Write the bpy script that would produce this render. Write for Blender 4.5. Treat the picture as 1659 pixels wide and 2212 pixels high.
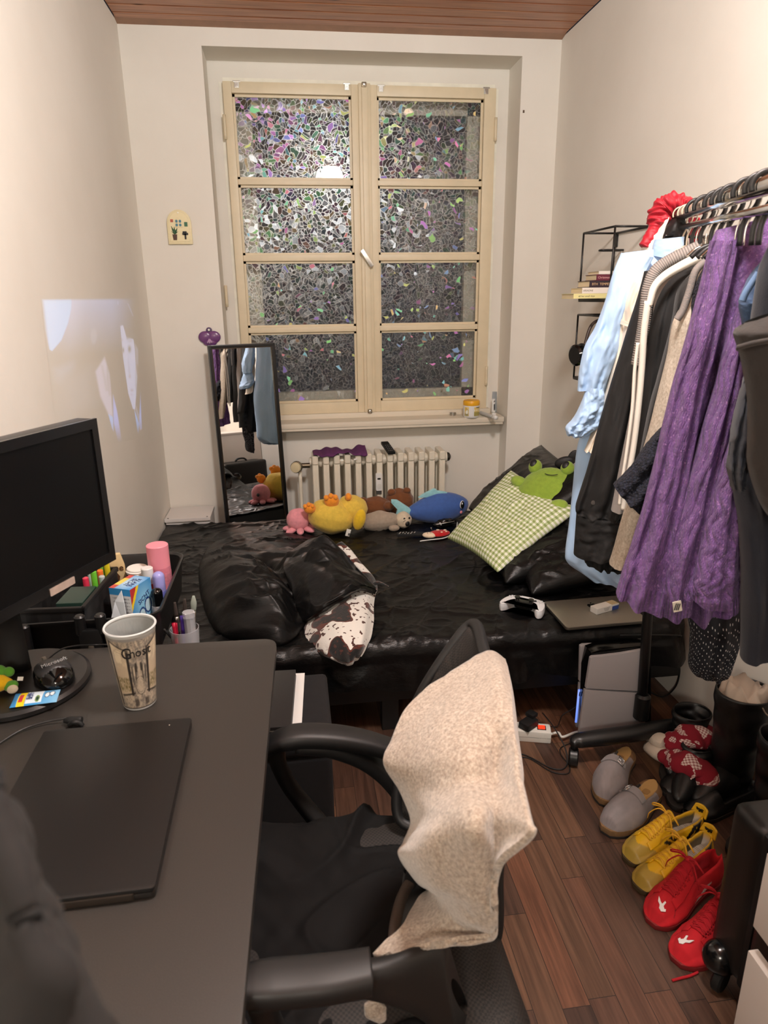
import bpy, bmesh, math, random
import numpy as np
from mathutils import Vector, Matrix, Euler
from math import sin, cos, pi, radians as R_
random.seed(7); np.random.seed(7)
S = bpy.context.scene
for o in list(bpy.data.objects): bpy.data.objects.remove(o, do_unlink=True)
C = S.collection

# ---------------------------------------------------------------- camera
CAM_F, YAW, PITCH, ROLL, CAM_Z = 1469.6, 0.12948, 0.30428, -0.01257, 1.48   # focal length in px of the 1659x2212 frame
_cy, _sy, _cp, _sp = cos(YAW), sin(YAW), cos(PITCH), sin(PITCH)
FW = Vector((_sy*_cp, _cy*_cp, -_sp)); _r = Vector((_cy, -_sy, 0)); _u = _r.cross(FW)
RT = _r*cos(ROLL)+_u*sin(ROLL); UP = -_r*sin(ROLL)+_u*cos(ROLL)
cam = bpy.data.cameras.new('camera'); camo = bpy.data.objects.new('camera', cam); C.objects.link(camo)
camo.matrix_world = Matrix(((RT.x, UP.x, -FW.x, 0), (RT.y, UP.y, -FW.y, 0), (RT.z, UP.z, -FW.z, CAM_Z), (0, 0, 0, 1)))
cam.sensor_fit = 'VERTICAL'; cam.sensor_height = 36; cam.lens = CAM_F/2212*36; cam.clip_start = .02
cam.dof.use_dof = True; cam.dof.focus_distance = 2.3; cam.dof.aperture_fstop = 7.0
S.camera = camo
def ray(px, py): return FW+RT*((px-829.5)/CAM_F)-UP*((py-1106)/CAM_F)
CAMP = Vector((0, 0, CAM_Z))
def AY(px, py, y): d = ray(px, py); return CAMP+d*(y/d.y)          # the point seen there at depth y
def AX(px, py, x): d = ray(px, py); return CAMP+d*(x/d.x)
def AZ(px, py, z): d = ray(px, py); return CAMP+d*((z-CAM_Z)/d.z)

# ---------------------------------------------------------------- light and exposure
S.view_settings.view_transform = 'Standard'; S.view_settings.look = 'None'
S.view_settings.exposure = 0.0; S.view_settings.gamma = 1; S.view_settings.use_curve_mapping = False
wd = bpy.data.worlds.new('night'); S.world = wd; wd.use_nodes = True
wd.node_tree.nodes['Background'].inputs[0].default_value = (.010, .012, .018, 1)
wd.node_tree.nodes['Background'].inputs[1].default_value = 1
def light(name, kind, loc, power, col, size=.1, aim=None):
    l = bpy.data.lights.new(name, kind); l.energy = power; l.color = col
    if kind == 'POINT': l.shadow_soft_size = size
    if kind == 'AREA': l.shape = 'DISK'; l.size = size
    o = bpy.data.objects.new(name, l); C.objects.link(o); o.location = loc
    if aim is not None: o.rotation_euler = (Vector(aim)-Vector(loc)).to_track_quat('-Z', 'Y').to_euler()
    return o
light('ceiling_lamp_light', 'POINT', (.45, .95, 2.585), 128, (1, .985, .955), .13)
light('hall_lamp_light', 'AREA', (-.60, -1.35, 1.95), 26, (1, .90, .78), .35, (.25, 1.2, .5))
light('street_lamp_light', 'POINT', AY(858, 786, 9.0), 8, (1, .75, .40), .12)
S.cycles.max_bounces = 8; S.cycles.diffuse_bounces = 4; S.cycles.glossy_bounces = 4
S.cycles.transmission_bounces = 6; S.cycles.transparent_max_bounces = 12
S.cycles.caustics_reflective = False; S.cycles.caustics_refractive = False
S.cycles.sample_clamp_indirect = 4; S.cycles.use_denoising = True

# ---------------------------------------------------------------- helpers: materials
def lin(c): return tuple(((x/255)/12.92 if x/255 <= .04045 else ((x/255+.055)/1.055)**2.4) for x in c)+(1,)
class NT:
    def __init__(s, name):
        s.m = bpy.data.materials.new(name); s.m.use_nodes = True; s.t = s.m.node_tree; s.n = s.t.nodes
        s.b = s.n['Principled BSDF']
    def node(s, t, **kw):
        n = s.n.new(t)
        for k, v in kw.items():
            if k.startswith('i_'):
                k = k[2:]; n.inputs[int(k) if k.isdigit() else k].default_value = v
            else: setattr(n, k, v)
        return n
    def link(s, a, b): s.t.links.new(a, b)
    def set(s, **kw):
        for k, v in kw.items(): s.b.inputs[k].default_value = v
    def coord(s, kind='Object', scale=(1, 1, 1), rot=(0, 0, 0), loc=(0, 0, 0)):
        c = s.node('ShaderNodeTexCoord'); m = s.node('ShaderNodeMapping')
        m.inputs['Scale'].default_value = scale; m.inputs['Rotation'].default_value = rot; m.inputs['Location'].default_value = loc
        s.link(c.outputs[kind], m.inputs['Vector']); return m.outputs[0]
    def ramp(s, fac, stops, interp='LINEAR'):
        r = s.node('ShaderNodeValToRGB'); r.color_ramp.interpolation = interp; e = r.color_ramp.elements
        while len(e) < len(stops): e.new(.5)
        for x, (p, c) in zip(e, stops): x.position = p; x.color = c
        s.link(fac, r.inputs[0]); return r.outputs[0]
    def mix(s, fac, a, b, mode='MIX'):
        m = s.node('ShaderNodeMix', data_type='RGBA', blend_type=mode)
        for sock, v in ((m.inputs[0], fac), (m.inputs[6], a), (m.inputs[7], b)):
            if hasattr(v, 'links') or hasattr(v, 'is_linked'): s.link(v, sock)
            else: sock.default_value = v
        return m.outputs[2]
    def math(s, op, a, b=None):
        m = s.node('ShaderNodeMath', operation=op)
        for sock, v in zip(m.inputs, (a, b)):
            if v is None: continue
            if hasattr(v, 'is_linked'): s.link(v, sock)
            else: sock.default_value = v
        return m.outputs[0]
    def bump(s, h, strength=.3, dist=.002):
        b = s.node('ShaderNodeBump'); b.inputs['Strength'].default_value = strength; b.inputs['Distance'].default_value = dist
        s.link(h, b.inputs['Height']); s.link(b.outputs[0], s.b.inputs['Normal'])
    def noise(s, vec, scale, detail=3, rough=.5):
        n = s.node('ShaderNodeTexNoise'); n.inputs['Scale'].default_value = scale; n.inputs['Detail'].default_value = detail
        n.inputs['Roughness'].default_value = rough
        if vec is not None: s.link(vec, n.inputs['Vector'])
        return n.outputs['Fac']
_mats = {}
def PM(name, col, rough=.5, metal=0, var=0, vscale=8, bump=0, bscale=200, bdist=.001, coat=0, sheen=0, spec=.5, coord='Object', trans=0, alpha=1, emit=None, estr=0):
    """plain surface with procedural colour variation and grain"""
    if name in _mats: return _mats[name]
    k = NT(name); c = lin(col)
    k.set(**{'Base Color': c, 'Roughness': rough, 'Metallic': metal, 'Coat Weight': coat, 'Sheen Weight': sheen, 'Specular IOR Level': spec, 'Transmission Weight': trans, 'Alpha': alpha})
    if emit: k.set(**{'Emission Color': lin(emit), 'Emission Strength': estr})
    if var or bump: v = k.coord(coord)
    if var:
        f = k.noise(v, vscale, 4, .6)
        lo = tuple(x*(1-var) for x in c[:3])+(1,); hi = tuple(min(1, x*(1+var)) for x in c[:3])+(1,)
        k.link(k.ramp(f, [(.3, lo), (.7, hi)]), k.b.inputs['Base Color'])
    if bump: k.bump(k.noise(v, bscale, 3), bump, bdist)
    _mats[name] = k.m; return k.m

# ---------------------------------------------------------------- helpers: objects
def thing(name, label, cat, loc=(0, 0, 0), rz=0, group=None):
    o = bpy.data.objects.new(name, None); C.objects.link(o); o.empty_display_size = .05
    o.location = loc; o.rotation_euler = (0, 0, rz); o['label'] = label; o['category'] = cat
    if group: o['group'] = group
    return o
def tag(o, label, cat, group=None, kind=None):
    if label: o['label'] = label
    if cat: o['category'] = cat
    if group: o['group'] = group
    if kind: o['kind'] = kind
    return o
def struct(o): o['kind'] = 'structure'; return o
def link(name, me, mat=None, parent=None, smooth=False):
    o = bpy.data.objects.new(name, me); C.objects.link(o)
    if mat is not None:
        for m in (mat if isinstance(mat, (list, tuple)) else [mat]): me.materials.append(m)
    if smooth:
        me.polygons.foreach_set('use_smooth', [True]*len(me.polygons))
    if parent is not None: o.parent = parent
    return o
def raw(name, vs, fs, mat=None, parent=None, smooth=False, world=True):
    """mesh from vertices and faces; with world=True the vertices are world points even under a parent"""
    if parent is not None and world:
        inv = PW(parent).inverted(); vs = [inv @ Vector(v) for v in vs]
    me = bpy.data.meshes.new(name); me.from_pydata([tuple(v) for v in vs], [], fs); me.update()
    return link(name, me, mat, parent, smooth)
def PW(o):
    m = Matrix.LocRotScale(o.location, o.rotation_euler, o.scale)
    return PW(o.parent) @ m if o.parent else m
def bmo(name, bm, mat=None, parent=None, smooth=False):
    me = bpy.data.meshes.new(name); bmesh.ops.recalc_face_normals(bm, faces=bm.faces[:]); bm.to_mesh(me); bm.free()
    return link(name, me, mat, parent, smooth)
def auto(o, ang=40):
    """smooth shading with hard edges above the angle"""
    me = o.data; bm = bmesh.new(); bm.from_mesh(me)
    for e in bm.edges:
        e.smooth = not (len(e.link_faces) == 2 and e.calc_face_angle(0) > R_(ang))
    for f in bm.faces: f.smooth = True
    bm.to_mesh(me); bm.free(); return o
def badd(bm, size, loc=(0, 0, 0), rot=(0, 0, 0), bev=0, seg=2):
    """add a (bevelled) box"""
    t = bmesh.new(); bmesh.ops.create_cube(t, size=1)
    bmesh.ops.scale(t, vec=size, verts=t.verts[:])
    if bev: bmesh.ops.bevel(t, geom=t.edges[:], offset=bev, segments=seg, profile=.7, affect='EDGES')
    M_ = Matrix.Translation(loc) @ Euler(rot).to_matrix().to_4x4(); t.transform(M_)
    me = bpy.data.meshes.new('t'); t.to_mesh(me); t.free(); bm.from_mesh(me); bpy.data.meshes.remove(me)
def box(name, size, loc=(0, 0, 0), rot=(0, 0, 0), mat=None, parent=None, bev=0, seg=2, smooth=None):
    bm = bmesh.new(); badd(bm, size, (0, 0, 0), (0, 0, 0), bev, seg)
    o = bmo(name, bm, mat, parent); o.location = loc; o.rotation_euler = rot
    if bev: auto(o, 50)
    return o
def cr(pts, n, closed=False):
    """Catmull-Rom curve through the points, n samples"""
    P = np.array([list(p) for p in pts], float); m = len(P)
    if closed: Q = np.vstack([P[-1:], P, P[:2]]); segs = m
    else: Q = np.vstack([2*P[:1]-P[1:2], P, 2*P[-1:]-P[-2:-1]]); segs = m-1
    t = np.linspace(0, segs, n, endpoint=not closed); i = np.minimum(t.astype(int), segs-1); f = (t-i)[:, None]
    a, b, c, d = Q[i], Q[i+1], Q[i+2], Q[i+3]
    return .5*((2*b)+(-a+c)*f+(2*a-5*b+4*c-d)*f*f+(-a+3*b-3*c+d)*f**3)
def grid_mesh(name, G, mat=None, parent=None, cu=False, cv=False, thick=0, uv=True, smooth=True, cap=False, sub=0, off=0):
    """surface through a grid of world points G[nu][nv]; cu / cv close it"""
    G = np.asarray(G, float); nu, nv = G.shape[:2]
    inv = PW(parent).inverted() if parent is not None else Matrix()
    V = [inv @ Vector(p) for p in G.reshape(-1, 3)]
    F = []; UVs = []
    for i in range(nu if cu else nu-1):
        for j in range(nv if cv else nv-1):
            i2, j2 = (i+1) % nu, (j+1) % nv
            F.append((i*nv+j, i2*nv+j, i2*nv+j2, i*nv+j2))
            UVs += [(i/(nu-1), j/(nv-1)), ((i+1)/(nu-1), j/(nv-1)), ((i+1)/(nu-1), (j+1)/(nv-1)), (i/(nu-1), (j+1)/(nv-1))]
    ncap = 0
    if cap:   # close the two u ends of a v-closed tube
        F.append(tuple(range(nv))); F.append(tuple((nu-1)*nv+j for j in reversed(range(nv)))); ncap = 2
    me = bpy.data.meshes.new(name); me.from_pydata([tuple(v) for v in V], [], F); me.update()
    if uv:
        l = me.uv_layers.new(name='UVMap'); flat = [c for p in UVs for c in p]
        flat += [0]*(2*len(me.loops)-len(flat)); l.data.foreach_set('uv', flat)
    o = link(name, me, mat, parent, smooth)
    if thick:
        s = o.modifiers.new('thickness', 'SOLIDIFY'); s.thickness = thick; s.offset = off
    if sub:
        s = o.modifiers.new('smooth', 'SUBSURF'); s.levels = s.render_levels = sub
    return o
def up_grid(ctrl, nu, nv, cu=False, cv=False):
    """bicubic upsampling of a control grid"""
    A = np.array([[list(p) for p in r] for r in ctrl], float)
    B = np.stack([cr(A[:, j], nu, cu) for j in range(A.shape[1])], 1)
    return np.stack([cr(B[i], nv, cv) for i in range(nu)], 0)
def tube(name, pts, r, mat=None, parent=None, n=40, seg=10, closed=False, flat=None, straight=False):
    """round (or flat) rod along a curve; r a number or a list along the points"""
    if straight: P = np.array([list(p) for p in pts], float); n = len(P)
    else: P = cr(pts, n, closed)
    rr = np.interp(np.linspace(0, 1, n), np.linspace(0, 1, len(r)), r) if isinstance(r, (list, tuple)) else np.full(n, r)
    G = []; up = None
    for i in range(n):
        a = P[(i-1) % n] if (closed or i > 0) else P[i]; b = P[(i+1) % n] if (closed or i < n-1) else P[i]
        t = Vector(b-a).normalized()
        if up is None:
            up = Vector((0, 0, 1)) if abs(t.z) < .9 else Vector((0, 1, 0))
        s = t.cross(up).normalized(); up = s.cross(t).normalized()
        fl = flat or 1
        G.append([tuple(Vector(P[i])+float(rr[i])*(s*cos(k*2*pi/seg)+up*fl*sin(k*2*pi/seg))) for k in range(seg)])
    return grid_mesh(name, G, mat, parent, cu=closed, cv=True, cap=not closed, uv=False)
def lathe(name, prof, mat=None, parent=None, loc=(0, 0, 0), rot=(0, 0, 0), seg=32, ang=35, scale=(1, 1, 1)):
    """turned shape from (radius, height) pairs"""
    V = []; F = []; n = len(prof)
    for k in range(seg):
        a = k*2*pi/seg
        for r, z in prof: V.append((r*cos(a)*scale[0], r*sin(a)*scale[1], z*scale[2]))
    for k in range(seg):
        for j in range(n-1):
            a, b = k*n+j, ((k+1) % seg)*n+j; F.append((a, b, b+1, a+1))
    bm = bmesh.new(); me = bpy.data.meshes.new('t'); me.from_pydata(V, [], F); bm.from_mesh(me); bpy.data.meshes.remove(me)
    bmesh.ops.remove_doubles(bm, verts=bm.verts[:], dist=1e-6)
    o = bmo(name, bm, mat, parent); o.location = loc; o.rotation_euler = rot
    return auto(o, ang)
def cyl(name, r, h, mat=None, parent=None, loc=(0, 0, 0), rot=(0, 0, 0), seg=24, bev=0):
    b = min(bev, r*.9)
    p = [(0, 0), (r-b, 0), (r, b), (r, h-b), (r-b, h), (0, h)] if b else [(0, 0), (r, 0), (r, h), (0, h)]
    return lathe(name, p, mat, parent, loc, rot, seg)
def blob(name, size, loc, rot=(0, 0, 0), mat=None, parent=None, nz=.0, nf=3., seg=28, fn=None, world=True):
    """soft stuffed shape: an ellipsoid, optionally reshaped by fn(unit vector) and gentle lumps"""
    bm = bmesh.new(); bmesh.ops.create_uvsphere(bm, u_segments=seg, v_segments=max(8, seg*2//3), radius=1)
    for v in bm.verts:
        d = v.co.copy()
        q = fn(d) if fn else d
        k = 1+nz*(sin(nf*d.x*2+1)+sin(nf*d.y*2.3+2)+sin(nf*d.z*2.7))
        v.co = Vector((q[0]*size[0]*k, q[1]*size[1]*k, q[2]*size[2]*k))
    me = bpy.data.meshes.new(name); bm.to_mesh(me); bm.free()
    o = link(name, me, mat, parent, True)
    mw = Matrix.Translation(loc) @ Euler(rot).to_matrix().to_4x4()
    if parent is not None and world: mw = PW(parent).inverted() @ mw
    o.matrix_local = mw if parent is not None else mw
    return o
def prism(name, outline, axis_u, axis_v, origin, depth, mat=None, parent=None, bev=0):
    """a flat outline (u,v) given real thickness along u x v, centred on origin"""
    U, Vv = Vector(axis_u).normalized(), Vector(axis_v).normalized(); N = U.cross(Vv).normalized(); O = Vector(origin)
    bm = bmesh.new(); inv = PW(parent).inverted() if parent is not None else Matrix()
    vs = [bm.verts.new(inv @ (O+U*a+Vv*b-N*depth/2)) for a, b in outline]
    f = bm.faces.new(vs); r = bmesh.ops.extrude_face_region(bm, geom=[f])
    nn = inv.to_3x3() @ (N*depth)
    bmesh.ops.translate(bm, vec=nn, verts=[g for g in r['geom'] if isinstance(g, bmesh.types.BMVert)])
    if bev: bmesh.ops.bevel(bm, geom=[e for e in bm.edges if e.calc_face_angle(0) > 1], offset=bev, segments=2, profile=.7, affect='EDGES')
    bmesh.ops.triangulate(bm, faces=[f for f in bm.faces if len(f.verts) > 4])
    o = bmo(name, bm, mat, parent); return auto(o, 40)
def rrect(w, h, r, n=6, cx=0, cy=0):
    P = []
    for k, (sx, sy) in enumerate(((1, 1), (-1, 1), (-1, -1), (1, -1))):
        for i in range(n+1):
            a = k*pi/2+i*pi/2/n; P.append((cx+sx*(w/2-r)+r*cos(a), cy+sy*(h/2-r)+r*sin(a)))
    return P
def text(name, s, size, loc, u, v, mat, parent=None, depth=.0006, align='CENTER', xs=1, shear=0):
    """raised lettering, its baseline along u and its height along v (world directions)"""
    cu = bpy.data.curves.new(name, 'FONT'); cu.body = s; cu.size = size; cu.extrude = depth; cu.align_x = align; cu.align_y = 'CENTER'; cu.shear = shear
    cu.resolution_u = 3
    t = bpy.data.objects.new('t', cu); C.objects.link(t)
    dg = bpy.context.evaluated_depsgraph_get(); me = bpy.data.meshes.new_from_object(t.evaluated_get(dg)); bpy.data.objects.remove(t)
    me.name = name; o = link(name, me, mat, parent)
    U, V_ = Vector(u).normalized(), Vector(v).normalized(); N = U.cross(V_).normalized(); V_ = N.cross(U)
    m = Matrix(((U.x*xs, V_.x, N.x, loc[0]), (U.y*xs, V_.y, N.y, loc[1]), (U.z*xs, V_.z, N.z, loc[2]), (0, 0, 0, 1)))
    if parent is not None: m = PW(parent).inverted() @ m
    o.matrix_local = m; return o
def dup(root, loc=None, rz=None, label=None, group=None):
    """a copy of a thing with copies of its parts and sub-parts"""
    r = root.copy(); C.objects.link(r)
    if loc is not None: r.location = loc
    if rz is not None: r.rotation_euler = (0, 0, rz)
    if label: r['label'] = label
    if group: r['group'] = group
    for ch in list(root.children):
        c = ch.copy(); C.objects.link(c); c.parent = r
        for g in list(ch.children):
            d = g.copy(); C.objects.link(d); d.parent = c
    return r
def vnoise(x, y, seed=0):
    """smooth 2-d value noise, about -1..1 (vectorised)"""
    rs = np.random.RandomState(seed); T = rs.rand(64, 64)*2-1
    xi = np.floor(x).astype(int); yi = np.floor(y).astype(int); fx = x-xi; fy = y-yi
    fx = fx*fx*(3-2*fx); fy = fy*fy*(3-2*fy)
    g = lambda a, b: T[a % 64, b % 64]
    return (g(xi, yi)*(1-fx)+g(xi+1, yi)*fx)*(1-fy)+(g(xi, yi+1)*(1-fx)+g(xi+1, yi+1)*fx)*fy
def fbm(x, y, seed=0, oct=4):
    s = 0; a = 1
    for k in range(oct): s = s+a*vnoise(x*2**k+k*7.3, y*2**k+k*3.1, seed+k); a *= .5
    return s
# ================================================================ the room
XL, XR, YB, YF, ZC = -.704, 1.393, 3.72, -2.3, 2.686
NL, NR, NT_Z, NY = -.339, 1.196, 2.603, 3.925      # the window niche
k = NT('wall_plaster'); v = k.coord()
k.link(k.ramp(k.noise(v, 1.7, 5, .6), [(.3, lin((228, 222, 212))), (.7, lin((235, 230, 221)))]), k.b.inputs['Base Color'])
k.set(Roughness=.75); k.b.inputs['Specular IOR Level'].default_value = .3
k.bump(k.noise(v, 42, 5, .6), .12, .004); WALL = k.m
def quads(name, qs, mat):
    V = []; F = []
    for q in qs:
        F.append(tuple(range(len(V), len(V)+4))); V += q
    return struct(raw(name, V, F, mat))
def slab(name, a, b, mat): return struct(box(name, [abs(a[i]-b[i]) for i in range(3)], [(a[i]+b[i])/2 for i in range(3)], mat=mat))
slab('wall_left', (XL-.1, YF, 0), (XL, YB+.3, ZC), WALL)
slab('wall_right', (XR, YF, 0), (XR+.1, YB+.3, ZC), WALL)
slab('wall_front', (XL, YF-.1, 0), (XR, YF, ZC), WALL)
bm = bmesh.new()
def bx3(bm, a, b): badd(bm, [abs(a[i]-b[i]) for i in range(3)], [(a[i]+b[i])/2 for i in range(3)])
bx3(bm, (XL, YB, 0), (NL, NY, ZC)); bx3(bm, (NR, YB, 0), (XR, NY, ZC)); bx3(bm, (NL, YB, NT_Z), (NR, NY, ZC))
SL, SR, ST, SB = -.268, 1.12, 2.512, .857
bx3(bm, (XL, NY, 0), (SL, NY+.3, ZC)); bx3(bm, (SR, NY, 0), (XR, NY+.3, ZC)); bx3(bm, (SL, NY, ST), (SR, NY+.3, ZC)); bx3(bm, (SL, NY, 0), (SR, NY+.3, SB-.01))
bx3(bm, (NL, YB+.13, 0), (NR, NY, .80))
struct(bmo('wall_back', bm, WALL))
# floor: dark walnut laminate strips along the room
k = NT('laminate'); co = k.node('ShaderNodeTexCoord')
sep = k.node('ShaderNodeSeparateXYZ'); k.link(co.outputs['Object'], sep.inputs[0])
PWD = .064
row = k.math('FLOOR', k.math('DIVIDE', sep.outputs[0], PWD))
wn = k.node('ShaderNodeTexWhiteNoise', noise_dimensions='1D'); k.link(row, wn.inputs['W'])
ys = k.math('ADD', k.math('DIVIDE', sep.outputs[1], .46), k.math('MULTIPLY', wn.outputs['Value'], 7.3))
cell = k.math('FLOOR', ys)
cmb = k.node('ShaderNodeCombineXYZ'); k.link(row, cmb.inputs[0]); k.link(cell, cmb.inputs[1])
wn2 = k.node('ShaderNodeTexWhiteNoise', noise_dimensions='2D'); k.link(cmb.outputs[0], wn2.inputs['Vector'])
base = k.ramp(wn2.outputs['Value'], [(0, lin((64, 46, 38))), (.35, lin((82, 60, 48))), (.6, lin((98, 72, 54))), (.8, lin((106, 72, 54))), (1, lin((76, 56, 47)))])
mp = k.node('ShaderNodeMapping'); mp.inputs['Scale'].default_value = (55, 2.2, 1); k.link(co.outputs['Object'], mp.inputs['Vector'])
ofs = k.node('ShaderNodeVectorMath', operation='ADD'); k.link(mp.outputs[0], ofs.inputs[0])
sc = k.node('ShaderNodeVectorMath', operation='SCALE'); k.link(wn2.outputs['Color'], sc.inputs[0]); sc.inputs['Scale'].default_value = 40; k.link(sc.outputs[0], ofs.inputs[1])
g = k.noise(ofs.outputs[0], 1.4, 6, .65)
col = k.mix(k.ramp(g, [(.35, (0, 0, 0, 1)), (.68, (1, 1, 1, 1))]), k.mix(1, base, (.60, .56, .54, 1), 'MULTIPLY'), k.mix(1, base, (1.45, 1.42, 1.38, 1), 'MULTIPLY'))
fx = k.math('FRACT', k.math('DIVIDE', sep.outputs[0], PWD)); fy = k.math('FRACT', ys)
gap = k.math('MINIMUM', k.math('MINIMUM', fx, k.math('SUBTRACT', 1, fx)), k.math('MULTIPLY', k.math('MINIMUM', fy, k.math('SUBTRACT', 1, fy)), 7))
col = k.mix(k.math('LESS_THAN', gap, .012), col, (.012, .008, .006, 1))
k.link(col, k.b.inputs['Base Color']); k.set(Roughness=.42); k.bump(g, .08, .001)
fo = struct(raw('floor', [(XL, YF, 0), (XR, YF, 0), (XR, NY+.1, 0), (XL, NY+.1, 0), (XL, YF, -.05), (XR, YF, -.05), (XR, NY+.1, -.05), (XL, NY+.1, -.05)], [(0, 1, 2, 3), (7, 6, 5, 4)], k.m))
# ceiling: varnished pine boards across the room
k = NT('pine_boards'); co = k.node('ShaderNodeTexCoord'); sep = k.node('ShaderNodeSeparateXYZ'); k.link(co.outputs['Object'], sep.inputs[0])
row = k.math('FLOOR', k.math('DIVIDE', sep.outputs[1], .09)); wn = k.node('ShaderNodeTexWhiteNoise', noise_dimensions='1D'); k.link(row, wn.inputs['W'])
mp = k.node('ShaderNodeMapping'); mp.inputs['Scale'].default_value = (1.6, 34, 1); k.link(co.outputs['Object'], mp.inputs['Vector'])
cb = k.node('ShaderNodeCombineXYZ'); k.link(k.math('MULTIPLY', wn.outputs['Value'], 50), cb.inputs[0])
ad = k.node('ShaderNodeVectorMath', operation='ADD'); k.link(mp.outputs[0], ad.inputs[0]); k.link(cb.outputs[0], ad.inputs[1])
g = k.noise(ad.outputs[0], 2.2, 5, .6)
vo = k.node('ShaderNodeTexVoronoi'); mp2 = k.node('ShaderNodeMapping'); mp2.inputs['Scale'].default_value = (3.5, 14, 1); k.link(co.outputs['Object'], mp2.inputs['Vector']); k.link(mp2.outputs[0], vo.inputs['Vector'])
vo.inputs['Scale'].default_value = 1
knot = k.ramp(vo.outputs['Distance'], [(.05, (0, 0, 0, 1)), (.13, (1, 1, 1, 1))])
c1 = k.ramp(g, [(.3, lin((146, 94, 68))), (.5, lin((176, 120, 88))), (.72, lin((202, 146, 108)))])
c1 = k.mix(k.math('MULTIPLY', wn.outputs['Value'], .35), c1, lin((150, 92, 66)))
k.link(k.mix(knot, lin((70, 40, 26)), c1), k.b.inputs['Base Color']); k.set(Roughness=.38); k.bump(g, .1, .001)
PINE = k.m
bm = bmesh.new(); y = YF
edges = [3.72-.012]
yy = 3.700
while yy > YF:
    y0 = max(yy-.086, YF); badd(bm, (XR-XL, yy-y0, .02), ((XL+XR)/2, (yy+y0)/2, ZC+.012), bev=.005, seg=1); yy -= .0895
badd(bm, (XR-XL, .3-.0, .02), ((XL+XR)/2, YB+.13, ZC+.03)); badd(bm, (XR-XL, YB-YF+.3, .02), ((XL+XR)/2, (YB+YF+.3)/2, ZC+.045))
ce = struct(bmo('ceiling', bm, PINE))
# narrow cove board along the window wall
t1 = struct(raw('trim_1', [(XL, 3.66, ZC+.004), (XR, 3.66, ZC+.004), (XR, YB, ZC-.008), (XL, YB, ZC-.008), (XL, 3.66, ZC+.012), (XR, 3.66, ZC+.012), (XR, YB, ZC+.012), (XL, YB, ZC+.012)],
          [(0, 3, 2, 1), (0, 1, 5, 4), (3, 7, 6, 2), (4, 5, 6, 7)], PM('pine_cove', (150, 112, 88), .5, var=.12, vscale=14)))
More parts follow.
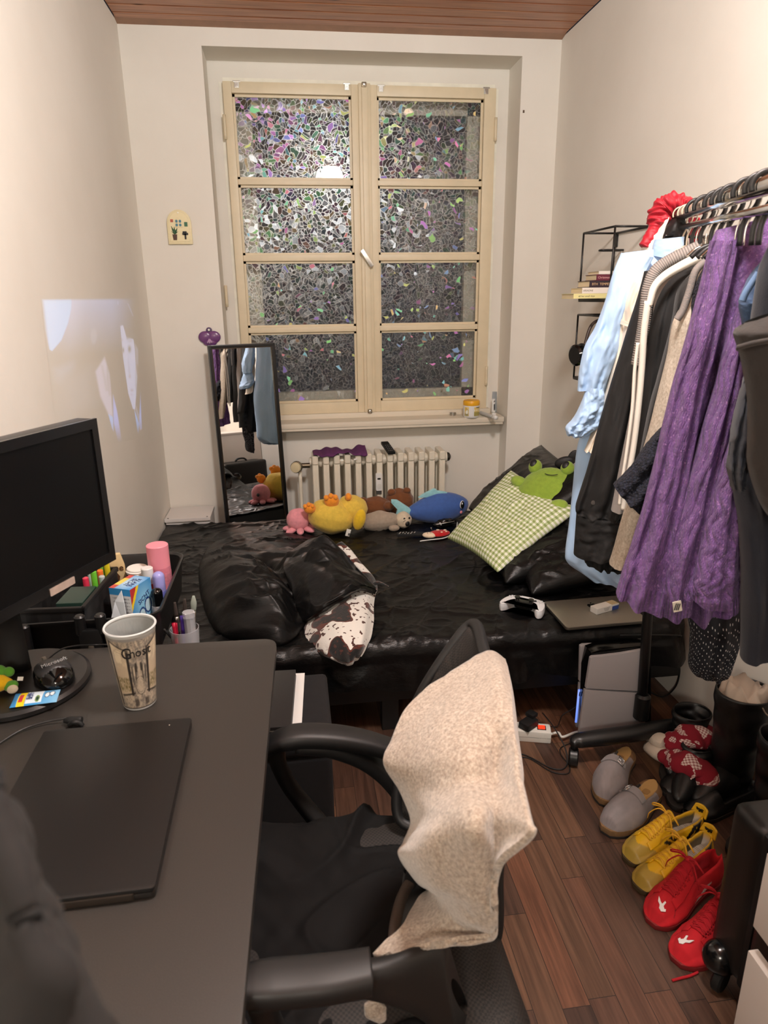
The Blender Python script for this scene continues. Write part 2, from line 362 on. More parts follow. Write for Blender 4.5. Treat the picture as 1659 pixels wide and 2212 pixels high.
# ---------------------------------------------------------------- the window
FRM = PM('window_paint', (221, 206, 176), .42, var=.05, vscale=9, bump=.06, bscale=60)
w = bpy.data.objects.new('window_1', None); C.objects.link(w); struct(w)
YS = 3.89      # front face of the sashes
def film_mat(seed):
    k = NT('crackle_film'); v = k.node('ShaderNodeNewGeometry').outputs['Position']
    dis = k.node('ShaderNodeTexNoise'); dis.inputs['Scale'].default_value = 14; dis.inputs['Detail'].default_value = 1; k.link(v, dis.inputs['Vector'])
    sub = k.node('ShaderNodeVectorMath', operation='SUBTRACT'); k.link(dis.outputs['Color'], sub.inputs[0]); sub.inputs[1].default_value = (.5, .5, .5)
    scl = k.node('ShaderNodeVectorMath', operation='SCALE'); k.link(sub.outputs[0], scl.inputs[0]); scl.inputs['Scale'].default_value = .07
    add = k.node('ShaderNodeVectorMath', operation='ADD'); k.link(v, add.inputs[0]); k.link(scl.outputs[0], add.inputs[1])
    vo = k.node('ShaderNodeTexVoronoi', voronoi_dimensions='3D'); vo.inputs['Scale'].default_value = 50; k.link(add.outputs[0], vo.inputs['Vector'])
    ve = k.node('ShaderNodeTexVoronoi', feature='DISTANCE_TO_EDGE'); ve.inputs['Scale'].default_value = 50; k.link(add.outputs[0], ve.inputs['Vector'])
    sp = k.node('ShaderNodeSeparateColor'); k.link(vo.outputs['Color'], sp.inputs[0])
    hs = k.node('ShaderNodeCombineColor', mode='HSV'); k.link(sp.outputs[0], hs.inputs[0]); hs.inputs[1].default_value = .62; hs.inputs[2].default_value = 1.
    edge = k.math('LESS_THAN', ve.outputs['Distance'], .042)
    glint = k.math('MULTIPLY', k.math('GREATER_THAN', sp.outputs[1], .93), k.math('GREATER_THAN', ve.outputs['Distance'], .05))
    # clear but misty film
    tr = k.node('ShaderNodeBsdfTransparent'); tr.inputs[0].default_value = (.90, .90, .89, 1)
    df = k.node('ShaderNodeBsdfDiffuse'); df.inputs[0].default_value = (.22, .22, .22, 1)
    m1 = k.node('ShaderNodeMixShader'); m1.inputs[0].default_value = .10; k.link(tr.outputs[0], m1.inputs[1]); k.link(df.outputs[0], m1.inputs[2])
    # each facet of the film tips its own way
    geo = k.node('ShaderNodeNewGeometry')
    tl = k.node('ShaderNodeVectorMath', operation='SUBTRACT'); k.link(vo.outputs['Color'], tl.inputs[0]); tl.inputs[1].default_value = (.5, .5, .5)
    ts = k.node('ShaderNodeVectorMath', operation='SCALE'); k.link(tl.outputs[0], ts.inputs[0]); ts.inputs['Scale'].default_value = .26
    ta = k.node('ShaderNodeVectorMath', operation='ADD'); k.link(geo.outputs['Normal'], ta.inputs[0]); k.link(ts.outputs[0], ta.inputs[1])
    tn = k.node('ShaderNodeVectorMath', operation='NORMALIZE'); k.link(ta.outputs[0], tn.inputs[0])
    gl = k.node('ShaderNodeBsdfGlossy'); gl.inputs['Roughness'].default_value = .22; k.link(tn.outputs[0], gl.inputs['Normal'])
    k.link(k.mix(k.math('GREATER_THAN', sp.outputs[2], .45), hs.outputs[0], (.9, .95, 1, 1)), gl.inputs['Color'])
    fr = k.node('ShaderNodeFresnel'); fr.inputs[0].default_value = 1.55
    m2 = k.node('ShaderNodeMixShader'); k.link(k.math('ADD', k.math('MULTIPLY', fr.outputs[0], .40), .0), m2.inputs[0]); k.link(m1.outputs[0], m2.inputs[1]); k.link(gl.outputs[0], m2.inputs[2])
    # the score lines between facets
    le = k.node('ShaderNodeBsdfGlossy'); le.inputs['Roughness'].default_value = .33; le.inputs['Color'].default_value = (.9, .9, .88, 1)
    m3 = k.node('ShaderNodeMixShader'); k.link(k.math('MULTIPLY', edge, .15), m3.inputs[0]); k.link(m2.outputs[0], m3.inputs[1]); k.link(le.outputs[0], m3.inputs[2])
    # lamp glints split into rainbow hues, painted as diffuse colour on some facets
    fd = k.node('ShaderNodeBsdfDiffuse'); k.link(hs.outputs[0], fd.inputs[0])
    m4 = k.node('ShaderNodeMixShader'); k.link(k.math('MULTIPLY', glint, k.math('MULTIPLY', sp.outputs[2], .95)), m4.inputs[0]); k.link(m3.outputs[0], m4.inputs[1]); k.link(fd.outputs[0], m4.inputs[2])
    k.link(m4.outputs[0], k.n['Material Output'].inputs['Surface']); return k.m
FILM = film_mat(3.1)
GLASS = NT('window_glass'); GLASS.set(**{'Base Color': (1, 1, 1, 1), 'Roughness': .0})
_t = GLASS.node('ShaderNodeBsdfTransparent'); _g = GLASS.node('ShaderNodeBsdfGlossy'); _g.inputs['Roughness'].default_value = .02
_m = GLASS.node('ShaderNodeMixShader'); _f = GLASS.node('ShaderNodeFresnel'); GLASS.link(_f.outputs[0], _m.inputs[0]); GLASS.link(_t.outputs[0], _m.inputs[1]); GLASS.link(_g.outputs[0], _m.inputs[2])
GLASS.link(_m.outputs[0], GLASS.n['Material Output'].inputs['Surface']); GLASS = GLASS.m
rows = [(2.072, 2.458), (1.706, 2.046), (1.335, 1.676), (.918, 1.307)]
def sash(x0, x1, p0, p1, y, parent, film):
    bm = bmesh.new(); yc = y+.02; t = .04
    def bb(a, b, c, d, bev=.003, tt=t, yy=yc): badd(bm, (b-a, tt, d-c), ((a+b)/2, yy, (c+d)/2), bev=bev)
    bb(x0, p0, SB, ST-.004); bb(p1, x1, SB, ST-.004); bb(p0, p1, rows[0][1], ST-.004); bb(p0, p1, SB, rows[3][0])
    for a, b in ((rows[1][1], rows[0][0]), (rows[2][1], rows[1][0]), (rows[3][1], rows[2][0])): bb(p0, p1, a, b, .004, t*.8, yc+.003)
    s = bmo('sash', bm, FRM, parent); auto(s, 40)
    for z0, z1 in rows:   # putty bead and pane
        bm = bmesh.new()
        for a, b, c, d in ((p0, p0+.012, z0, z1), (p1-.012, p1, z0, z1), (p0, p1, z0, z0+.012), (p0, p1, z1-.012, z1)):
            badd(bm, (b-a, .014, d-c), ((a+b)/2, y+.032, (c+d)/2))
        bmo('glazing_bead', bm, FRM, s)
        box('pane', (p1-p0, .003, z1-z0), ((p0+p1)/2, y+.031, (z0+z1)/2), mat=film, parent=s)
    return s
sash(SL, .402, -.226, .366, YS, w, FILM); sash(.462, SR, .497, 1.058, YS, w, FILM)
post = auto(box('centre_post', (.062, .05, ST-SB), (.432, YS+.012, (ST+SB)/2), mat=FRM, parent=w, bev=.006))
bm = bmesh.new(); badd(bm, (.03, .012, ST-SB-.01), (.432, YS-.016, (ST+SB)/2), bev=.005); auto(bmo('cover_strip', bm, FRM, w))
# box-window lining and the outer sashes, seen through the film
LIN = PM('window_lining', (240, 236, 222), .6, var=.08, vscale=12)
bm = bmesh.new(); d0, d1 = NY-.002, NY+.17
for a, b in (((SL-.02, d0, SB), (SL+.02, d1, ST)), ((SR-.02, d0, SB), (SR+.02, d1, ST)), ((SL, d0, ST-.02), (SR, d1, ST+.02)), ((SL, d0, SB-.02), (SR, d1, SB+.02)), ((.41, d1-.03, SB), (.46, d1, ST))): bx3(bm, a, b)
bmo('box_lining', bm, LIN, w)
bm = bmesh.new()
for a, b in (((SL, d1-.05, SB), (-.142, d1, ST)), ((1.008, d1-.05, SB), (SR, d1, ST)), ((SL, d1-.05, 2.412), (SR, d1, ST)), ((SL, d1-.05, SB), (SR, d1, .962)), ((.40, d1-.05, SB), (.47, d1, ST))): bx3(bm, a, b)
bmo('outer_sash', bm, LIN, w)
box('outer_pane', (SR-SL, .003, ST-SB), ((SR+SL)/2, d1-.02, (ST+SB)/2), mat=GLASS, parent=w)
STEEL = PM('steel', (190, 188, 182), .28, 1)
BRASSD = PM('worn_metal', (120, 108, 90), .4, .9)
# bright clips on the top rail, hinges, handle, catches
for px, py in ((511, 183), (749, 188), (823, 192), (1050, 197)):
    p = AY(px, py, YS); bm = bmesh.new(); badd(bm, (.022, .004, .026), (0, -.002, 0), bev=.001); badd(bm, (.036, .006, .006), (0, -.003, .014), bev=.001); badd(bm, (.012, .005, .012), (0, -.004, -.006), bev=.001)
    o = bmo('clip', bm, STEEL, w); o.location = p
for px, py in ((486, 275), (1070, 280), (489, 640), (1050, 812)):
    p = AY(px, py, YS); tube('hinge', [(p.x, YS-.006, p.z-.055), (p.x, YS-.006, p.z+.055)], .008, FRM, w, n=6)
hp = AY(793, 558, YS-.04)
hd = box('handle', (.022, .02, .1), hp, (0, R_(-33), 0), STEEL, w, bev=.005)
cyl('handle_spindle', .007, .04, STEEL, hd, (0, .0, 0), (R_(-90), 0, 0), 16)
lathe('handle_rose', [(0, 0), (.016, 0), (.017, .003), (.012, .006), (0, .006)], PM('rose_plate', (196, 180, 150), .4, .5), hd, (0, .034, 0), (R_(90), 0, 0), 20, scale=(.9, 1.6, 1))
for py in (183, 888):
    p = AY(786 if py < 500 else 799, py, YS-.02); o = box('catch', (.024, .02, .022), p, mat=BRASSD, parent=w, bev=.004); lathe('catch_pin', [(0, 0), (.008, 0), (.008, .012), (.0, .015)], STEEL, o, (0, -.006, .0), (R_(90), 0, 0), 12)
# the sill board with chipped paint
k = NT('sill_paint'); v = k.coord(); n1 = k.noise(v, 9, 6, .7)
k.link(k.mix(k.ramp(n1, [(.66, (0, 0, 0, 1)), (.68, (1, 1, 1, 1))]), lin((222, 212, 194)), lin((160, 132, 104))), k.b.inputs['Base Color']); k.set(Roughness=.5); k.bump(n1, .2, .002)
bm = bmesh.new(); badd(bm, (1.51, .22, .03), (.428, 3.84, .815), bev=.008); badd(bm, (1.50, .02, .014), (.428, 3.745, .793), bev=.004)
badd(bm, (SR-SL+.04, .06, .03), (.426, 3.90, .842), bev=.004)
sl = bmo('trim_2', bm, k.m); auto(sl); struct(sl)
# loose paint along the wall below the sill
SILLP = k.m
# ================================================================ shared materials
def painted(name, rough=.5, emit=0, base=None, spec=.5, bump=None, coat=0):
    k = NT(name); a = k.node('ShaderNodeAttribute', attribute_name='Col')
    if emit:
        k.link(a.outputs['Color'], k.b.inputs['Emission Color']); k.set(**{'Emission Strength': emit, 'Base Color': lin(base)})
    else: k.link(a.outputs['Color'], k.b.inputs['Base Color'])
    k.set(**{'Roughness': rough, 'Specular IOR Level': spec, 'Coat Weight': coat})
    if bump: k.bump(k.noise(k.coord(), bump[0], 3), bump[1], bump[2])
    return k.m
def paint(o, cols):
    """per-vertex surface colours (linear rgb)"""
    cols = np.asarray(cols, float).reshape(-1, 3); a = o.data.color_attributes.new('Col', 'FLOAT_COLOR', 'POINT')
    a.data.foreach_set('color', np.hstack([cols, np.ones((len(cols), 1))]).ravel()); return o
def lin3(c): return np.array(lin(c)[:3])
BLKP = PM('black_plastic', (17, 17, 18), .38, bump=.05, bscale=400)
BLKM = PM('matte_black', (13, 13, 14), .6, bump=.1, bscale=500)
BLKG = PM('gloss_black', (10, 10, 11), .12)
BLKMET = PM('black_metal', (16, 16, 17), .4, .0)
WHITEP = PM('white_plastic', (232, 231, 228), .35)
PAPER = PM('paper', (236, 234, 230), .7)
CHROME = PM('chrome', (215, 215, 215), .12, 1)
GOLDM = PM('gold_metal', (190, 150, 80), .3, 1)
def lathe_uv(name, prof, mat, parent, loc, seg=48): return lathe(name, prof, mat, parent, loc, seg=seg)

# ================================================================ film picture on the left wall: projector light painted as glowing colour
def picture():
    n, m = 190, 150     # along the wall, downwards
    TL, TR, BRc, BL = AX(88, 645, XL), AX(296, 643, XL), AX(308, 945, XL), AX(128, 985, XL)
    U, V = np.meshgrid(np.linspace(0, 1, n), np.linspace(0, 1, m), indexing='ij')
    c = [np.array(p) for p in (TL, TR, BRc, BL)]
    P = (c[0][None, None]*((1-U)*(1-V))[..., None]+c[1]*(U*(1-V))[..., None]+c[2]*(U*V)[..., None]+c[3]*((1-U)*V)[..., None])
    P[..., 0] = XL+.0004
    # paint in the frame's own coordinates
    def px(u, v):  # picture position from the crop's coordinates (60..380, 620..1000)
        return None
    tl, tr, br, bl = (np.array(a, float) for a in ((88, 645), (296, 643), (308, 945), (128, 985)))
    X = (1-U)*(1-V)*tl[0]+U*(1-V)*tr[0]+U*V*br[0]+(1-U)*V*bl[0]; Y = (1-U)*(1-V)*tl[1]+U*(1-V)*tr[1]+U*V*br[1]+(1-U)*V*bl[1]
    X = (X-60)*5.184; Y = (Y-620)*5.184
    def poly(pts, soft=14):
        """soft-edged filled polygon mask"""
        pts = np.array(pts, float); inside = np.zeros(X.shape, bool); d = np.full(X.shape, 1e9); k = len(pts)
        for i in range(k):
            a, b = pts[i], pts[(i+1) % k]
            cond = ((a[1] > Y) != (b[1] > Y)) & (X < (b[0]-a[0])*(Y-a[1])/(b[1]-a[1]+1e-9)+a[0]); inside ^= cond
            e = b-a; t = np.clip(((X-a[0])*e[0]+(Y-a[1])*e[1])/(e@e+1e-9), 0, 1); d = np.minimum(d, np.hypot(X-a[0]-t*e[0], Y-a[1]-t*e[1]))
        return np.clip(.5+np.where(inside, d, -d)/soft, 0, 1)
    def ell(cx, cy, rx, ry, soft=.4): return np.clip((1-np.hypot((X-cx)/rx, (Y-cy)/ry))/soft, 0, 1)
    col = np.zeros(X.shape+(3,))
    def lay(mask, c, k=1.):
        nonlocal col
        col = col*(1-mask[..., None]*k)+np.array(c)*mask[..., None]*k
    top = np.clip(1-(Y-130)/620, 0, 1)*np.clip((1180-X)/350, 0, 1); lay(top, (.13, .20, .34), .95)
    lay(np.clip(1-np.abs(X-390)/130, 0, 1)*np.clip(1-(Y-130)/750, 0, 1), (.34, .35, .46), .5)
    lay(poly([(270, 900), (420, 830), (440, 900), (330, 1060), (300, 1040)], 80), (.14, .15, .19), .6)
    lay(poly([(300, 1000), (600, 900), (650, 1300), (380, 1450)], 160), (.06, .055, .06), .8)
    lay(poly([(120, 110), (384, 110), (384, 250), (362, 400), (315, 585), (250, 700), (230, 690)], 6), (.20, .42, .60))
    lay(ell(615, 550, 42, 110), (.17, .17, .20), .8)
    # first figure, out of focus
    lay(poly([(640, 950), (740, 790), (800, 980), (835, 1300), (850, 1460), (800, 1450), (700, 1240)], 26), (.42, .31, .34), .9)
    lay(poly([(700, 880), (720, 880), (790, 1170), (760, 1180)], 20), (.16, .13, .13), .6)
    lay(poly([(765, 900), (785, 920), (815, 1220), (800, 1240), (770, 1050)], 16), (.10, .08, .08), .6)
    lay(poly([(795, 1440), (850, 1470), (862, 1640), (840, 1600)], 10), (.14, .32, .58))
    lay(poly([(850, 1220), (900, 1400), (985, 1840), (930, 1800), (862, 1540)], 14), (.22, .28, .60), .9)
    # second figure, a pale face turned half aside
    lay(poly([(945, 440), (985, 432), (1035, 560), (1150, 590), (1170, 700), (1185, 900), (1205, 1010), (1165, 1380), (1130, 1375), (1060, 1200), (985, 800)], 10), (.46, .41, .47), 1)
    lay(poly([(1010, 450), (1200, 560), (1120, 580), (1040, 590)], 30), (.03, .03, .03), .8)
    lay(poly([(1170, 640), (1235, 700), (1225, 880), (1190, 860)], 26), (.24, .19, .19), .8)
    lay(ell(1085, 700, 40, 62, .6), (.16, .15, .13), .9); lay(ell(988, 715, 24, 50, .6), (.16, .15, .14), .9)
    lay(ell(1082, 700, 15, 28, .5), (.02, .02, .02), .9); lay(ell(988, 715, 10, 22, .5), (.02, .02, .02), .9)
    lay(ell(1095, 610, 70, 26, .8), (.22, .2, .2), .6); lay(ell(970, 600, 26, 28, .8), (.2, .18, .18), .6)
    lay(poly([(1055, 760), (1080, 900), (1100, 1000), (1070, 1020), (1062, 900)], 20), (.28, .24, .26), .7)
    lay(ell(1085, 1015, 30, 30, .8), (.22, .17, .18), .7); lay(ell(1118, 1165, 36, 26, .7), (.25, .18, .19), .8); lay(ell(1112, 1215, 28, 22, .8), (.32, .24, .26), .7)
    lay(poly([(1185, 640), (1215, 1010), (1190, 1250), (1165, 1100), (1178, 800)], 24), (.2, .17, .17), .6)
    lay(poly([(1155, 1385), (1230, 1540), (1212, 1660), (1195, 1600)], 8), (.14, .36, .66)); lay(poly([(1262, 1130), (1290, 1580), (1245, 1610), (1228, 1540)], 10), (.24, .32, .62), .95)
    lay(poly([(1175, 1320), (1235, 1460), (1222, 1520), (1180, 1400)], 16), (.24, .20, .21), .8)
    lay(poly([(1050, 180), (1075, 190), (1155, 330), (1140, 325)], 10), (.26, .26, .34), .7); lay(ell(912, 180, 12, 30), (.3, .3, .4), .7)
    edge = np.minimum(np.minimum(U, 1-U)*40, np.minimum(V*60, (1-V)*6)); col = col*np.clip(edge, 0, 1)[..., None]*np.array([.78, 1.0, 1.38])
    o = grid_mesh('painted_projection', P, painted('painted_glow', .75, .52, (231, 226, 216), spec=.3), smooth=False)
    paint(o, col); tag(o, 'faint bluish film picture of two faces painted as projector light on the left wall', 'projection')
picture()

# ================================================================ desk
DZ = .74
k = NT('desk_top'); v = k.coord(); n1 = k.noise(v, 900, 2, .7)
k.link(k.ramp(n1, [(.35, lin((40, 38, 36))), (.62, lin((53, 50, 47))), (.8, lin((76, 71, 66)))]), k.b.inputs['Base Color'])
k.set(Roughness=.42); k.bump(n1, .15, .0006); DESKM = k.m
dk = thing('desk', 'black laminate desk with rounded corner along the left wall', 'desk', (-.38, .75, 0))
c0 = (-.066, 1.423); c1 = (-.697, 1.449); c2 = (-.697, .02); c3 = (-.103, .02)
def rounded_poly(P, r, n=6):
    out = []; m = len(P)
    for i in range(m):
        a, b, c = (Vector(P[(i-1) % m]), Vector(P[i]), Vector(P[(i+1) % m])); d1 = (a-b).normalized(); d2 = (c-b).normalized()
        for t in range(n+1):
            t /= n; p = b+d1*r*(1-t)**2+d2*r*t**2; out.append((p.x, p.y))
    return out
prism('desktop', [(x, y) for x, y in rounded_poly([c0, c1, c2, c3], .035)], (1, 0, 0), (0, 1, 0), (0, 0, DZ-.011), .022, DESKM, dk, .003)
for x, y in ((-.62, 1.36), (-.62, .12), (-.17, .12), (-.17, 1.36)):
    raw_ = box('leg', (.04, .04, DZ-.024), (x+.38, y-.75, (DZ-.024)/2), mat=BLKMET, parent=dk, bev=.003)
# ---- monitor on its round foot
mt = thing('monitor', 'black flat screen monitor standing on the desk by the left wall', 'monitor', (-.575, 1.295, DZ))
lathe('base', [(0, 0), (.128, 0), (.132, .004), (.132, .012), (.125, .017), (0, .018)], PM('monitor_foot', (26, 25, 25), .35), mt, (0, 0, .0005), seg=64)
md = Vector((.40, .916, 0)).normalized(); mn = Vector((.916, -.40, 0)).normalized(); upv = Vector((0, 0, 1))
mr = AY(241, 1055, 1.335); MW, MH = .50, .285
mc = Vector((-.374, 1.338, 1.129))-md*(MW/2)
tilt = R_(0)
def mon(name, w, h, d, off, mat, bev=.002, par=mt, dz=0, du=0):
    return prism(name, rrect(w, h, min(.008, w/3)), md, upv, mc+md*du+upv*dz-mn*0+mn*off, d, mat, par, bev)
mon('housing', MW, MH, .036, -.018, BLKP, .004)
bm = bmesh.new()
for w_, h_, du, dz in ((MW, .018, 0, MH/2-.009), (MW, .020, 0, -MH/2+.010), (.016, MH-.036, MW/2-.008, 0), (.016, MH-.036, -MW/2+.008, 0)):
    me = bpy.data.meshes.new('t'); t = bmesh.new(); bmesh.ops.create_cube(t, size=1)
    M_ = PW(mt).inverted() @ Matrix(((md.x*w_, mn.x*.006, 0, 0), (md.y*w_, mn.y*.006, 0, 0), (0, 0, h_, 0), (0, 0, 0, 1)))
    M_.translation = PW(mt).inverted() @ (mc+md*du+upv*dz+mn*.002); t.transform(M_); t.to_mesh(me); t.free(); bm.from_mesh(me); bpy.data.meshes.remove(me)
bmo('bezel', bm, PM('monitor_bezel', (20, 20, 21), .22), mt)
mon('screen', MW-.03, MH-.036, .002, .001, PM('dark_screen', (8, 8, 9), .30, spec=.3), 0)
cl = Vector((-.60, 1.335, 0)); bb = mc-mn*.05
tube('column', [(cl.x, cl.y, DZ+.015), (cl.x-.002, cl.y, .9), (bb.x, bb.y, 1.06), (bb.x+mn.x*.02, bb.y+mn.y*.02, 1.09)], [.034, .032, .03, .03], BLKM, mt, n=24, flat=.6)
stp = AY(132, 1278, 1.20)
prism('sticker', rrect(.062, .014, .002), md, upv, mc+mn*.0062+upv*(-MH/2+.006)+md*.098, .0012, PM('silver_sticker', (200, 178, 165), .4, .3, var=.12, vscale=60), mt)
# ---- mouse on the foot
p = AZ(116, 1463, DZ+.018); ms = thing('computer_mouse', 'glossy black computer mouse lying on the monitor foot', 'mouse', p, R_(34))
def mfn(d):
    z = max(d.z, -.25); return Vector((d.x*(1-.10*d.y), d.y, z*(1.05-.30*d.y-.18*d.y*d.y)))
o = blob('body', (.036, .060, .026), (0, 0, .0075), (0, 0, 0), PM('mouse_black', (9, 9, 10), .10), ms, fn=mfn, world=False)
o = blob('palm_cover', (.0370, .0612, .0274), (0, 0, .0078), (0, 0, 0), PM('mouse_grey', (40, 40, 42), .45), ms, fn=lambda d: mfn(d) if (d.z > .40 and d.y > -.52) else mfn(d)*.90, seg=48, world=False)
cyl('scroll_wheel', .0085, .007, PM('wheel_rubber', (120, 116, 108), .5), ms, (-.0035, .050, .017), (0, R_(90), 0), 20, .001)
text('lettering', 'Microsoft', .0125, ms.matrix_basis @ Vector((.002, -.014, .0392)), (cos(R_(34)), sin(R_(34)), .05), (-sin(R_(34)), cos(R_(34)), .42), PM('pale_print', (150, 150, 150), .5), ms)
a = ms.matrix_basis @ Vector((0, .055, .012)); q = [a, AZ(130, 1404, DZ+.035), AZ(165, 1395, DZ+.028), AZ(205, 1393, DZ+.006), AZ(240, 1391, DZ+.004), AZ(250, 1380, DZ-.02)]
tube('cable', q, .0018, BLKP, ms, n=40, seg=6)
# ---- lens-wipe sachet and little plush on the foot
SACH = painted('sachet_print', .3)
def sachet():
    c = [AZ(20, 1529, DZ+.0205), AZ(122, 1516, DZ+.0205), AZ(131, 1489, DZ+.0205), AZ(34, 1499, DZ+.0205)]
    c = [np.array(x) for x in c]; n, m = 90, 26
    U, V = np.meshgrid(np.linspace(0, 1, n), np.linspace(0, 1, m), indexing='ij')
    P = c[0]*((1-U)*(1-V))[..., None]+c[1]*(U*(1-V))[..., None]+c[2]*(U*V)[..., None]+c[3]*((1-U)*V)[..., None]
    P[..., 2] += .004*(1-(2*V-1)**2)*np.clip(np.minimum(U, 1-U)*10, 0, 1)
    col = np.zeros(U.shape+(3,))+lin3((58, 150, 214))
    col = col*(1-np.clip((U-.5)*1.4, 0, .8)[..., None])+lin3((150, 205, 236))*np.clip((U-.5)*1.4, 0, .8)[..., None]
    col[(U < .12)] = lin3((52, 140, 205)); y_ = (U > .13) & (U < .30); col[y_] = lin3((248, 214, 40))
    w_ = (U > .31) & (U < .66) & (V > .08); col[w_] = lin3((226, 238, 246))
    col[(U > .26) & (U < .30) & (V > .15) & (V < .9)] = lin3((240, 200, 20)); col[(U > .15) & (U < .24) & (V > .2) & (V < .75)] = lin3((196, 60, 60))
    g_ = np.hypot((U-.56)*4.4, V-.35) < .23; col[g_] = lin3((120, 150, 90)); col[np.hypot((U-.56)*4.4, V-.35) < .13] = lin3((30, 60, 60))
    for cx, cy in ((.76, .55), (.86, .62)):
        r = np.hypot((U-cx)*4.0, (V-cy)*1.1); col[(r < .21)] = lin3((235, 246, 250)); col[(r < .25) & (r > .19)] = lin3((20, 60, 110))
    o = grid_mesh('lens_wipe_sachet', P, SACH, thick=.0008, off=-1); paint(o, col)
    tag(o, 'blue and yellow lens wipe sachet lying on the monitor foot', 'sachet')
    ud = Vector(c[1]-c[0]); vd = Vector(c[3]-c[0]); NAVY = PM('navy_print', (20, 40, 110), .5)
    at = lambda u, v_, dz=.0052: Vector(c[0])+ud*u+vd*v_+Vector((0, 0, dz))
    text('lettering', 'KLARE', .0075, at(.355, .52), vd, -ud, NAVY, o, .0003); text('lettering', 'SICHT', .0085, at(.42, .52), vd, -ud, NAVY, o, .0003)
sachet()
PLU = lambda n, c, b=.35: PM(n, c, .95, var=.10, vscale=60, bump=b, bscale=350, bdist=.002, sheen=.25)
p = AZ(12, 1494, DZ+.018); t = thing('small_plush', 'tiny yellow and green plush toy at left edge of monitor foot', 'plush toy', p)
YEL = PLU('plush_yellow_small', (244, 190, 10)); GRN = PLU('plush_green_small', (84, 150, 40)); CRM = PLU('plush_cream_small', (222, 206, 180))
blob('body', (.026, .018, .017), p+Vector((-.012, 0, .020)), (0, .2, .3), YEL, t, nz=.03)
blob('hat', (.016, .013, .013), p+Vector((-.012, .012, .038)), (0, 0, 0), GRN, t); blob('leaf', (.010, .008, .010), p+Vector((.008, .012, .036)), (0, .5, 0), GRN, t)
blob('foot', (.014, .010, .010), p+Vector((.014, -.004, .014)), (0, -.4, 0), GRN, t); blob('sole', (.010, .004, .009), p+Vector((.019, -.012, .011)), (0, -.3, .3), CRM, t)
box('tag', (.010, .001, .008), (.030, .003, .024), (0, .3, .4), PM('tag_white', (240, 238, 230), .6), t)
# ---- charging cable with plug beside the laptop
q = [AZ(-30, 1625, DZ+.004), AZ(40, 1580, DZ+.006), AZ(95, 1560, DZ+.007), AZ(142, 1552, DZ+.009)]
t = tube('charging_cable', q, .0022, PM('cable_grey', (38, 37, 37), .4), n=40, seg=8); tag(t, 'thin dark charging cable lying behind the closed black laptop', 'cable')
pp = AZ(160, 1556, DZ+.009); pd = (AZ(176, 1551, DZ+.009)-AZ(142, 1552, DZ+.009)).normalized()
tube('plug', [pp-pd*.018, pp-pd*.008, pp+pd*.008, pp+pd*.014], [.004, .007, .0075, .0065], BLKM, t, n=12, seg=12)
tube('cable_tie', [AZ(150, 1566, DZ+.006), AZ(160, 1560, DZ+.014), AZ(172, 1562, DZ+.010), AZ(178, 1568, DZ+.004)], .0045, BLKM, t, n=16, seg=8)
# ---- closed laptop, its long side along the desk edge
LA = AZ(414, 1549, DZ+.018); LB = AZ(334, 1917, DZ+.018); e1 = (LB-LA); e1.z = 0; ll = e1.length; e1.normalize(); e2 = Vector((-e1.y, e1.x, 0)); e2 = -e2 if e2.x > 0 else e2
lc = (LA+LB)/2+e2*.127; lc.z = 0
lp = thing('black_laptop', 'closed matte black laptop lying on the desk', 'laptop', (lc.x, lc.y, DZ))
LAPM = PM('laptop_shell', (17, 16, 16), .42, bump=.04, bscale=700)
prism('base', rrect(.254, ll, .006), e2, -e1, (lc.x, lc.y, DZ+.0065), .008, PM('laptop_base', (30, 27, 25), .4), lp, .0015)
prism('lid', rrect(.254, ll, .006), e2, -e1, (lc.x, lc.y, DZ+.0145), .0065, LAPM, lp, .0015)
prism('hinge_strip', rrect(.200, .012, .002), e2, e1, (lc.x-e1.x*.0+e1.x*(ll/2-.004), lc.y+e1.y*(ll/2-.004), DZ+.0075), .010, PM('hinge_brown', (64, 56, 50), .35, .6), lp, .001)
tb = (AZ(386, 1648, DZ+.018)+AZ(362, 1745, DZ+.018))/2
prism('thumb_notch', rrect(.010, .105, .003), e2, e1, (tb.x, tb.y, DZ+.0145), .006, PM('notch_grey', (62, 60, 58), .4), lp, .001)
blob('dust_speck', (.0012, .0012, .0004), AZ(366, 1566, DZ+.0182), mat=PM('dust', (200, 190, 175), .8), parent=lp, seg=8)
# ---- beaker
p = AZ(303, 1517, DZ); cp = thing('beaker', 'printed plastic beaker standing behind the black laptop', 'cup', (p.x, p.y, DZ))
H_, RB, RTp = .165, .0305, .0455
n, m = 220, 170
TH, VV = np.meshgrid(np.linspace(0, 2*pi, n, endpoint=False), np.linspace(0, 1, m), indexing='ij')
rr = RB+(RTp-RB)*VV
G = np.stack([p.x+rr*np.cos(TH), p.y+rr*np.sin(TH), DZ+.003+VV*(H_-.004)], -1)
cdir = math.atan2(-p.y, -p.x)+R_(8)          # the printed front
A = (TH-cdir+pi) % (2*pi)-pi; A = A*1.0      # -pi..pi, + is to the right hand of the viewer
col = np.zeros(A.shape+(3,)); cream = lin3((196, 180, 158)); gry = lin3((132, 124, 114)); drk = lin3((52, 47, 44))
f1 = fbm(A*9, VV*16, 3); f2 = fbm(A*22, VV*40, 9)
mixk = np.clip(.5+.55*f1+.5*f2, 0, 1)[..., None]; col = gry*(1-mixk)+cream*mixk
def band(mask, c, k=1.): 
    global col
    mk = np.clip(mask, 0, 1)[..., None]*k; col = col*(1-mk)+c*mk
step = lambda x, s=.02: np.clip(.5+x/s, 0, 1)
inr = lambda x, a, b, s=.03: step(x-a, s)*step(b-x, s)
sky = lin3((206, 186, 158)); grn = lin3((120, 108, 62))
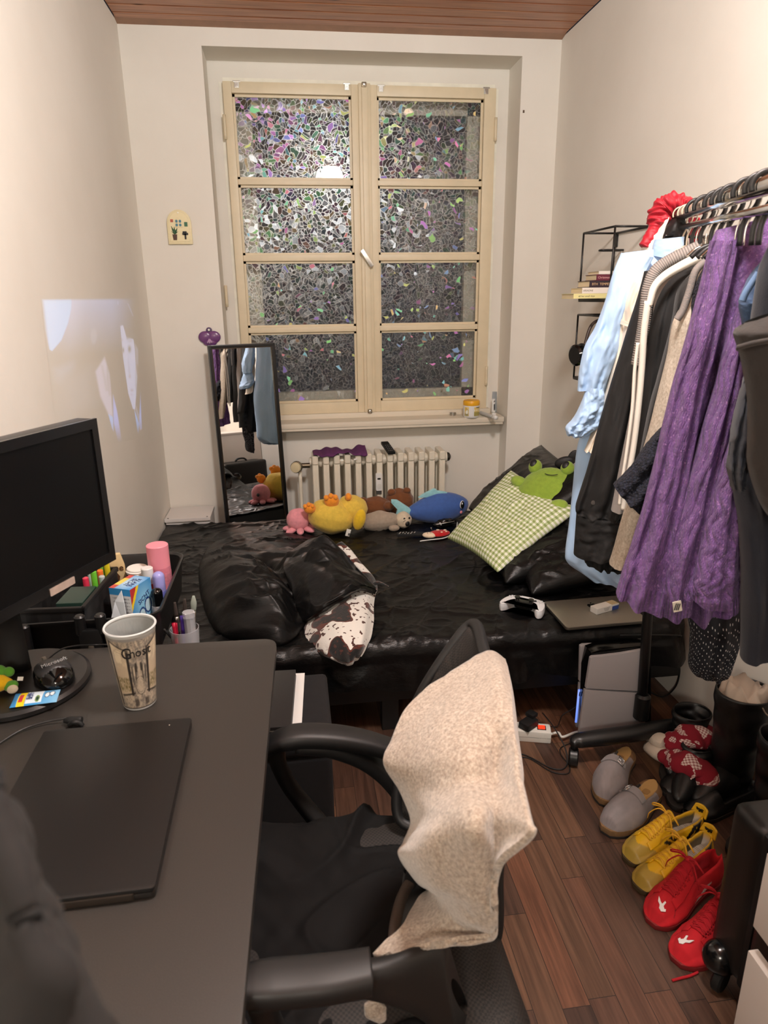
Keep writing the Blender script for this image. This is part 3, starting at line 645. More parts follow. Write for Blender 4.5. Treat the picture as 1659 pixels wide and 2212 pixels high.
for sgn in (-1, 1):    # framed views to each side of a colonnade
    L = A*sgn
    slope = .80+.10*np.clip((L-.45)/.7, 0, 1)
    band(inr(L, .50, 1.25)*step(slope-VV, .02)*step(VV-.24+.05*(L-.5), .02), sky)
    band(inr(L, .50, 1.25)*inr(VV, .26, .45)*(.6+.6*f2), grn, .9); band(inr(L, .50, 1.25)*step(VV-.62, .1)*step(slope-VV)*(.5+f1), lin3((240, 222, 190)), .8)
    band(inr(L, .38, .50)*step(slope-VV)*step(VV-.2, .02), drk); band(inr(L, 1.20, 1.34)*step(VV-.05), drk, .9)
    band(inr(L, .38, 1.3)*inr(VV, slope, slope+.025, .01), drk, .8)
    band(inr(L, .30, 1.1)*inr(VV, .19-.05*L+.05, .215-.05*L+.05, .01), drk, .9)
    band(np.clip(1.3-np.hypot((L-.62)/.34, (VV-.13)/.075)*1.2, 0, 1)*(f2*.8+.8), cream, .9); band(inr(L, .18, .40)*inr(VV, .05, .15), drk, .8)
for cxx in (-.30, -.16, .16, .30): band(inr(A, cxx-.035, cxx+.035, .015)*inr(VV, .34, .60), drk, .85)
for cxx in (-.12, .12): band(np.clip((1-np.hypot((A-cxx)/.07, (VV-.58)/.07))*5, 0, 1), drk, .9)
band(np.clip((1-np.hypot(A/.24, (VV-.33)/.13))*6, 0, 1)*(.55+.5*np.sin(A*60)**2), cream, .8)
rg = np.hypot(A/.24, (VV-.33)/.13); band(inr(rg, .9, 1.0, .04), drk, .7); band(inr(rg, .68, .74, .03), drk, .6)
band(inr(np.abs(A), 0, .05+.05*(.62-VV), .02)*inr(VV, .40, .66), cream, .8)
band(step(VV-.93, .01), lin3((150, 146, 140))); band(step(VV-.965, .01), lin3((196, 196, 192)))
rad = np.abs(((np.arctan2(VV-.72, A*.6)*14) % 1)-.5); band(step(rad-.42, .06)*inr(VV, .76, .93)*step(.9-np.abs(A)), drk, .55)
band(step(.03-VV, .01), drk, .9); band(inr(VV, 0, .012, .005), lin3((215, 215, 212)))
o = grid_mesh('printed_wall', G, painted('beaker_print', .35), cp, cu=True, thick=0, uv=False); paint(o, col)
FRO = PM('frosted_plastic', (205, 206, 204), .35)
lathe('liner', [(0, .0), (RB-.001, 0), (RB, .003), (RB-.0015, .0045), (0, .0045)], FRO, cp, (0, 0, .001))
G2 = np.stack([p.x+(rr-.0016)*np.cos(TH), p.y+(rr-.0016)*np.sin(TH), DZ+.003+VV*(H_-.004)], -1)[:, ::5]
lum = (col*np.array([.3, .6, .1])).sum(-1, keepdims=True); ic = (lin3((160, 164, 162))*.85+.15*lum)[:, ::5]
o = grid_mesh('inner_wall', G2, painted('beaker_inside', .4), cp, cu=True, uv=False); paint(o, ic)
lathe('rim', [(RTp-.002, -.001), (RTp+.0012, -.0015), (RTp+.0022, .001), (RTp+.001, .003), (RTp-.0018, .002), (RTp-.002, -.001)], PM('rim_plastic', (222, 224, 223), .3), cp, (0, 0, H_-.001), seg=64)
fd = Vector((cos(cdir), sin(cdir), 0)); fr = Vector((-sin(cdir), cos(cdir), 0)); up2 = (upv*.165+fd*.015).normalized()
bp = Vector((p.x, p.y, DZ))+fd*(RB+.0155*.77+.0002)+upv*.126
INK = PM('ink_grey', (30, 29, 30), .5)
for i, ch in enumerate('Ghost'):
    a = cdir+(i-2)*.25+.05; f_ = Vector((cos(a), sin(a), 0)); r_ = Vector((-sin(a), cos(a), 0))
    text('lettering', ch, .026 if i else .033, Vector((p.x, p.y, DZ+.127))+f_*(RB+(RTp-RB)*.765+.0006), r_, (upv*.165+f_*.015), INK, cp, .0004, xs=.80)
# ================================================================ storage trolley between desk and bed
TX0, TX1, TY0, TY1, TZ = -.695, -.345, 1.525, 1.955, .77
tr = thing('storage_trolley', 'black plastic storage trolley between the desk and the bed', 'trolley', ((TX0+TX1)/2, (TY0+TY1)/2, 0))
def tray(z0, z1, name):
    cx, cy = (TX0+TX1)/2, (TY0+TY1)/2; W_, D_ = TX1-TX0, TY1-TY0
    rows_ = []
    for zz, ins in ((z0, .020), (z0, .014), (z0+.012, .010), (z1-.012, .001), (z1-.006, -.004), (z1, -.004), (z1+.001, .0), (z1-.004, .006), (z0+.012, .015), (z0+.004, .020)):
        rows_.append([(cx+a, cy+b, zz) for a, b in rrect(W_-2*ins, D_-2*ins, .045-ins*.5, 6)])
    V = [q for r in rows_ for q in r]; n = len(rows_[0]); F = []
    for i in range(len(rows_)-1):
        for j in range(n): F.append((i*n+j, i*n+(j+1) % n, (i+1)*n+(j+1) % n, (i+1)*n+j))
    o = raw(name, V, F, BLKP, tr); auto(o, 45)
    k_ = bmesh.new()
    for i in range(22):
        badd(k_, (W_-.04, .004, .004), (0, -D_/2+.03+i*(D_-.06)/21, z0+.002))
    for i in range(12): badd(k_, (.004, D_-.04, .003), (-W_/2+.03+i*(W_-.06)/11, 0, z0+.002))
    badd(k_, (W_-.04, D_-.04, .002), (0, 0, z0-.002)); bmo('tray_floor', k_, BLKM, o)
    return o
tray(.655, TZ, 'top_tray'); tray(.36, .47, 'middle_tray'); tray(.075, .18, 'bottom_tray')
for x, y in ((TX0+.05, TY0-.006), (TX1-.05, TY0-.006), (TX0+.05, TY1+.006), (TX1-.05, TY1+.006)):
    cyl('post', .013, TZ-.06, BLKP, tr, (x-tr.location.x, y-tr.location.y, .06), bev=.004)
    c_ = cyl('castor', .025, .02, BLKM, tr, (x-tr.location.x-.01, y-tr.location.y, .025), (0, R_(90), 0), 20, .003)
pz = AZ(172, 1343, .70)
for px_ in (168, 213):
    q = AY(px_, 1330, TY0-.012); cyl('corner_cap', .0125, .05, BLKP, tr, (q.x-tr.location.x, TY0-.004-tr.location.y, .735), bev=.004)
q = AY(193, 1362, TY0-.012); prism('lock_plate', rrect(.05, .1, .008), (1, 0, 0), upv, (q.x, TY0-.009, .70), .014, BLKP, tr, .003)
lathe('rivet', [(0, 0), (.007, 0), (.0065, .003), (0, .004)], STEEL, tr, (q.x-tr.location.x, TY0-.0155-tr.location.y, .706), (R_(90), 0, 0), 16)
ZT = .660
# ---- woven basket with cosmetics
bp = AZ(180, 1318, .78)
k = NT('woven_strap'); v = k.coord('Object', (36, 36, 36)); ch = k.node('ShaderNodeTexChecker'); ch.inputs['Scale'].default_value = 1.0; k.link(v, ch.inputs[0])
ch.inputs[1].default_value = lin((30, 30, 31)); ch.inputs[2].default_value = lin((17, 17, 18)); k.link(ch.outputs[0], k.b.inputs['Base Color']); k.set(Roughness=.6)
k.bump(ch.outputs['Fac'], .5, .002); WOV = k.m
bk = thing('woven_basket', 'black woven strap basket of cosmetics in the trolley', 'basket', (-.590, 1.685, ZT)); bk.rotation_euler = (0, 0, R_(-4))
bw, bd, bh = .155, .250, .125
for nm, sz, lc_ in (('front_wall', (bw, .006, bh), (0, -bd/2, bh/2)), ('back_wall', (bw, .006, bh), (0, bd/2, bh/2)), ('side_wall', (.006, bd, bh), (bw/2, 0, bh/2)), ('side_wall', (.006, bd, bh), (-bw/2, 0, bh/2)), ('floor_panel', (bw, bd, .005), (0, 0, .0025))):
    bm = bmesh.new(); badd(bm, sz, (0, 0, 0), bev=.002); o = bmo(nm, bm, WOV, bk); o.location = lc_
bm = bmesh.new()
for sz, lc_ in (((bw+.01, .01, .012), (0, -bd/2, 0)), ((bw+.01, .01, .012), (0, bd/2, 0)), ((.01, bd+.01, .012), (bw/2, 0, 0)), ((.01, bd+.01, .012), (-bw/2, 0, 0))): badd(bm, sz, lc_, bev=.003)
o = bmo('rim', bm, BLKM, bk); o.location = (0, 0, bh)
def inb(x, y, z=0): return bk.matrix_basis @ Vector((x, y, z))
bk.matrix_basis  # placed
bk_m = PW(bk)
def inb(x, y, z=0): return bk_m @ Vector((x, y, z))
q = inb(.035, -.045, .0055); t = thing('small_case', 'dark green small case standing in the woven basket', 'case', q, R_(-4))
box('body', (.062, .1, .095), (0, 0, .0475), mat=PM('dark_green_card', (24, 44, 38), .4), parent=t, bev=.004); box('lid', (.064, .102, .03), (0, 0, .108), mat=PM('dark_green_lid', (34, 58, 50), .4), parent=t, bev=.004)
def bottle(name, label, base, h, r, cap, body, caph=.4, rz=0, cat='bottle', group=None, dome=False, neck=.9, band=None, tilt=0):
    t = thing(name, label, cat, base, rz, group); t.rotation_euler = (tilt, 0, rz)
    bh_ = h*(1-caph)
    lathe('body', [(0, 0), (r*.93, 0), (r, r*.1), (r, bh_-.003), (r*neck, bh_), (0, bh_)], body, t, seg=28)
    cr_ = r*neck
    if dome: pr = [(0, bh_), (cr_, bh_)]+[(cr_*cos(a*pi/12), h-cr_*.9+cr_*.9*sin(a*pi/12)) for a in range(0, 7)]
    else: pr = [(0, bh_), (cr_, bh_), (cr_, h-.002), (cr_-.002, h), (0, h)]
    lathe('cap', pr, cap, t, seg=28)
    if band: lathe('label_band', [(r+.0002, bh_*band[0]), (r+.0006, bh_*band[0]), (r+.0006, bh_*band[1]), (r+.0002, bh_*band[1])], band[2], t, seg=28)
    return t
PINK = PM('pink_plastic', (240, 150, 166), .35); PINK2 = PM('pink_label', (214, 128, 146), .4, var=.10, vscale=90)
NP = lambda n, c, r=.15: PM(n, c, r)
for i, (x, y, c, h, lab) in enumerate(((.030, .035, (226, 60, 90), .135, 'red nail polish bottle in the woven basket'), (.050, .040, (110, 200, 60), .150, 'bright green polish bottle in the woven basket'),
                                 (.030, .070, (190, 220, 210), .150, 'pale mint tube in the woven basket'), (.055, .072, (240, 120, 50), .140, 'orange capped polish bottle in the woven basket'),
                                 (.048, .095, (120, 180, 60), .150, 'leaf green polish bottle in the woven basket'), (.064, .100, (214, 200, 40), .155, 'yellow green bottle in the woven basket'), (.064, .055, (190, 200, 200), .130, 'clear glass polish bottle in the woven basket'))):
    bottle('polish_bottle', lab, inb(x, y, .0055), h, .0085, NP('cap_%d' % i, c), NP('polish_%d' % i, tuple(int(v_*.8) for v_ in c)), .5, group='polish bottles in the woven basket')
# ---- things standing on the tray floor
q = AZ(263, 1262, ZT+.005); q = Vector((-.512, 1.835, ZT+.004))
t = thing('hand_cream_tube', 'cream coloured tube with brown writing at back of the trolley', 'tube', q, R_(12))
prism('tube_body', [(-.026, 0), (.026, 0), (.024, .12), (.016, .155), (-.020, .155), (-.026, .12)], (1, .2, 0), upv, q+upv*.0, .016, PM('tube_cream', (226, 200, 150), .5), t, .004)
text('lettering', 'bee', .026, q+Vector((.004, -.0088, .115)), (1, .2, 0), upv, PM('brown_print', (90, 56, 30), .6), t)
prism('printed_mark', [(-.004, 0), (.004, 0), (.007, .012), (0, .024), (-.007, .012)], (1, .2, 0), upv, q+Vector((.004, -.0086, .078)), .001, PM('brown_print', (90, 56, 30), .6), t)
q = Vector((-.452, 1.83, ZT+.010)); t = thing('cotton_pad_holder', 'round white cotton pads stacked in a black holder', 'cotton pads', q)
lathe('holder', [(0, 0), (.03, 0), (.032, .08), (.03, .08), (.028, .004), (0, .004)], BLKP, t)
for i in range(8):
    cyl('cotton_pad', .0285, .005, PM('cotton', (238, 235, 228), .9, bump=.3, bscale=300), t, (.002*sin(i*2.1)-.004*(i > 5), .003*cos(i*1.7), .062+i*.0056), (R_(2*sin(i)), R_(3*cos(i)), 0), 28, .002)
def boxprint():
    """printed cardboard carton: a painted grid on each visible side"""
    q = Vector((-.440, 1.682, ZT+.004)); rz = R_(-24); t = thing('lens_wipe_carton', 'blue and white lens wipe carton with torn open flap', 'carton', q, rz); Mx = PW(t)
    W_, D_, H2 = .062, .085, .130
    def side(nm, o_, eu, ev, lu, lv, fn):
        n_, m_ = 60, 60; U, V = np.meshgrid(np.linspace(0, 1, n_), np.linspace(0, 1, m_), indexing='ij')
        P = np.array(Mx @ Vector(o_))+U[..., None]*lu*np.array(Mx.to_3x3() @ Vector(eu))+V[..., None]*lv*np.array(Mx.to_3x3() @ Vector(ev))
        o = grid_mesh(nm, P, SACH, t, uv=False); paint(o, fn(U, V)); return o
    def blank(U): return np.zeros(U.shape+(3,))+lin3((228, 230, 232))
    def front(U, V):
        c = blank(U); c[(V < .8) & (np.sin(V*90) > .2) & (U > .12) & (U < .9) & (vnoise(U*40, np.floor(V*14), 3) > -.2)] = lin3((150, 156, 160))
        c[V > .86] = lin3((60, 150, 215)); return c
    def right(U, V):
        c = np.zeros(U.shape+(3,))+lin3((40, 134, 205)); k_ = np.clip(1.3-np.hypot(U-.6, V-.5)*2, 0, 1)[..., None]; c = c*(1-k_)+lin3((150, 210, 240))*k_
        c[(U+ (1-V)*.9) < .42] = lin3((246, 214, 50)); c[((U+(1-V)*.9) < .30) & (V > .6)] = lin3((190, 60, 60))
        for cx_, cy_ in ((.45, .34), (.75, .48)):
            r = np.hypot(U-cx_, V-cy_); c[(r < .17) & (r > .13)] = lin3((16, 60, 130)); c[r < .13] = lin3((200, 232, 246))
        c[(V < .14)] = lin3((40, 140, 214)); c[(U < .32) & (V < .42) & (V > .1)] = lin3((226, 238, 246)); return c
    def top(U, V):
        c = np.zeros(U.shape+(3,))+lin3((64, 150, 216)); k_ = np.clip(1-np.hypot(U-.5, V-.5)*1.6, 0, 1)[..., None]; c = c*(1-k_)+lin3((205, 232, 246))*k_
        c[U < .24] = lin3((244, 214, 90)); c[(U < .24) & (V < .25)] = lin3((200, 70, 60)); c[(U < .24) & (V > .75)] = lin3((200, 70, 60)); return c
    side('front_panel', (-W_/2, -D_/2, 0), (1, 0, 0), (0, 0, 1), W_, H2, front); side('side_panel', (W_/2, -D_/2, 0), (0, 1, 0), (0, 0, 1), D_, H2, right)
    side('back_panel', (W_/2, D_/2, 0), (-1, 0, 0), (0, 0, 1), W_, H2, front); side('side_panel', (-W_/2, D_/2, 0), (0, -1, 0), (0, 0, 1), D_, H2, right)
    side('top_panel', (-W_/2, -D_/2, H2), (1, 0, 0), (0, 1, 0), W_, D_, top)
    NAVY = PM('navy_print', (20, 40, 110), .5); R3 = Mx.to_3x3()
    for s_, x_, y_, z_, u_, v_ in (('KLARE', .010, .02, H2+.0004, (0, -1, 0), (1, 0, 0)), ('SICHT', -.004, .02, H2+.0004, (0, -1, 0), (1, 0, 0))):
        text('lettering', s_, .017, Mx @ Vector((x_+.004, 0, z_)), R3 @ Vector((1, 0, 0)) if False else R3 @ Vector((0, -1, 0)), R3 @ Vector((1, 0, 0)), NAVY, t, .0003)
    text('lettering', 'SICHT', .018, Mx @ Vector((W_/2+.0004, .008, .088)), R3 @ Vector((0, 1, .35)), R3 @ Vector((0, -.35, 1)), NAVY, t, .0003)
    # torn flap standing out in front
    a, b, c = (Mx @ Vector(x) for x in ((.006, -D_/2-.001, H2-.004), (-.016, -D_/2-.052, .012), (.034, -D_/2-.028, .012)))
    a2, b2 = (Mx @ Vector(x) for x in ((-.008, -D_/2-.012, H2-.030), (.018, -D_/2-.012, H2-.03)))
    d_ = Vector((.0012, .0005, .0006)); raw('flap', [a, a2, b, c, b2, a+d_, a2+d_, b+d_, c+d_, b2+d_], [(0, 1, 2, 3, 4), (9, 8, 7, 6, 5), (0, 5, 6, 1), (1, 6, 7, 2), (2, 7, 8, 3), (3, 8, 9, 4), (4, 9, 5, 0)], PM('card_grey', (196, 204, 210), .6), t)
boxprint()
bottle('spray_bottle', 'tall pink bottle with smooth pink cap in the trolley', (-.395, 1.835, ZT+.004), .175, .030, PINK, PINK2, .36, neck=.99, band=(.15, .86, PM('pink_print', (222, 136, 152), .4, var=.2, vscale=160)))
bottle('roll_on', 'lilac domed roll-on deodorant in the trolley', (-.386, 1.765, ZT+.004), .122, .0175, PM('lilac_plastic', (160, 160, 226), .3), PM('lilac_label', (96, 104, 176), .4, var=.2, vscale=120), .45, dome=True)
bottle('roll_on', 'small clear roll-on with black domed cap in the trolley', (-.380, 1.695, ZT+.004), .104, .0165, BLKG, PM('smoked_glass', (120, 118, 120), .15, var=.3, vscale=120), .45, dome=True)
bottle('bottle', 'white capped bottle with red label in the trolley', (-.418, 1.785, ZT+.004), .128, .0175, WHITEP, PM('red_label', (186, 70, 56), .4, var=.2, vscale=120), .35)
# ---- clear beaker of brushes hooked on the trolley side
p = AZ(382, 1360, .52); p = Vector((-.302, 1.60, .58))
t = thing('brush_cup', 'translucent plastic cup of brushes hooked on the trolley side', 'cup', p)
k = NT('translucent_plastic'); k.set(**{'Base Color': lin((226, 228, 232)), 'Roughness': .25}); tr_ = k.node('ShaderNodeBsdfTransparent'); tr_.inputs[0].default_value = (.92, .92, .94, 1)
mx_ = k.node('ShaderNodeMixShader'); mx_.inputs[0].default_value = .38; k.link(tr_.outputs[0], mx_.inputs[1]); k.link(k.b.outputs[0], mx_.inputs[2]); k.link(mx_.outputs[0], k.n['Material Output'].inputs['Surface']); TRP = k.m
lathe('cup_wall', [(0, 0), (.030, 0), (.036, .115), (.0345, .115), (.0285, .003), (0, .003)], TRP, t)
tube('hook', [p+Vector((-.034, 0, .09)), p+Vector((-.05, 0, .115)), p+Vector((-.052, 0, .10))], .003, BLKM, t, n=10, seg=6)
def brush(lab, x, y, tx, ty, h, hc, tip, tc):
    b = p+Vector((x, y, .004)); e = b+Vector((tx, ty, h)); d = (e-b)
    o = thing('brush', lab, 'brush', b, group='brushes in the translucent cup')
    tube('handle', [b, b+d*.55], [.003, .0045], hc, o, n=6, seg=10); tube('ferrule', [b+d*.55, b+d*.78], [.005, .006], STEEL, o, n=6, seg=10); tube('bristles', [b+d*.78, b+d*.9, e], [.006, tip, .003], tc, o, n=8, seg=10, flat=.5)
brush('makeup brush with flat grey green bristles in the cup', .012, .012, .016, .004, .19, PM('wood_handle', (150, 120, 90), .5), .008, PM('bristle_grey', (150, 160, 150), .8))
brush('slim makeup brush with dark bristles in the cup', -.006, .012, .010, .012, .18, PM('silver_handle', (170, 165, 160), .35, .6), .005, PM('bristle_dark', (52, 44, 40), .8))
brush('black handled brush leaning in the cup', -.016, .004, -.004, .014, .175, BLKP, .005, PM('bristle_dark', (52, 44, 40), .8))
for lab, x, y, tx, c, h in (('purple pen standing in the translucent cup', -.004, -.012, .003, (74, 52, 150), .15), ('red tipped pen standing in the translucent cup', -.018, -.008, -.004, (190, 30, 60), .13)):
    b = p+Vector((x, y, .004)); o = thing('pen', lab, 'pen', b); tube('barrel', [b, b+Vector((tx, 0, h*.8))], .0048, PM('pen_%d' % c[0], c, .3), o, n=4, seg=10); tube('clip', [b+Vector((tx+.006, 0, h)), b+Vector((tx+.006, 0, h*.7))], .0016, PM('pen_%d' % c[0], c, .3), o, n=4, seg=6); tube('cap', [b+Vector((tx, 0, h*.7)), b+Vector((tx*1.2, 0, h))], [.0058, .005], PM('pen_%d' % c[0], c, .3), o, n=5, seg=10)
b = p+Vector((.016, -.012, .004)); o = thing('brush_case', 'clear ribbed plastic tube standing in the translucent cup', 'tube', b)
lathe('tube_wall', [(.0, 0), (.013, 0), (.0145, .14), (.0145, .148), (.012, .148), (.012, .003), (0, .003)], TRP, o, seg=10, ang=10); lathe('tube_cap', [(0, .146), (.0152, .146), (.0152, .16), (0, .162)], TRP, o, seg=10, ang=10)
# ---- two small books below the cup
def book(name, lab, loc, size, rz, cover, pages, group=None, rot=None, spine=None):
    """closed book: cover boards, spine and page block; size = (thickness, width, height) before rotation"""
    t = thing(name, lab, 'book', loc, rz, group)
    if rot: t.rotation_euler = rot
    th, w_, h_ = size
    box('page_block', (th*.8, w_-.006, h_-.006), (0, -.002, h_/2), mat=pages, parent=t)
    for s_ in (-1, 1): box('cover_board', (th*.1, w_, h_), (s_*th*.45, 0, h_/2), mat=cover, parent=t, bev=min(.001, th*.03))
    box('spine', (th, .003, h_), (0, -w_/2, h_/2) if spine is None else (0, w_/2, h_/2), mat=cover, parent=t, bev=min(.0012, th*.1)); return t
PAGES = PM('book_pages', (222, 204, 168), .8, bump=.4, bscale=600)
k = NT('floral_cover'); v = k.coord('Object', (40, 40, 40)); vo = k.node('ShaderNodeTexVoronoi'); k.link(v, vo.inputs['Vector']); vo.inputs['Scale'].default_value = 1
k.link(k.ramp(vo.outputs['Distance'], [(.22, lin((214, 150, 120))), (.30, lin((40, 16, 16))), (.34, lin((18, 10, 12)))]), k.b.inputs['Base Color']); k.set(Roughness=.4); FLOR = k.m
rk = thing('hanging_rack', 'black hanging side shelf hooked on the trolley beside the desk corner', 'rack', (-.30, 1.57, .44))
box('shelf', (.085, .2, .004), (0, 0, .0), mat=BLKM, parent=rk); 
for s_ in (-1, 1): tube('rail', [Vector((-.30+.042, 1.57+s_*.098, .44)), Vector((-.30+.042, 1.57+s_*.098, .50))], .003, BLKM, rk, n=4, seg=6)
tube('rail', [(-.258, 1.472, .50), (-.258, 1.668, .50)], .003, BLKM, rk, n=4, seg=6); tube('bracket', [(-.342, 1.57, .44), (-.342, 1.57, .60)], .004, BLKM, rk, n=4, seg=6)
book('notebook', 'small notebook with dark floral cover beside the desk edge', (-.322, 1.535, .443), (.016, .10, .150), R_(6), FLOR, PAGES)
book('notebook', 'small book with cream page edges beside the desk edge', (-.290, 1.535, .443), (.026, .09, .146), R_(-8), PM('cover_brown', (150, 96, 60), .5), PAGES, spine=1)
tube_ = tube('hair_tie', [(-.262, 1.50, .52), (-.258, 1.53, .56), (-.262, 1.56, .52)], .004, BLKM, n=20, seg=8, closed=True); tag(tube_, 'black hair tie looped over the side shelf rail', 'hair tie')
# ================================================================ bed
BX0, BX1, BY0, BY1, BZ = -.690, 1.375, 2.03, 3.47, .365
def ridged(x, y, seed): return 1-np.abs(vnoise(x, y, seed))*2
def crease(x, y, f, an, th, seed, p=3., warp=.5):
    """sharp meandering folds running along the direction th"""
    u = (x*cos(th)+y*sin(th))*f; v = (-x*sin(th)+y*cos(th))*f*an
    w_ = warp*fbm(u*.9, v*.5, seed+50, 2); return np.clip(ridged(u+w_*.5, v+w_, seed), 0, 1)**p*(.35+.65*np.clip(vnoise(u*.7+9, v*.35, seed+70)+.4, 0, 1))
k = NT('black_satin'); v = k.coord()
k.set(**{'Base Color': lin((9, 9, 10)), 'Roughness': .36, 'Specular IOR Level': .30, 'Sheen Weight': .0, 'Sheen Roughness': .4})
mp = k.node('ShaderNodeMapping'); mp.inputs['Scale'].default_value = (5, 11, 8); mp.inputs['Rotation'].default_value = (0, 0, .5); k.link(v, mp.inputs[0])
k.bump(k.math('ADD', k.noise(mp.outputs[0], 1.6, 6, .62), k.math('MULTIPLY', k.noise(mp.outputs[0], 5.5, 3, .55), .35)), .45, .010); SATIN = k.m
k = NT('black_satin_duvet'); v = k.coord()
k.set(**{'Base Color': lin((10, 10, 11)), 'Roughness': .40, 'Specular IOR Level': .30, 'Sheen Weight': .0, 'Sheen Roughness': .4})
mp = k.node('ShaderNodeMapping'); mp.inputs['Scale'].default_value = (4, 12, 10); mp.inputs['Rotation'].default_value = (0, 0, -.25); k.link(v, mp.inputs[0])
k.bump(k.noise(mp.outputs[0], 1.6, 5, .6), .42, .010); SATIN2 = k.m
bed = thing('bed', 'low black bed across the room below the window', 'bed', ((BX0+BX1)/2, (BY0+BY1)/2, 0))
FRAMEM = PM('bed_frame_black', (20, 20, 21), .5)
def bpart(n, a, b, m, bev=.004): return box(n, [b[i]-a[i] for i in range(3)], [(a[i]+b[i])/2-bed.location[i] for i in range(3)], mat=m, parent=bed, bev=bev)
bpart('mattress', (BX0+.015, BY0+.02, .19), (BX1-.015, BY1-.02, BZ-.012), PM('mattress_black', (22, 22, 23), .7), .03)
bpart('side_rail', (BX0+.01, BY0+.035, .13), (BX1-.01, BY0+.06, .195), FRAMEM); bpart('side_rail', (BX0+.01, BY1-.06, .13), (BX1-.01, BY1-.035, .195), FRAMEM)
bpart('slat_base', (BX0+.02, BY0+.06, .165), (BX1-.02, BY1-.06, .19), FRAMEM)
for x, y in ((.285, BY0+.08), (BX0+.08, BY0+.08), (1.21, BY0+.075), (.285, BY1-.08), (BX0+.08, BY1-.08), (BX1-.08, BY1-.08)): bpart('leg', (x-.03, y-.03, 0), (x+.03, y+.03, .165), FRAMEM)
# ---- fitted satin sheet: a rumpled top that turns down over the front edge
def sheet_z(x, y):
    w_ = .006*fbm(x*3.2+y*1.4, y*4.1-x*1.2, 4, 3)+.014*crease(x, y, 2.2, 3.0, .75, 12)+.011*crease(x, y, 4.0, 2.8, .25, 22)+.008*crease(x, y, 6.5, 2.4, 1.1, 32)+.006*crease(x, y, 10, 2, -.3, 42)
    return BZ+w_
nx, ns = 430, 310
xs = np.linspace(BX0+.002, BX1-.002, nx); s = np.linspace(0, 1, ns)
X, SS = np.meshgrid(xs, s, indexing='ij'); r_ = .05
top_len = BY1-BY0-r_; drop = .115
L = SS*(top_len+r_*pi/2+drop)
Y = np.where(L < top_len, BY1-L, 0); Z = np.where(L < top_len, 0., 0.)
a = np.clip((L-top_len)/r_, 0, pi/2); Y = np.where(L >= top_len, BY0+r_-r_*np.sin(a), Y); Z = np.where(L >= top_len, -r_+r_*np.cos(a), Z)
d = np.clip(L-top_len-r_*pi/2, 0, 9); Z = Z-d
topk = np.clip((Y-BY0)/.06, 0, 1)
Zt = Z+BZ+(sheet_z(X, Y)-BZ)*topk
wob = fbm(X*7, L*5, 31, 3)*.010+.018*crease(X, L, 5, .45, .25, 41, 2.)+.010*crease(X, L, 9, .5, -.3, 43, 2.); side = np.clip(d/.03, 0, 1)
edge_w = np.clip(1-np.abs(L-top_len-.03)/.07, 0, 1)
Yf = Y-wob*np.maximum(side, edge_w*.8)-.015*side*d/.1
Zf = Zt-side*(.02*vnoise(X*6, X*0+3, 5)+.016*vnoise(X*15, X*0, 8))*(d/.115)+edge_w*(.006*fbm(X*16, L*16, 51, 2)+.010*crease(X, L, 8, .8, .6, 53, 2.)+.008*crease(X, L, 12, .8, -.5, 55, 2.))
# rounded right-hand front corner
cornr = np.clip((X-(BX1-.09))/.09, 0, 1); Yf = Yf+np.where(topk < 1, 1, 0)*.05*cornr**2*1.0
sh = grid_mesh('bed_sheet', np.stack([X, Yf, Zf], -1), SATIN)
tag(sh, 'rumpled black satin sheet covering the bed', 'bed sheet')
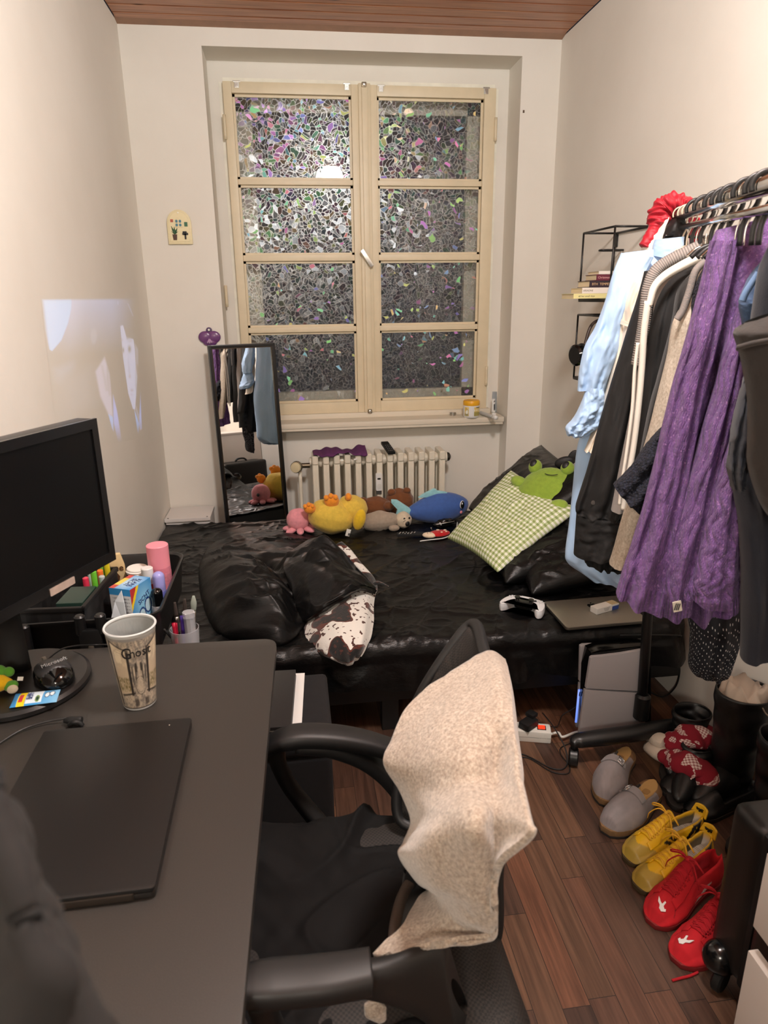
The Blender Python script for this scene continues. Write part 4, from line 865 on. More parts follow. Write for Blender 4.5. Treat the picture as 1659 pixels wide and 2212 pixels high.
# ---- duvet: two heaped lobes with deep creases
def duvet():
    bpx = [(432, 1215), (455, 1178), (500, 1160), (570, 1150), (640, 1155), (700, 1176), (742, 1200), (780, 1225), (808, 1252), (806, 1282), (760, 1305), (705, 1325), (660, 1350), (632, 1378), (598, 1392), (540, 1384), (480, 1370), (448, 1330), (432, 1270)]
    B = [AZ(a, b, BZ+.004) for a, b in bpx]; Bc = cr([(p.x, p.y, 0) for p in B], 260, True)[:, :2]
    c = np.array([-.06, 2.42]); M_ = 130; rho = np.linspace(0, 1, M_)**.85
    P = c+(Bc-c)[:, None, :]*rho[None, :, None]; x, y = P[..., 0], P[..., 1]
    dome = (1-rho**3.2)[None, :]**.5
    g = lambda cx, cy, rx, ry, t=0: np.exp(-((((x-cx)*cos(t)+(y-cy)*sin(t))/rx)**2+((-(x-cx)*sin(t)+(y-cy)*cos(t))/ry)**2))
    h = .045+.085*g(-.22, 2.35, .20, .34, .35)+.13*g(.10, 2.46, .13, .22, -.1)+.06*g(.03, 2.60, .2, .10)+.03*g(-.32, 2.65, .12, .2)
    # crease between the lobes running from the back to the front
    ln = np.array([[-.16, 2.75], [-.03, 2.40], [-.02, 2.05]]); d_ = np.full(x.shape, 9.)
    for a_, b_ in zip(ln[:-1], ln[1:]):
        e = b_-a_; t = np.clip(((x-a_[0])*e[0]+(y-a_[1])*e[1])/(e@e), 0, 1); d_ = np.minimum(d_, np.hypot(x-a_[0]-t*e[0], y-a_[1]-t*e[1]))
    h = h-.065*np.exp(-(d_/.045)**2)
    def fold(p0, p1, amp, w_):
        nonlocal h
        a_, b_ = np.array(p0), np.array(p1); e = b_-a_; t = ((x-a_[0])*e[0]+(y-a_[1])*e[1])/(e@e); tc = np.clip(t, 0, 1)
        dd = np.hypot(x-a_[0]-tc*e[0], y-a_[1]-tc*e[1]); sd = np.sign((x-a_[0])*e[1]-(y-a_[1])*e[0]); h = h+amp*np.exp(-(dd/w_)**2)*sin(pi*.5)*(1-.6*np.abs(2*tc-1))
    for p0, p1, am, wd_ in (((-.38, 2.28), (-.08, 2.20), .022, .022), ((-.40, 2.38), (-.10, 2.30), .018, .02), ((-.36, 2.18), (-.1, 2.12), .022, .02), ((-.36, 2.52), (-.14, 2.46), .018, .025),
                            ((-.02, 2.50), (.16, 2.36), .02, .02), ((.0, 2.62), (.2, 2.45), .018, .018), ((.02, 2.36), (.17, 2.28), .022, .018), ((-.12, 2.68), (.0, 2.56), .02, .02), ((-.3, 2.72), (-.12, 2.62), .016, .02), ((-.05, 2.72), (.08, 2.6), .02, .018), ((-.30, 2.08), (-.02, 2.06), .018, .018)):
        fold(p0, p1, am*1.5, wd_*.85)
    h = h+.008*fbm(x*7, y*7, 61, 3)+.020*crease(x, y, 4.0, 2.8, -.35, 71)+.014*crease(x, y, 6.5, 2.6, .1, 73)+.010*crease(x, y, 9, 2.2, -.9, 75)
    z = BZ-.004+np.maximum(h, .012)*dome
    # front of the right lobe rears up: the edge is rolled and stands clear of the sheet
    rim = np.clip((rho-.72)/.28, 0, 1)[None, :]; fr_ = np.exp(-(((x-.12)/.13)**2+((y-2.22)/.10)**2)); z = z+.045*fr_*rim*np.sin(rim*pi*.93)
    G = np.stack([x, y, z], -1).transpose(1, 0, 2)
    o = grid_mesh('duvet', G, SATIN2, cv=True, thick=.006); tag(o, 'heaped black satin duvet on the left half of the bed', 'duvet'); return o
duvet()
# ---- raised upper fold of the duvet above the cow-print throw
ctrl = [[AY(628, 1190, 2.66), AY(672, 1163, 2.70), AY(700, 1166, 2.68), AY(740, 1205, 2.60), AY(800, 1256, 2.42)],
        [AY(612, 1225, 2.52), AY(660, 1195, 2.52), AY(700, 1190, 2.52), AY(745, 1222, 2.46), AY(806, 1262, 2.37)],
        [AY(628, 1275, 2.38), AY(665, 1240, 2.36), AY(705, 1222, 2.36), AY(755, 1240, 2.34), AY(809, 1268, 2.32)],
        [AY(640, 1312, 2.28), AY(680, 1292, 2.22), AY(730, 1262, 2.22), AY(770, 1255, 2.25), AY(811, 1273, 2.29)],
        [AY(650, 1343, 2.22), AY(690, 1318, 2.16), AY(738, 1288, 2.18), AY(775, 1270, 2.23), AY(811, 1280, 2.29)],
        [AY(654, 1350, 2.25), AY(692, 1327, 2.20), AY(740, 1296, 2.22), AY(776, 1277, 2.26), AY(810, 1284, 2.31)]]
G = up_grid(ctrl, 110, 120); u_, v_ = np.meshgrid(np.linspace(0, 1, 110), np.linspace(0, 1, 120), indexing='ij')
G[..., 2] += (.014*crease(u_, v_, 2.4, 2.2, 1.2, 81)+.009*crease(u_, v_, 4, 2.2, .8, 83)+.004*fbm(u_*8, v_*6, 82, 3))*np.sin(u_*pi*.95); G[..., 1] -= .012*np.clip(ridged(u_*6, v_*4+u_*3, 85)-.4, 0, 1)*np.sin(u_*pi)
o = grid_mesh('duvet_fold', G, SATIN2, bpy.data.objects['duvet'], thick=.012, off=-1)
# ---- cow-print throw
k = NT('cow_plush'); v = k.coord(); n1 = k.noise(v, 8.5, 2, .5); n2 = k.noise(v, 62, 1, .4)
dist = k.ramp(n1, [(.0, lin((14, 13, 14))), (.425, lin((16, 14, 15))), (.445, lin((92, 40, 26))), (.468, lin((74, 32, 22))), (.474, lin((232, 228, 220)))], 'CONSTANT')
sp_ = k.ramp(n2, [(.62, (0, 0, 0, 1)), (.65, (1, 1, 1, 1))])
k.link(k.mix(sp_, dist, lin((70, 34, 26))), k.b.inputs['Base Color']); k.set(Roughness=.95); k.b.inputs['Sheen Weight'].default_value = .4; k.bump(k.noise(v, 260, 3), .4, .003); COW = k.m
ctrl = [[AY(652, 1335, 2.30), AY(690, 1305, 2.30), AY(740, 1278, 2.32), AY(785, 1262, 2.34), AY(812, 1272, 2.34)],
        [AY(656, 1362, 2.20), AY(700, 1338, 2.16), AY(748, 1318, 2.17), AY(785, 1308, 2.21), AY(806, 1306, 2.27)],
        [AY(668, 1388, 2.11), AY(706, 1372, 2.07), AY(746, 1360, 2.06), AY(782, 1345, 2.10), AY(806, 1342, 2.16)],
        [AY(688, 1408, 2.05), AY(714, 1400, 2.01), AY(748, 1395, 2.00), AY(778, 1382, 2.02), AY(801, 1374, 2.08)],
        [AY(712, 1421, 2.01), AY(728, 1422, 1.98), AY(750, 1422, 1.97), AY(772, 1410, 1.985), AY(790, 1398, 2.03)],
        [AY(735, 1429, 2.00), AY(745, 1432, 1.99), AY(754, 1434, 1.985), AY(766, 1427, 1.995), AY(778, 1415, 2.01)]]
G = up_grid(ctrl, 90, 100); u_, v_ = np.meshgrid(np.linspace(0, 1, 90), np.linspace(0, 1, 100), indexing='ij')
G[..., 1] -= .016*np.sin(v_*17+1.5*u_)*np.sin(pi*np.clip(u_*1.1, 0, 1))*np.exp(-((v_-.6)/.35)**2)+.006*fbm(v_*7, u_*4, 91, 2)
o = grid_mesh('cow_print_throw', G, COW, thick=.010); tag(o, 'white, black and brown cow print throw spilling from the duvet over the bed edge', 'throw')
q = [AY(733, 1174, 2.66), AY(752, 1192, 2.62), AY(770, 1215, 2.55), AY(790, 1236, 2.48), AY(803, 1252, 2.42), AY(807, 1275, 2.33), AY(790, 1290, 2.28)]
tube('throw_edge', q, [.018, .019, .018, .016, .014, .014, .010], COW, o, n=50, seg=14, flat=.45)
tube('throw_corner', [AY(800, 1268, 2.37), AY(815, 1258, 2.38), AY(828, 1262, 2.40), AY(838, 1266, 2.41)], [.012, .012, .010, .004], COW, o, n=24, seg=12, flat=.45)
# ---- pillows
def pillow(name, lab, cat, c4, th, mat, wr=.012, seed=0, n=64, puff=4., group=None, uvs=None):
    """cushion from its four corners (world), stuffed to the given thickness"""
    A = [np.array(p, float) for p in c4]; U, V = np.meshgrid(np.linspace(0, 1, n), np.linspace(0, 1, n), indexing='ij')
    base = A[0]*((1-U)*(1-V))[..., None]+A[1]*(U*(1-V))[..., None]+A[2]*(U*V)[..., None]+A[3]*((1-U)*V)[..., None]
    N = np.cross(A[1]-A[0], A[3]-A[0]); N = N/np.linalg.norm(N); N = N if N[2] > 0 else -N
    cen = sum(A)/4; ed = np.minimum(np.minimum(U, 1-U), np.minimum(V, 1-V))
    pinch = .06*(np.sin(pi*U)*(1-np.sin(pi*V))+np.sin(pi*V)*(1-np.sin(pi*U)))
    base = base+(cen-base)*pinch[..., None]
    prof = (np.clip(1-np.abs(2*U-1)**puff, 0, 1)*np.clip(1-np.abs(2*V-1)**puff, 0, 1))**.55
    w_ = wr*(.7*fbm(U*3, V*3, 100+seed, 3)+.9*crease(U, V, 3, 2.2, .7, 110+seed)+.6*crease(U, V, 5, 2, -.2, 120+seed))*np.clip(ed*8, 0, 1)
    top = base+N*(prof*th/2+w_)[..., None]; bot = base-N*(prof*th/2)[..., None]
    V_ = [tuple(p) for p in top.reshape(-1, 3)]; idx = np.arange(n*n).reshape(n, n); bidx = idx.copy(); F = []; UV = []
    for i in range(n):
        for j in range(n):
            if 0 < i < n-1 and 0 < j < n-1: bidx[i, j] = len(V_); V_.append(tuple(bot[i, j]))
    for i in range(n-1):
        for j in range(n-1):
            F.append((idx[i, j], idx[i+1, j], idx[i+1, j+1], idx[i, j+1])); UV += [(U[i, j], V[i, j]), (U[i+1, j], V[i, j]), (U[i+1, j+1], V[i, j+1]), (U[i, j], V[i, j+1])]
            F.append((bidx[i, j], bidx[i, j+1], bidx[i+1, j+1], bidx[i+1, j])); UV += [(U[i, j], V[i, j]), (U[i, j], V[i, j+1]), (U[i+1, j+1], V[i+1, j+1]), (U[i+1, j], V[i, j])]
    me = bpy.data.meshes.new(name); me.from_pydata(V_, [], [tuple(int(q) for q in f) for f in F]); me.update()
    l = me.uv_layers.new(name='UVMap'); l.data.foreach_set('uv', [c for p in UV for c in p])
    o = link(name, me, mat, None, True); tag(o, lab, cat, group); return o
SATINP = SATIN
pillow('pillow', 'large black satin pillow standing against the right wall behind the frog', 'pillow', [(.90, 3.40, .40), (.86, 2.62, .40), (1.25, 2.62, .74), (1.27, 3.36, .74)], .15, SATINP, .014, 1)
pillow('pillow', 'black satin pillow lying under the gingham cushion', 'pillow', [(.79, 2.78, .42), (.79, 2.39, .40), (1.24, 2.42, .50), (1.28, 2.82, .53)], .13, SATINP, .014, 2)
pillow('pillow', 'black satin pillow lying nearest the silver laptop', 'pillow', [(.87, 2.62, .41), (.86, 2.285, .395), (1.32, 2.30, .47), (1.34, 2.66, .50)], .12, SATINP, .016, 3)
k = NT('gingham'); tc = k.node('ShaderNodeTexCoord'); sp_ = k.node('ShaderNodeSeparateXYZ'); k.link(tc.outputs['UV'], sp_.inputs[0])
s1 = k.math('LESS_THAN', k.math('FRACT', k.math('MULTIPLY', sp_.outputs[0], 22)), .5); s2 = k.math('LESS_THAN', k.math('FRACT', k.math('MULTIPLY', sp_.outputs[1], 22)), .5)
c_ = k.ramp(k.math('MULTIPLY', k.math('ADD', s1, s2), .5), [(.0, lin((234, 234, 220))), (.25, lin((186, 196, 148))), (.75, lin((136, 152, 92)))], 'CONSTANT')
k.link(c_, k.b.inputs['Base Color']); k.set(Roughness=.85); k.bump(k.noise(k.coord(), 500, 2), .15, .001); GING = k.m
pillow('gingham_cushion', 'green and white gingham cushion leaning on the black pillows', 'cushion', [(.662, 2.875, .43), (.776, 2.45, .425), (1.17, 2.60, .625), (1.00, 3.02, .70)], .085, GING, .012, 4)

# ================================================================ plush toys
def frog():
    GRN = PLU('frog_plush', (132, 160, 52)); GR2 = PLU('frog_plush_light', (140, 168, 62)); BLK = PM('plush_black', (14, 14, 14), .5)
    c = Vector((1.085, 2.765, .652)); vd = (CAMP-c).normalized(); n_ = Vector((-.50, -.62, .60)).normalized()      # the face looks along n_
    ux = Vector((.80, -.60, .05)); ux = (ux-n_*ux.dot(n_)).normalized(); uy = n_.cross(ux).normalized(); uy = uy if uy.z > 0 else -uy
    ux = (uy.cross(n_)).normalized()
    t = thing('frog_plush', 'round green frog plush sitting on the gingham cushion', 'plush toy', c); Mx = Matrix(((ux.x, uy.x, n_.x, c.x), (ux.y, uy.y, n_.y, c.y), (ux.z, uy.z, n_.z, c.z), (0, 0, 0, 1)))
    inv = PW(t).inverted()
    def part(nm, size, loc, mat, fn=None, nz=0, rot=0, par=t):
        o = blob(nm, size, (0, 0, 0), mat=mat, parent=par, fn=fn, nz=nz, world=False); o.matrix_local = inv @ Mx @ Matrix.Translation(loc) @ Matrix.Rotation(rot, 4, 'Z'); return o
    part('body', (.132, .120, .062), (0, 0, 0), GRN, fn=lambda d: Vector((d.x*(1-.06*d.y), d.y, d.z)), nz=.01)
    for s in (-1, 1):
        e = part('eye_bump', (.030, .034, .03), (s*.072, .118, .012), GRN); part('pupil', (.017, .021, .012), (s*.072-.004, .124, .033), BLK)
        part('arm', (.040, .026, .026), (s*.132, .040, .012), GR2, rot=s*.3); 
    part('foot', (.036, .030, .028), (-.085, -.100, .030), GR2, rot=.4); part('foot', (.046, .032, .028), (.070, -.078, .050), GR2, rot=.35)
    q = [Mx @ Vector((.020+x, .062+.55*x*x/.03*.4, .0605-abs(x)*.05)) for x in (-.028, -.014, 0, .014, .028)]
    tube('smile', q, .0018, BLK, t, n=20, seg=6)
frog()
p = Vector((1.245, 2.92, .80)); bow = thing('hair_bow', 'black fabric hair bow on top behind the frog plush', 'bow', (1.235, 2.86, .765))
blob('loop', (.045, .016, .026), (1.20, 2.87, .763), (0, -.3, -.4), PM('bow_black', (16, 16, 17), .6), bow); blob('tail', (.022, .008, .036), (1.236, 2.865, .785), (0, .4, -.4), PM('bow_black', (16, 16, 17), .6), bow)
def whale():
    BL = PLU('whale_plush', (58, 92, 160), .2); LB = PLU('whale_fin', (150, 206, 214), .2); BLK = PM('plush_black', (14, 14, 14), .3)
    c = Vector((.700, 3.30, .438)); t = thing('whale_plush', 'blue whale plush with pale blue fins in front of the radiator', 'plush toy', c)
    blob('body', (.165, .080, .082), c+Vector((.008, 0, .002)), (0, R_(-4), R_(2)), BL, t, fn=lambda d: Vector((d.x, d.y*(1+.25*min(0, d.x)), d.z*(1+.35*min(0, d.x))+.03*d.x)), nz=.008)
    tf = [(0, 0), (.045, .012), (.105, .055), (.115, .08), (.09, .088), (.05, .062), (.035, .03), (.04, -.01), (.02, -.055), (-.012, -.072), (-.03, -.05), (-.01, -.02)]
    w = [(-.162+.0-a*.0, 0)] 
    prism('tail_fin', [(-.135, .012), (-.160, .030), (-.205, .062), (-.238, .066), (-.236, .050), (-.205, .014), (-.212, -.022), (-.232, -.05), (-.222, -.062), (-.170, -.052), (-.128, -.020)], (1, -.1, 0), (0, -.1, 1), c+Vector((0, -.03, 0)), .030, LB, t, .012)
    prism('back_fin', [(-.095, .066), (-.06, .088), (-.012, .112), (.0, .108), (.004, .100), (.05, .090), (.075, .078), (.02, .070)], (1, 0, 0), (0, -.15, 1), c+Vector((0, .01, 0)), .022, LB, t, .008)
    f = Vector((.125, -.062, .034)); e = blob('eye', (.013, .006, .019), c+f, (0, 0, .55), BLK, t); blob('eye_white', (.004, .002, .006), c+f+Vector((-.002, -.006, .007)), (0, 0, .5), PM('eye_white', (240, 240, 240), .4), t); blob('eye_rim', (.0155, .004, .021), c+f+Vector((-.001, .002, 0)), (0, 0, .55), PM('eye_white', (240, 240, 240), .4), t)
    blob('cheek', (.008, .003, .008), c+Vector((.118, -.068, -.004)), (0, 0, .5), PM('cheek_pink', (240, 150, 160), .7), t)
whale()
def duck():
    YE = PLU('duck_plush', (226, 192, 76), .7); OR = PLU('duck_orange', (242, 150, 40), .2); YW = PLU('duck_wing', (232, 190, 40), .3)
    c = Vector((.170, 3.225, .455)); t = thing('duck_plush', 'fluffy yellow duck plush lying with orange feet up near the radiator', 'plush toy', c)
    blob('body', (.118, .095, .088), c+Vector((-.012, 0, -.004)), (0, R_(12), 0), YE, t, nz=.02, nf=4); blob('head', (.078, .075, .070), c+Vector((.090, .02, .024)), (0, .2, 0), YE, t, nz=.02, nf=4)
    blob('wing', (.030, .022, .056), c+Vector((.118, -.080, -.004)), (.1, R_(14), 0), YW, t)
    for dx, dz, s in ((-.120, .056, .8), (-.012, .088, 1.0)):
        f = blob('foot', (.036*s, .024, .034*s), c+Vector((dx, -.045, dz)), (0, 0, 0), OR, t)
        for k_ in (-1, 0, 1): blob('toe', (.013*s, .016, .014*s), c+Vector((dx+k_*.022*s-.004, -.055, dz+.028*s-abs(k_)*.008)), (0, 0, 0), OR, f)
    blob('beak', (.016, .022, .018), c+Vector((.072, -.02, .098)), (.2, 0, 0), OR, t)
    tg = prism('care_tag', rrect(.022, .036, .001), (1, .2, -.35), (.3, 0, 1), c+Vector((.060, -.096, -.062)), .0015, PM('tag_white', (240, 238, 230), .6), t)
    prism('print_block', rrect(.010, .012, .001), (1, .2, -.35), (.3, 0, 1), c+Vector((.064, -.0985, -.07)), .0012, PM('tag_print', (90, 90, 90), .6), tg)
duck()
BRN = PLU('bear_brown', (112, 66, 34), .6)
def curly(name, lab, c, size, rot, extra):
    t = thing(name, lab, 'plush toy', c); blob('body', size, c, rot, BRN, t, nz=.025, nf=5)
    for nm, sz, of in extra: blob(nm, sz, Vector(c)+Vector(of), (0, 0, 0), BRN, t, nz=.02, nf=6)
curly('bear_plush', 'brown furry plush lying between duck and whale, the left one', (.400, 3.385, .432), (.085, .06, .062), (0, .1, 0), (('ear', (.024, .018, .020), (-.072, -.02, .048)), ('paw', (.03, .03, .024), (.06, -.04, .02))))
curly('bear_plush', 'brown furry plush behind the whale tail fin', (.530, 3.425, .446), (.078, .06, .075), (0, -.2, 0), (('ear', (.022, .018, .018), (-.045, -.02, .062)), ('ear', (.022, .018, .018), (.035, -.02, .066))))
def otter():
    GR = PLU('otter_grey', (160, 146, 130), .6); PA = PLU('otter_face', (206, 190, 166), .5); BLK = PM('plush_black', (14, 14, 14), .3)
    c = Vector((.405, 3.235, .408)); t = thing('otter_plush', 'grey otter plush lying on its side under the whale tail', 'plush toy', c)
    blob('body', (.108, .052, .046), c+Vector((-.005, 0, .002)), (0, R_(-3), 0), GR, t, fn=lambda d: Vector((d.x, d.y*(1+.12*d.x), d.z*(1-.15*d.x+.15*math.exp(-(d.x*3)**2)))), nz=.02, nf=5)
    blob('head', (.042, .044, .043), c+Vector((.112, -.012, .004)), (0, 0, 0), PA, t, nz=.02); blob('tail', (.035, .02, .016), c+Vector((-.118, -.01, -.018)), (0, .2, 0), GR, t)
    blob('nose', (.012, .008, .013), c+Vector((.127, -.053, -.004)), (0, 0, .3), BLK, t); blob('eye', (.006, .004, .006), c+Vector((.112, -.050, .022)), (0, 0, .2), BLK, t); blob('eye', (.006, .004, .006), c+Vector((.138, -.042, .022)), (0, 0, .5), BLK, t)
    tube('mouth', [c+Vector((.104, -.055, .006)), c+Vector((.110, -.057, .013)), c+Vector((.118, -.056, .016))], .0012, BLK, t, n=8, seg=5); blob('paw', (.028, .018, .016), c+Vector((.06, -.045, -.025)), (0, 0, 0), GR, t)
otter()
def octo():
    PK = PLU('octopus_pink', (232, 152, 162), .1); BLK = PM('plush_black', (14, 14, 14), .3)
    c = Vector((-.004, 3.26, .400)); t = thing('octopus_plush', 'small pink octopus plush facing the mirror', 'plush toy', c)
    blob('head', (.058, .052, .058), c+Vector((-.004, 0, .032)), (0, R_(10), 0), PK, t, nz=.012, nf=4)
    for a in range(7):
        an = a*2*pi/7+.25; blob('tentacle', (.034, .018, .014), c+Vector((.054*cos(an)+.002, .050*sin(an), -.014)), (0, .12, an), PK, t)
    for s in (-1, 1): blob('eye', (.009, .005, .010), c+Vector((-.028+s*.022, .046, .032)), (0, 0, .3), BLK, t)
octo()
# ---- small things on the bed
p = AZ(887, 1154, BZ+.022); t = thing('tv_remote', 'black remote control lying on the bed below the whale', 'remote', p, R_(-6))
box('body', (.135, .036, .014), (0, 0, 0), mat=BLKM, parent=t, bev=.005)
for i in range(6):
    for j in range(3):
        if (i*3+j) % 4 != 3: cyl('button', .0026, .002, PM('button_pale', (190, 190, 186), .5), t, (-.056+i*.014+.004*j, -.010+j*.010, .0066), seg=10)
p = AZ(944, 1154, BZ+.022); t = thing('mushroom_purse', 'red and cream mushroom shaped purse on the bed below the whale', 'purse', p, R_(10))
RED = PLU('mushroom_red', (190, 22, 28), .2); CR = PLU('mushroom_cream', (236, 214, 186), .2)
blob('cap', (.055, .036, .014), p+Vector((.012, .004, .002)), (0, 0, .2), RED, t); blob('stem', (.034, .026, .013), p+Vector((-.040, -.010, .001)), (0, 0, -.4), CR, t)
for x, y, r in ((.0, .016, .009), (.034, .010, .008), (.036, -.012, .006), (.012, -.018, .006)): blob('spot', (r, r*.8, .003), p+Vector((x+.008, y+.004, .0145)), mat=CR, parent=t, seg=12)
for x in (-.05, -.034): blob('eye', (.002, .002, .002), p+Vector((x, -.014, .014)), mat=PM('plush_black', (14, 14, 14), .3), parent=t, seg=8)
q = [AY(988, 1128, 3.22), AZ(986, 1143, BZ+.03), AZ(980, 1152, BZ+.02), AZ(960, 1162, BZ+.016), AZ(930, 1166, BZ+.016), AZ(914, 1168, BZ+.018)]
t = tube('phone_charger', q, .0028, WHITEP, n=40, seg=8); tag(t, 'white charging cable looping round the red mushroom purse', 'cable')
tube('usb_plug', [AZ(922, 1167, BZ+.018), AZ(913, 1168, BZ+.019), AZ(907, 1169, BZ+.019)], [.0045, .0045, .003], WHITEP, t, n=8, seg=8, flat=.6)
p = AZ(960, 1131, BZ+.035); t = thing('pouch', 'shiny black pouch with zip pull lying against the whale', 'pouch', p)
blob('body', (.055, .022, .024), p, (0, R_(-6), .1), PM('patent_black', (10, 10, 11), .12), t, nz=.06, nf=6); tube('zip', [p+Vector((-.05, -.02, .004)), p+Vector((0, -.026, .012)), p+Vector((.048, -.02, .016))], .002, STEEL, t, n=14, seg=6)
tube('zip_pull', [p+Vector((-.072, -.02, -.010)), p+Vector((-.066, -.024, -.026))], [.004, .002], STEEL, t, n=5, seg=6)
# ---- game controller
def controller():
    c = AZ(1134, 1309, BZ+.030); rz = R_(-38); t = thing('game_controller', 'white game controller with black middle lying on the bed', 'game controller', c, rz); M_ = PW(t)
    ol = [(-.052, .030), (-.03, .036), (.03, .036), (.052, .030), (.072, .008), (.080, -.025), (.080, -.052), (.068, -.064), (.054, -.052), (.040, -.022), (.024, -.012), (-.024, -.012), (-.040, -.022), (-.054, -.052), (-.068, -.064), (-.080, -.052), (-.080, -.025), (-.072, .008)]
    W1 = PM('controller_white', (226, 226, 228), .3); o_ = [tuple(p[:2]) for p in cr([(a, b, 0) for a, b in ol], 90, True)]
    def P(nm, pts, z, th, m, bev): return prism(nm, pts, M_.to_3x3() @ Vector((1, 0, 0)), M_.to_3x3() @ Vector((0, 1, 0)), M_ @ Vector((0, 0, z)), th, m, t, bev)
    P('shell', o_, .006, .032, W1, .011)
    P('centre_panel', [tuple(p[:2]) for p in cr([(-.040, .010, 0), (-.030, .0, 0), (-.034, -.020, 0), (-.02, -.026, 0), (.02, -.026, 0), (.034, -.020, 0), (.030, .0, 0), (.040, .010, 0), (.02, .0, 0), (-.02, .0, 0)], 60, True)], .012, .028, BLKP, .004)
    P('touch_pad', rrect(.052, .028, .006, 4, 0, .018), .0215, .004, W1, .001)
    for s in (-1, 1):
        lathe('thumb_stick', [(0, 0), (.008, 0), (.006, .010), (.010, .013), (.010, .016), (.006, .016), (0, .0145)], BLKP, t, (s*.026, -.014, .022), seg=20); P('trigger', [(s*.058-.012, .028), (s*.058+.012, .026), (s*.058+.012, .036), (s*.058-.012, .038)], .002, .018, BLKP, .003)
    for dx, dy in ((0, .009), (0, -.009), (.009, 0), (-.009, 0)):
        cyl('button', .0045, .003, PM('button_clear', (200, 202, 205), .2), t, (.056+dx, .010+dy, .0215), seg=12, bev=.001); box('pad_arm', (.006, .006, .003), (-.056+dx*.8, .010+dy*.8, .023), mat=PM('button_clear', (200, 202, 205), .2), parent=t, bev=.001)
controller()
# ---- silver laptop with a small carton on it
A_, B_, D_ = AZ(1173, 1300, BZ+.022), AZ(1224, 1356, BZ+.022), AZ(1376, 1334, BZ+.022)
ev = (A_-B_); ev.z = 0; dl = ev.length; ev.normalize(); eu = (D_-B_); eu.z = 0; eu.normalize(); eu = (eu-ev*eu.dot(ev)).normalized(); wl = .304
lc = B_+eu*wl/2+ev*dl/2; t = thing('silver_laptop', 'closed silver laptop lying on the bed edge', 'laptop', (lc.x, lc.y, BZ+.012))
ALU = PM('aluminium', (176, 172, 162), .36, .85)
prism('base', rrect(wl, dl, .012), eu, ev, (lc.x, lc.y, BZ+.0145), .007, PM('aluminium_dark', (120, 116, 108), .4, .85), t, .002); prism('lid', rrect(wl, dl, .012), eu, ev, (lc.x, lc.y, BZ+.0205), .0045, ALU, t, .0015)
la = AZ(1279, 1308, BZ+.023); AP = PM('logo_black', (14, 14, 15), .15)
ap = cr([(0, -.017, 0), (-.008, -.018, 0), (-.016, -.008, 0), (-.017, .005, 0), (-.010, .014, 0), (0, .011, 0), (.009, .014, 0), (.014, .010, 0), (.011, .003, 0), (.015, -.006, 0), (.008, -.018, 0)], 50, True)
lg = prism('logo', [(a[0], a[1]) for a in ap], eu, ev, (la.x, la.y, BZ+.0230), .0006, AP, t); lf = [(-.001, .016), (.003, .017), (.008, .022), (.008, .026), (.003, .024)]
prism('logo_leaf', lf, eu, ev, (la.x, la.y, BZ+.0230), .0006, AP, lg)
a_, b_ = AZ(1282, 1330, BZ+.023), AZ(1342, 1313, BZ+.023); bd_ = (b_-a_); bd_.z = 0; bl = .13; bd_.normalize(); bn = Vector((-bd_.y, bd_.x, 0)); bc = (a_+b_)/2+bn*.016
t = thing('medicine_carton', 'small white and blue carton lying on the silver laptop', 'carton', (bc.x, bc.y, BZ+.0232), math.atan2(bd_.y, bd_.x))
box('carton_body', (.105, .034, .022), (0, 0, .0111), mat=PM('carton_white', (236, 234, 230), .5), parent=t, bev=.0008); box('blue_panel', (.032, .0345, .016), (.0365, 0, .0085), mat=PM('carton_blue', (52, 78, 150), .5), parent=t, bev=.0005); box('beige_panel', (.032, .030, .0006), (.036, 0, .0224), mat=PM('carton_beige', (196, 178, 140), .5), parent=t)
for i in range(4): box('print_line', (.030-.004*i, .0004, .0012), (-.006, -.0172, .017-.0035*i), mat=PM('print_grey', (150, 150, 150), .6), parent=t)
# ================================================================ radiator under the window
RADM = PM('radiator_enamel', (232, 224, 206), .30, var=.04, vscale=20)
ra = thing('radiator', 'old cream cast iron column radiator under the window sill', 'radiator', (.45, 3.72, 0))
NS, RX0, RX1, RZT, RZB, RY = 13, .070, .838, .668, .10, 3.66
pitch = (RX1-RX0)/NS
def rad_section():
    bm = bmesh.new(); w_ = .034
    for k_, dy in enumerate((0, .05, .1)):
        badd(bm, (w_ if k_ != 1 else .026, .028, RZT-RZB-.03), (0, dy, (RZT+RZB)/2-.005), bev=.009, seg=3)
        if k_ == 0:   # moulded groove down the face
            badd(bm, (.010, .006, RZT-RZB-.09), (-.009, -.0135, (RZT+RZB)/2-.01), bev=.0025); badd(bm, (.010, .006, RZT-RZB-.09), (.009, -.0135, (RZT+RZB)/2-.01), bev=.0025)
    for z in (RZT-.028, RZB+.03): badd(bm, (w_, .145, .05), (0, .05, z), bev=.012, seg=3)
    t = bmesh.new(); 
    for z in (RZT-.052, RZB+.05):
        for rr_, ll_ in ((.024, pitch), (.030, .014)):
            c_ = bmesh.new(); bmesh.ops.create_cone(c_, cap_ends=True, segments=20, radius1=rr_, radius2=rr_, depth=ll_, matrix=Matrix.Translation((pitch/2 if rr_ > .026 else 0, .05, z)) @ Matrix.Rotation(pi/2, 4, 'Y'))
            me = bpy.data.meshes.new('t'); c_.to_mesh(me); c_.free(); bm.from_mesh(me); bpy.data.meshes.remove(me)
    t.free(); return bm
s0 = auto(bmo('section', rad_section(), RADM, ra)); s0.location = (RX0+pitch/2-.45, RY-3.72, 0)
for i in range(1, NS):
    c_ = s0.copy(); C.objects.link(c_); c_.parent = ra; c_.location.x = RX0+pitch*(i+.5)-.45
for x in (.20, .70): box('foot', (.03, .12, .1), (x-.45, RY+.05-3.72, .05), mat=RADM, parent=ra, bev=.004)
vp = AY(646, 1008, 3.66); vk = PM('valve_cream', (214, 200, 164), .45)
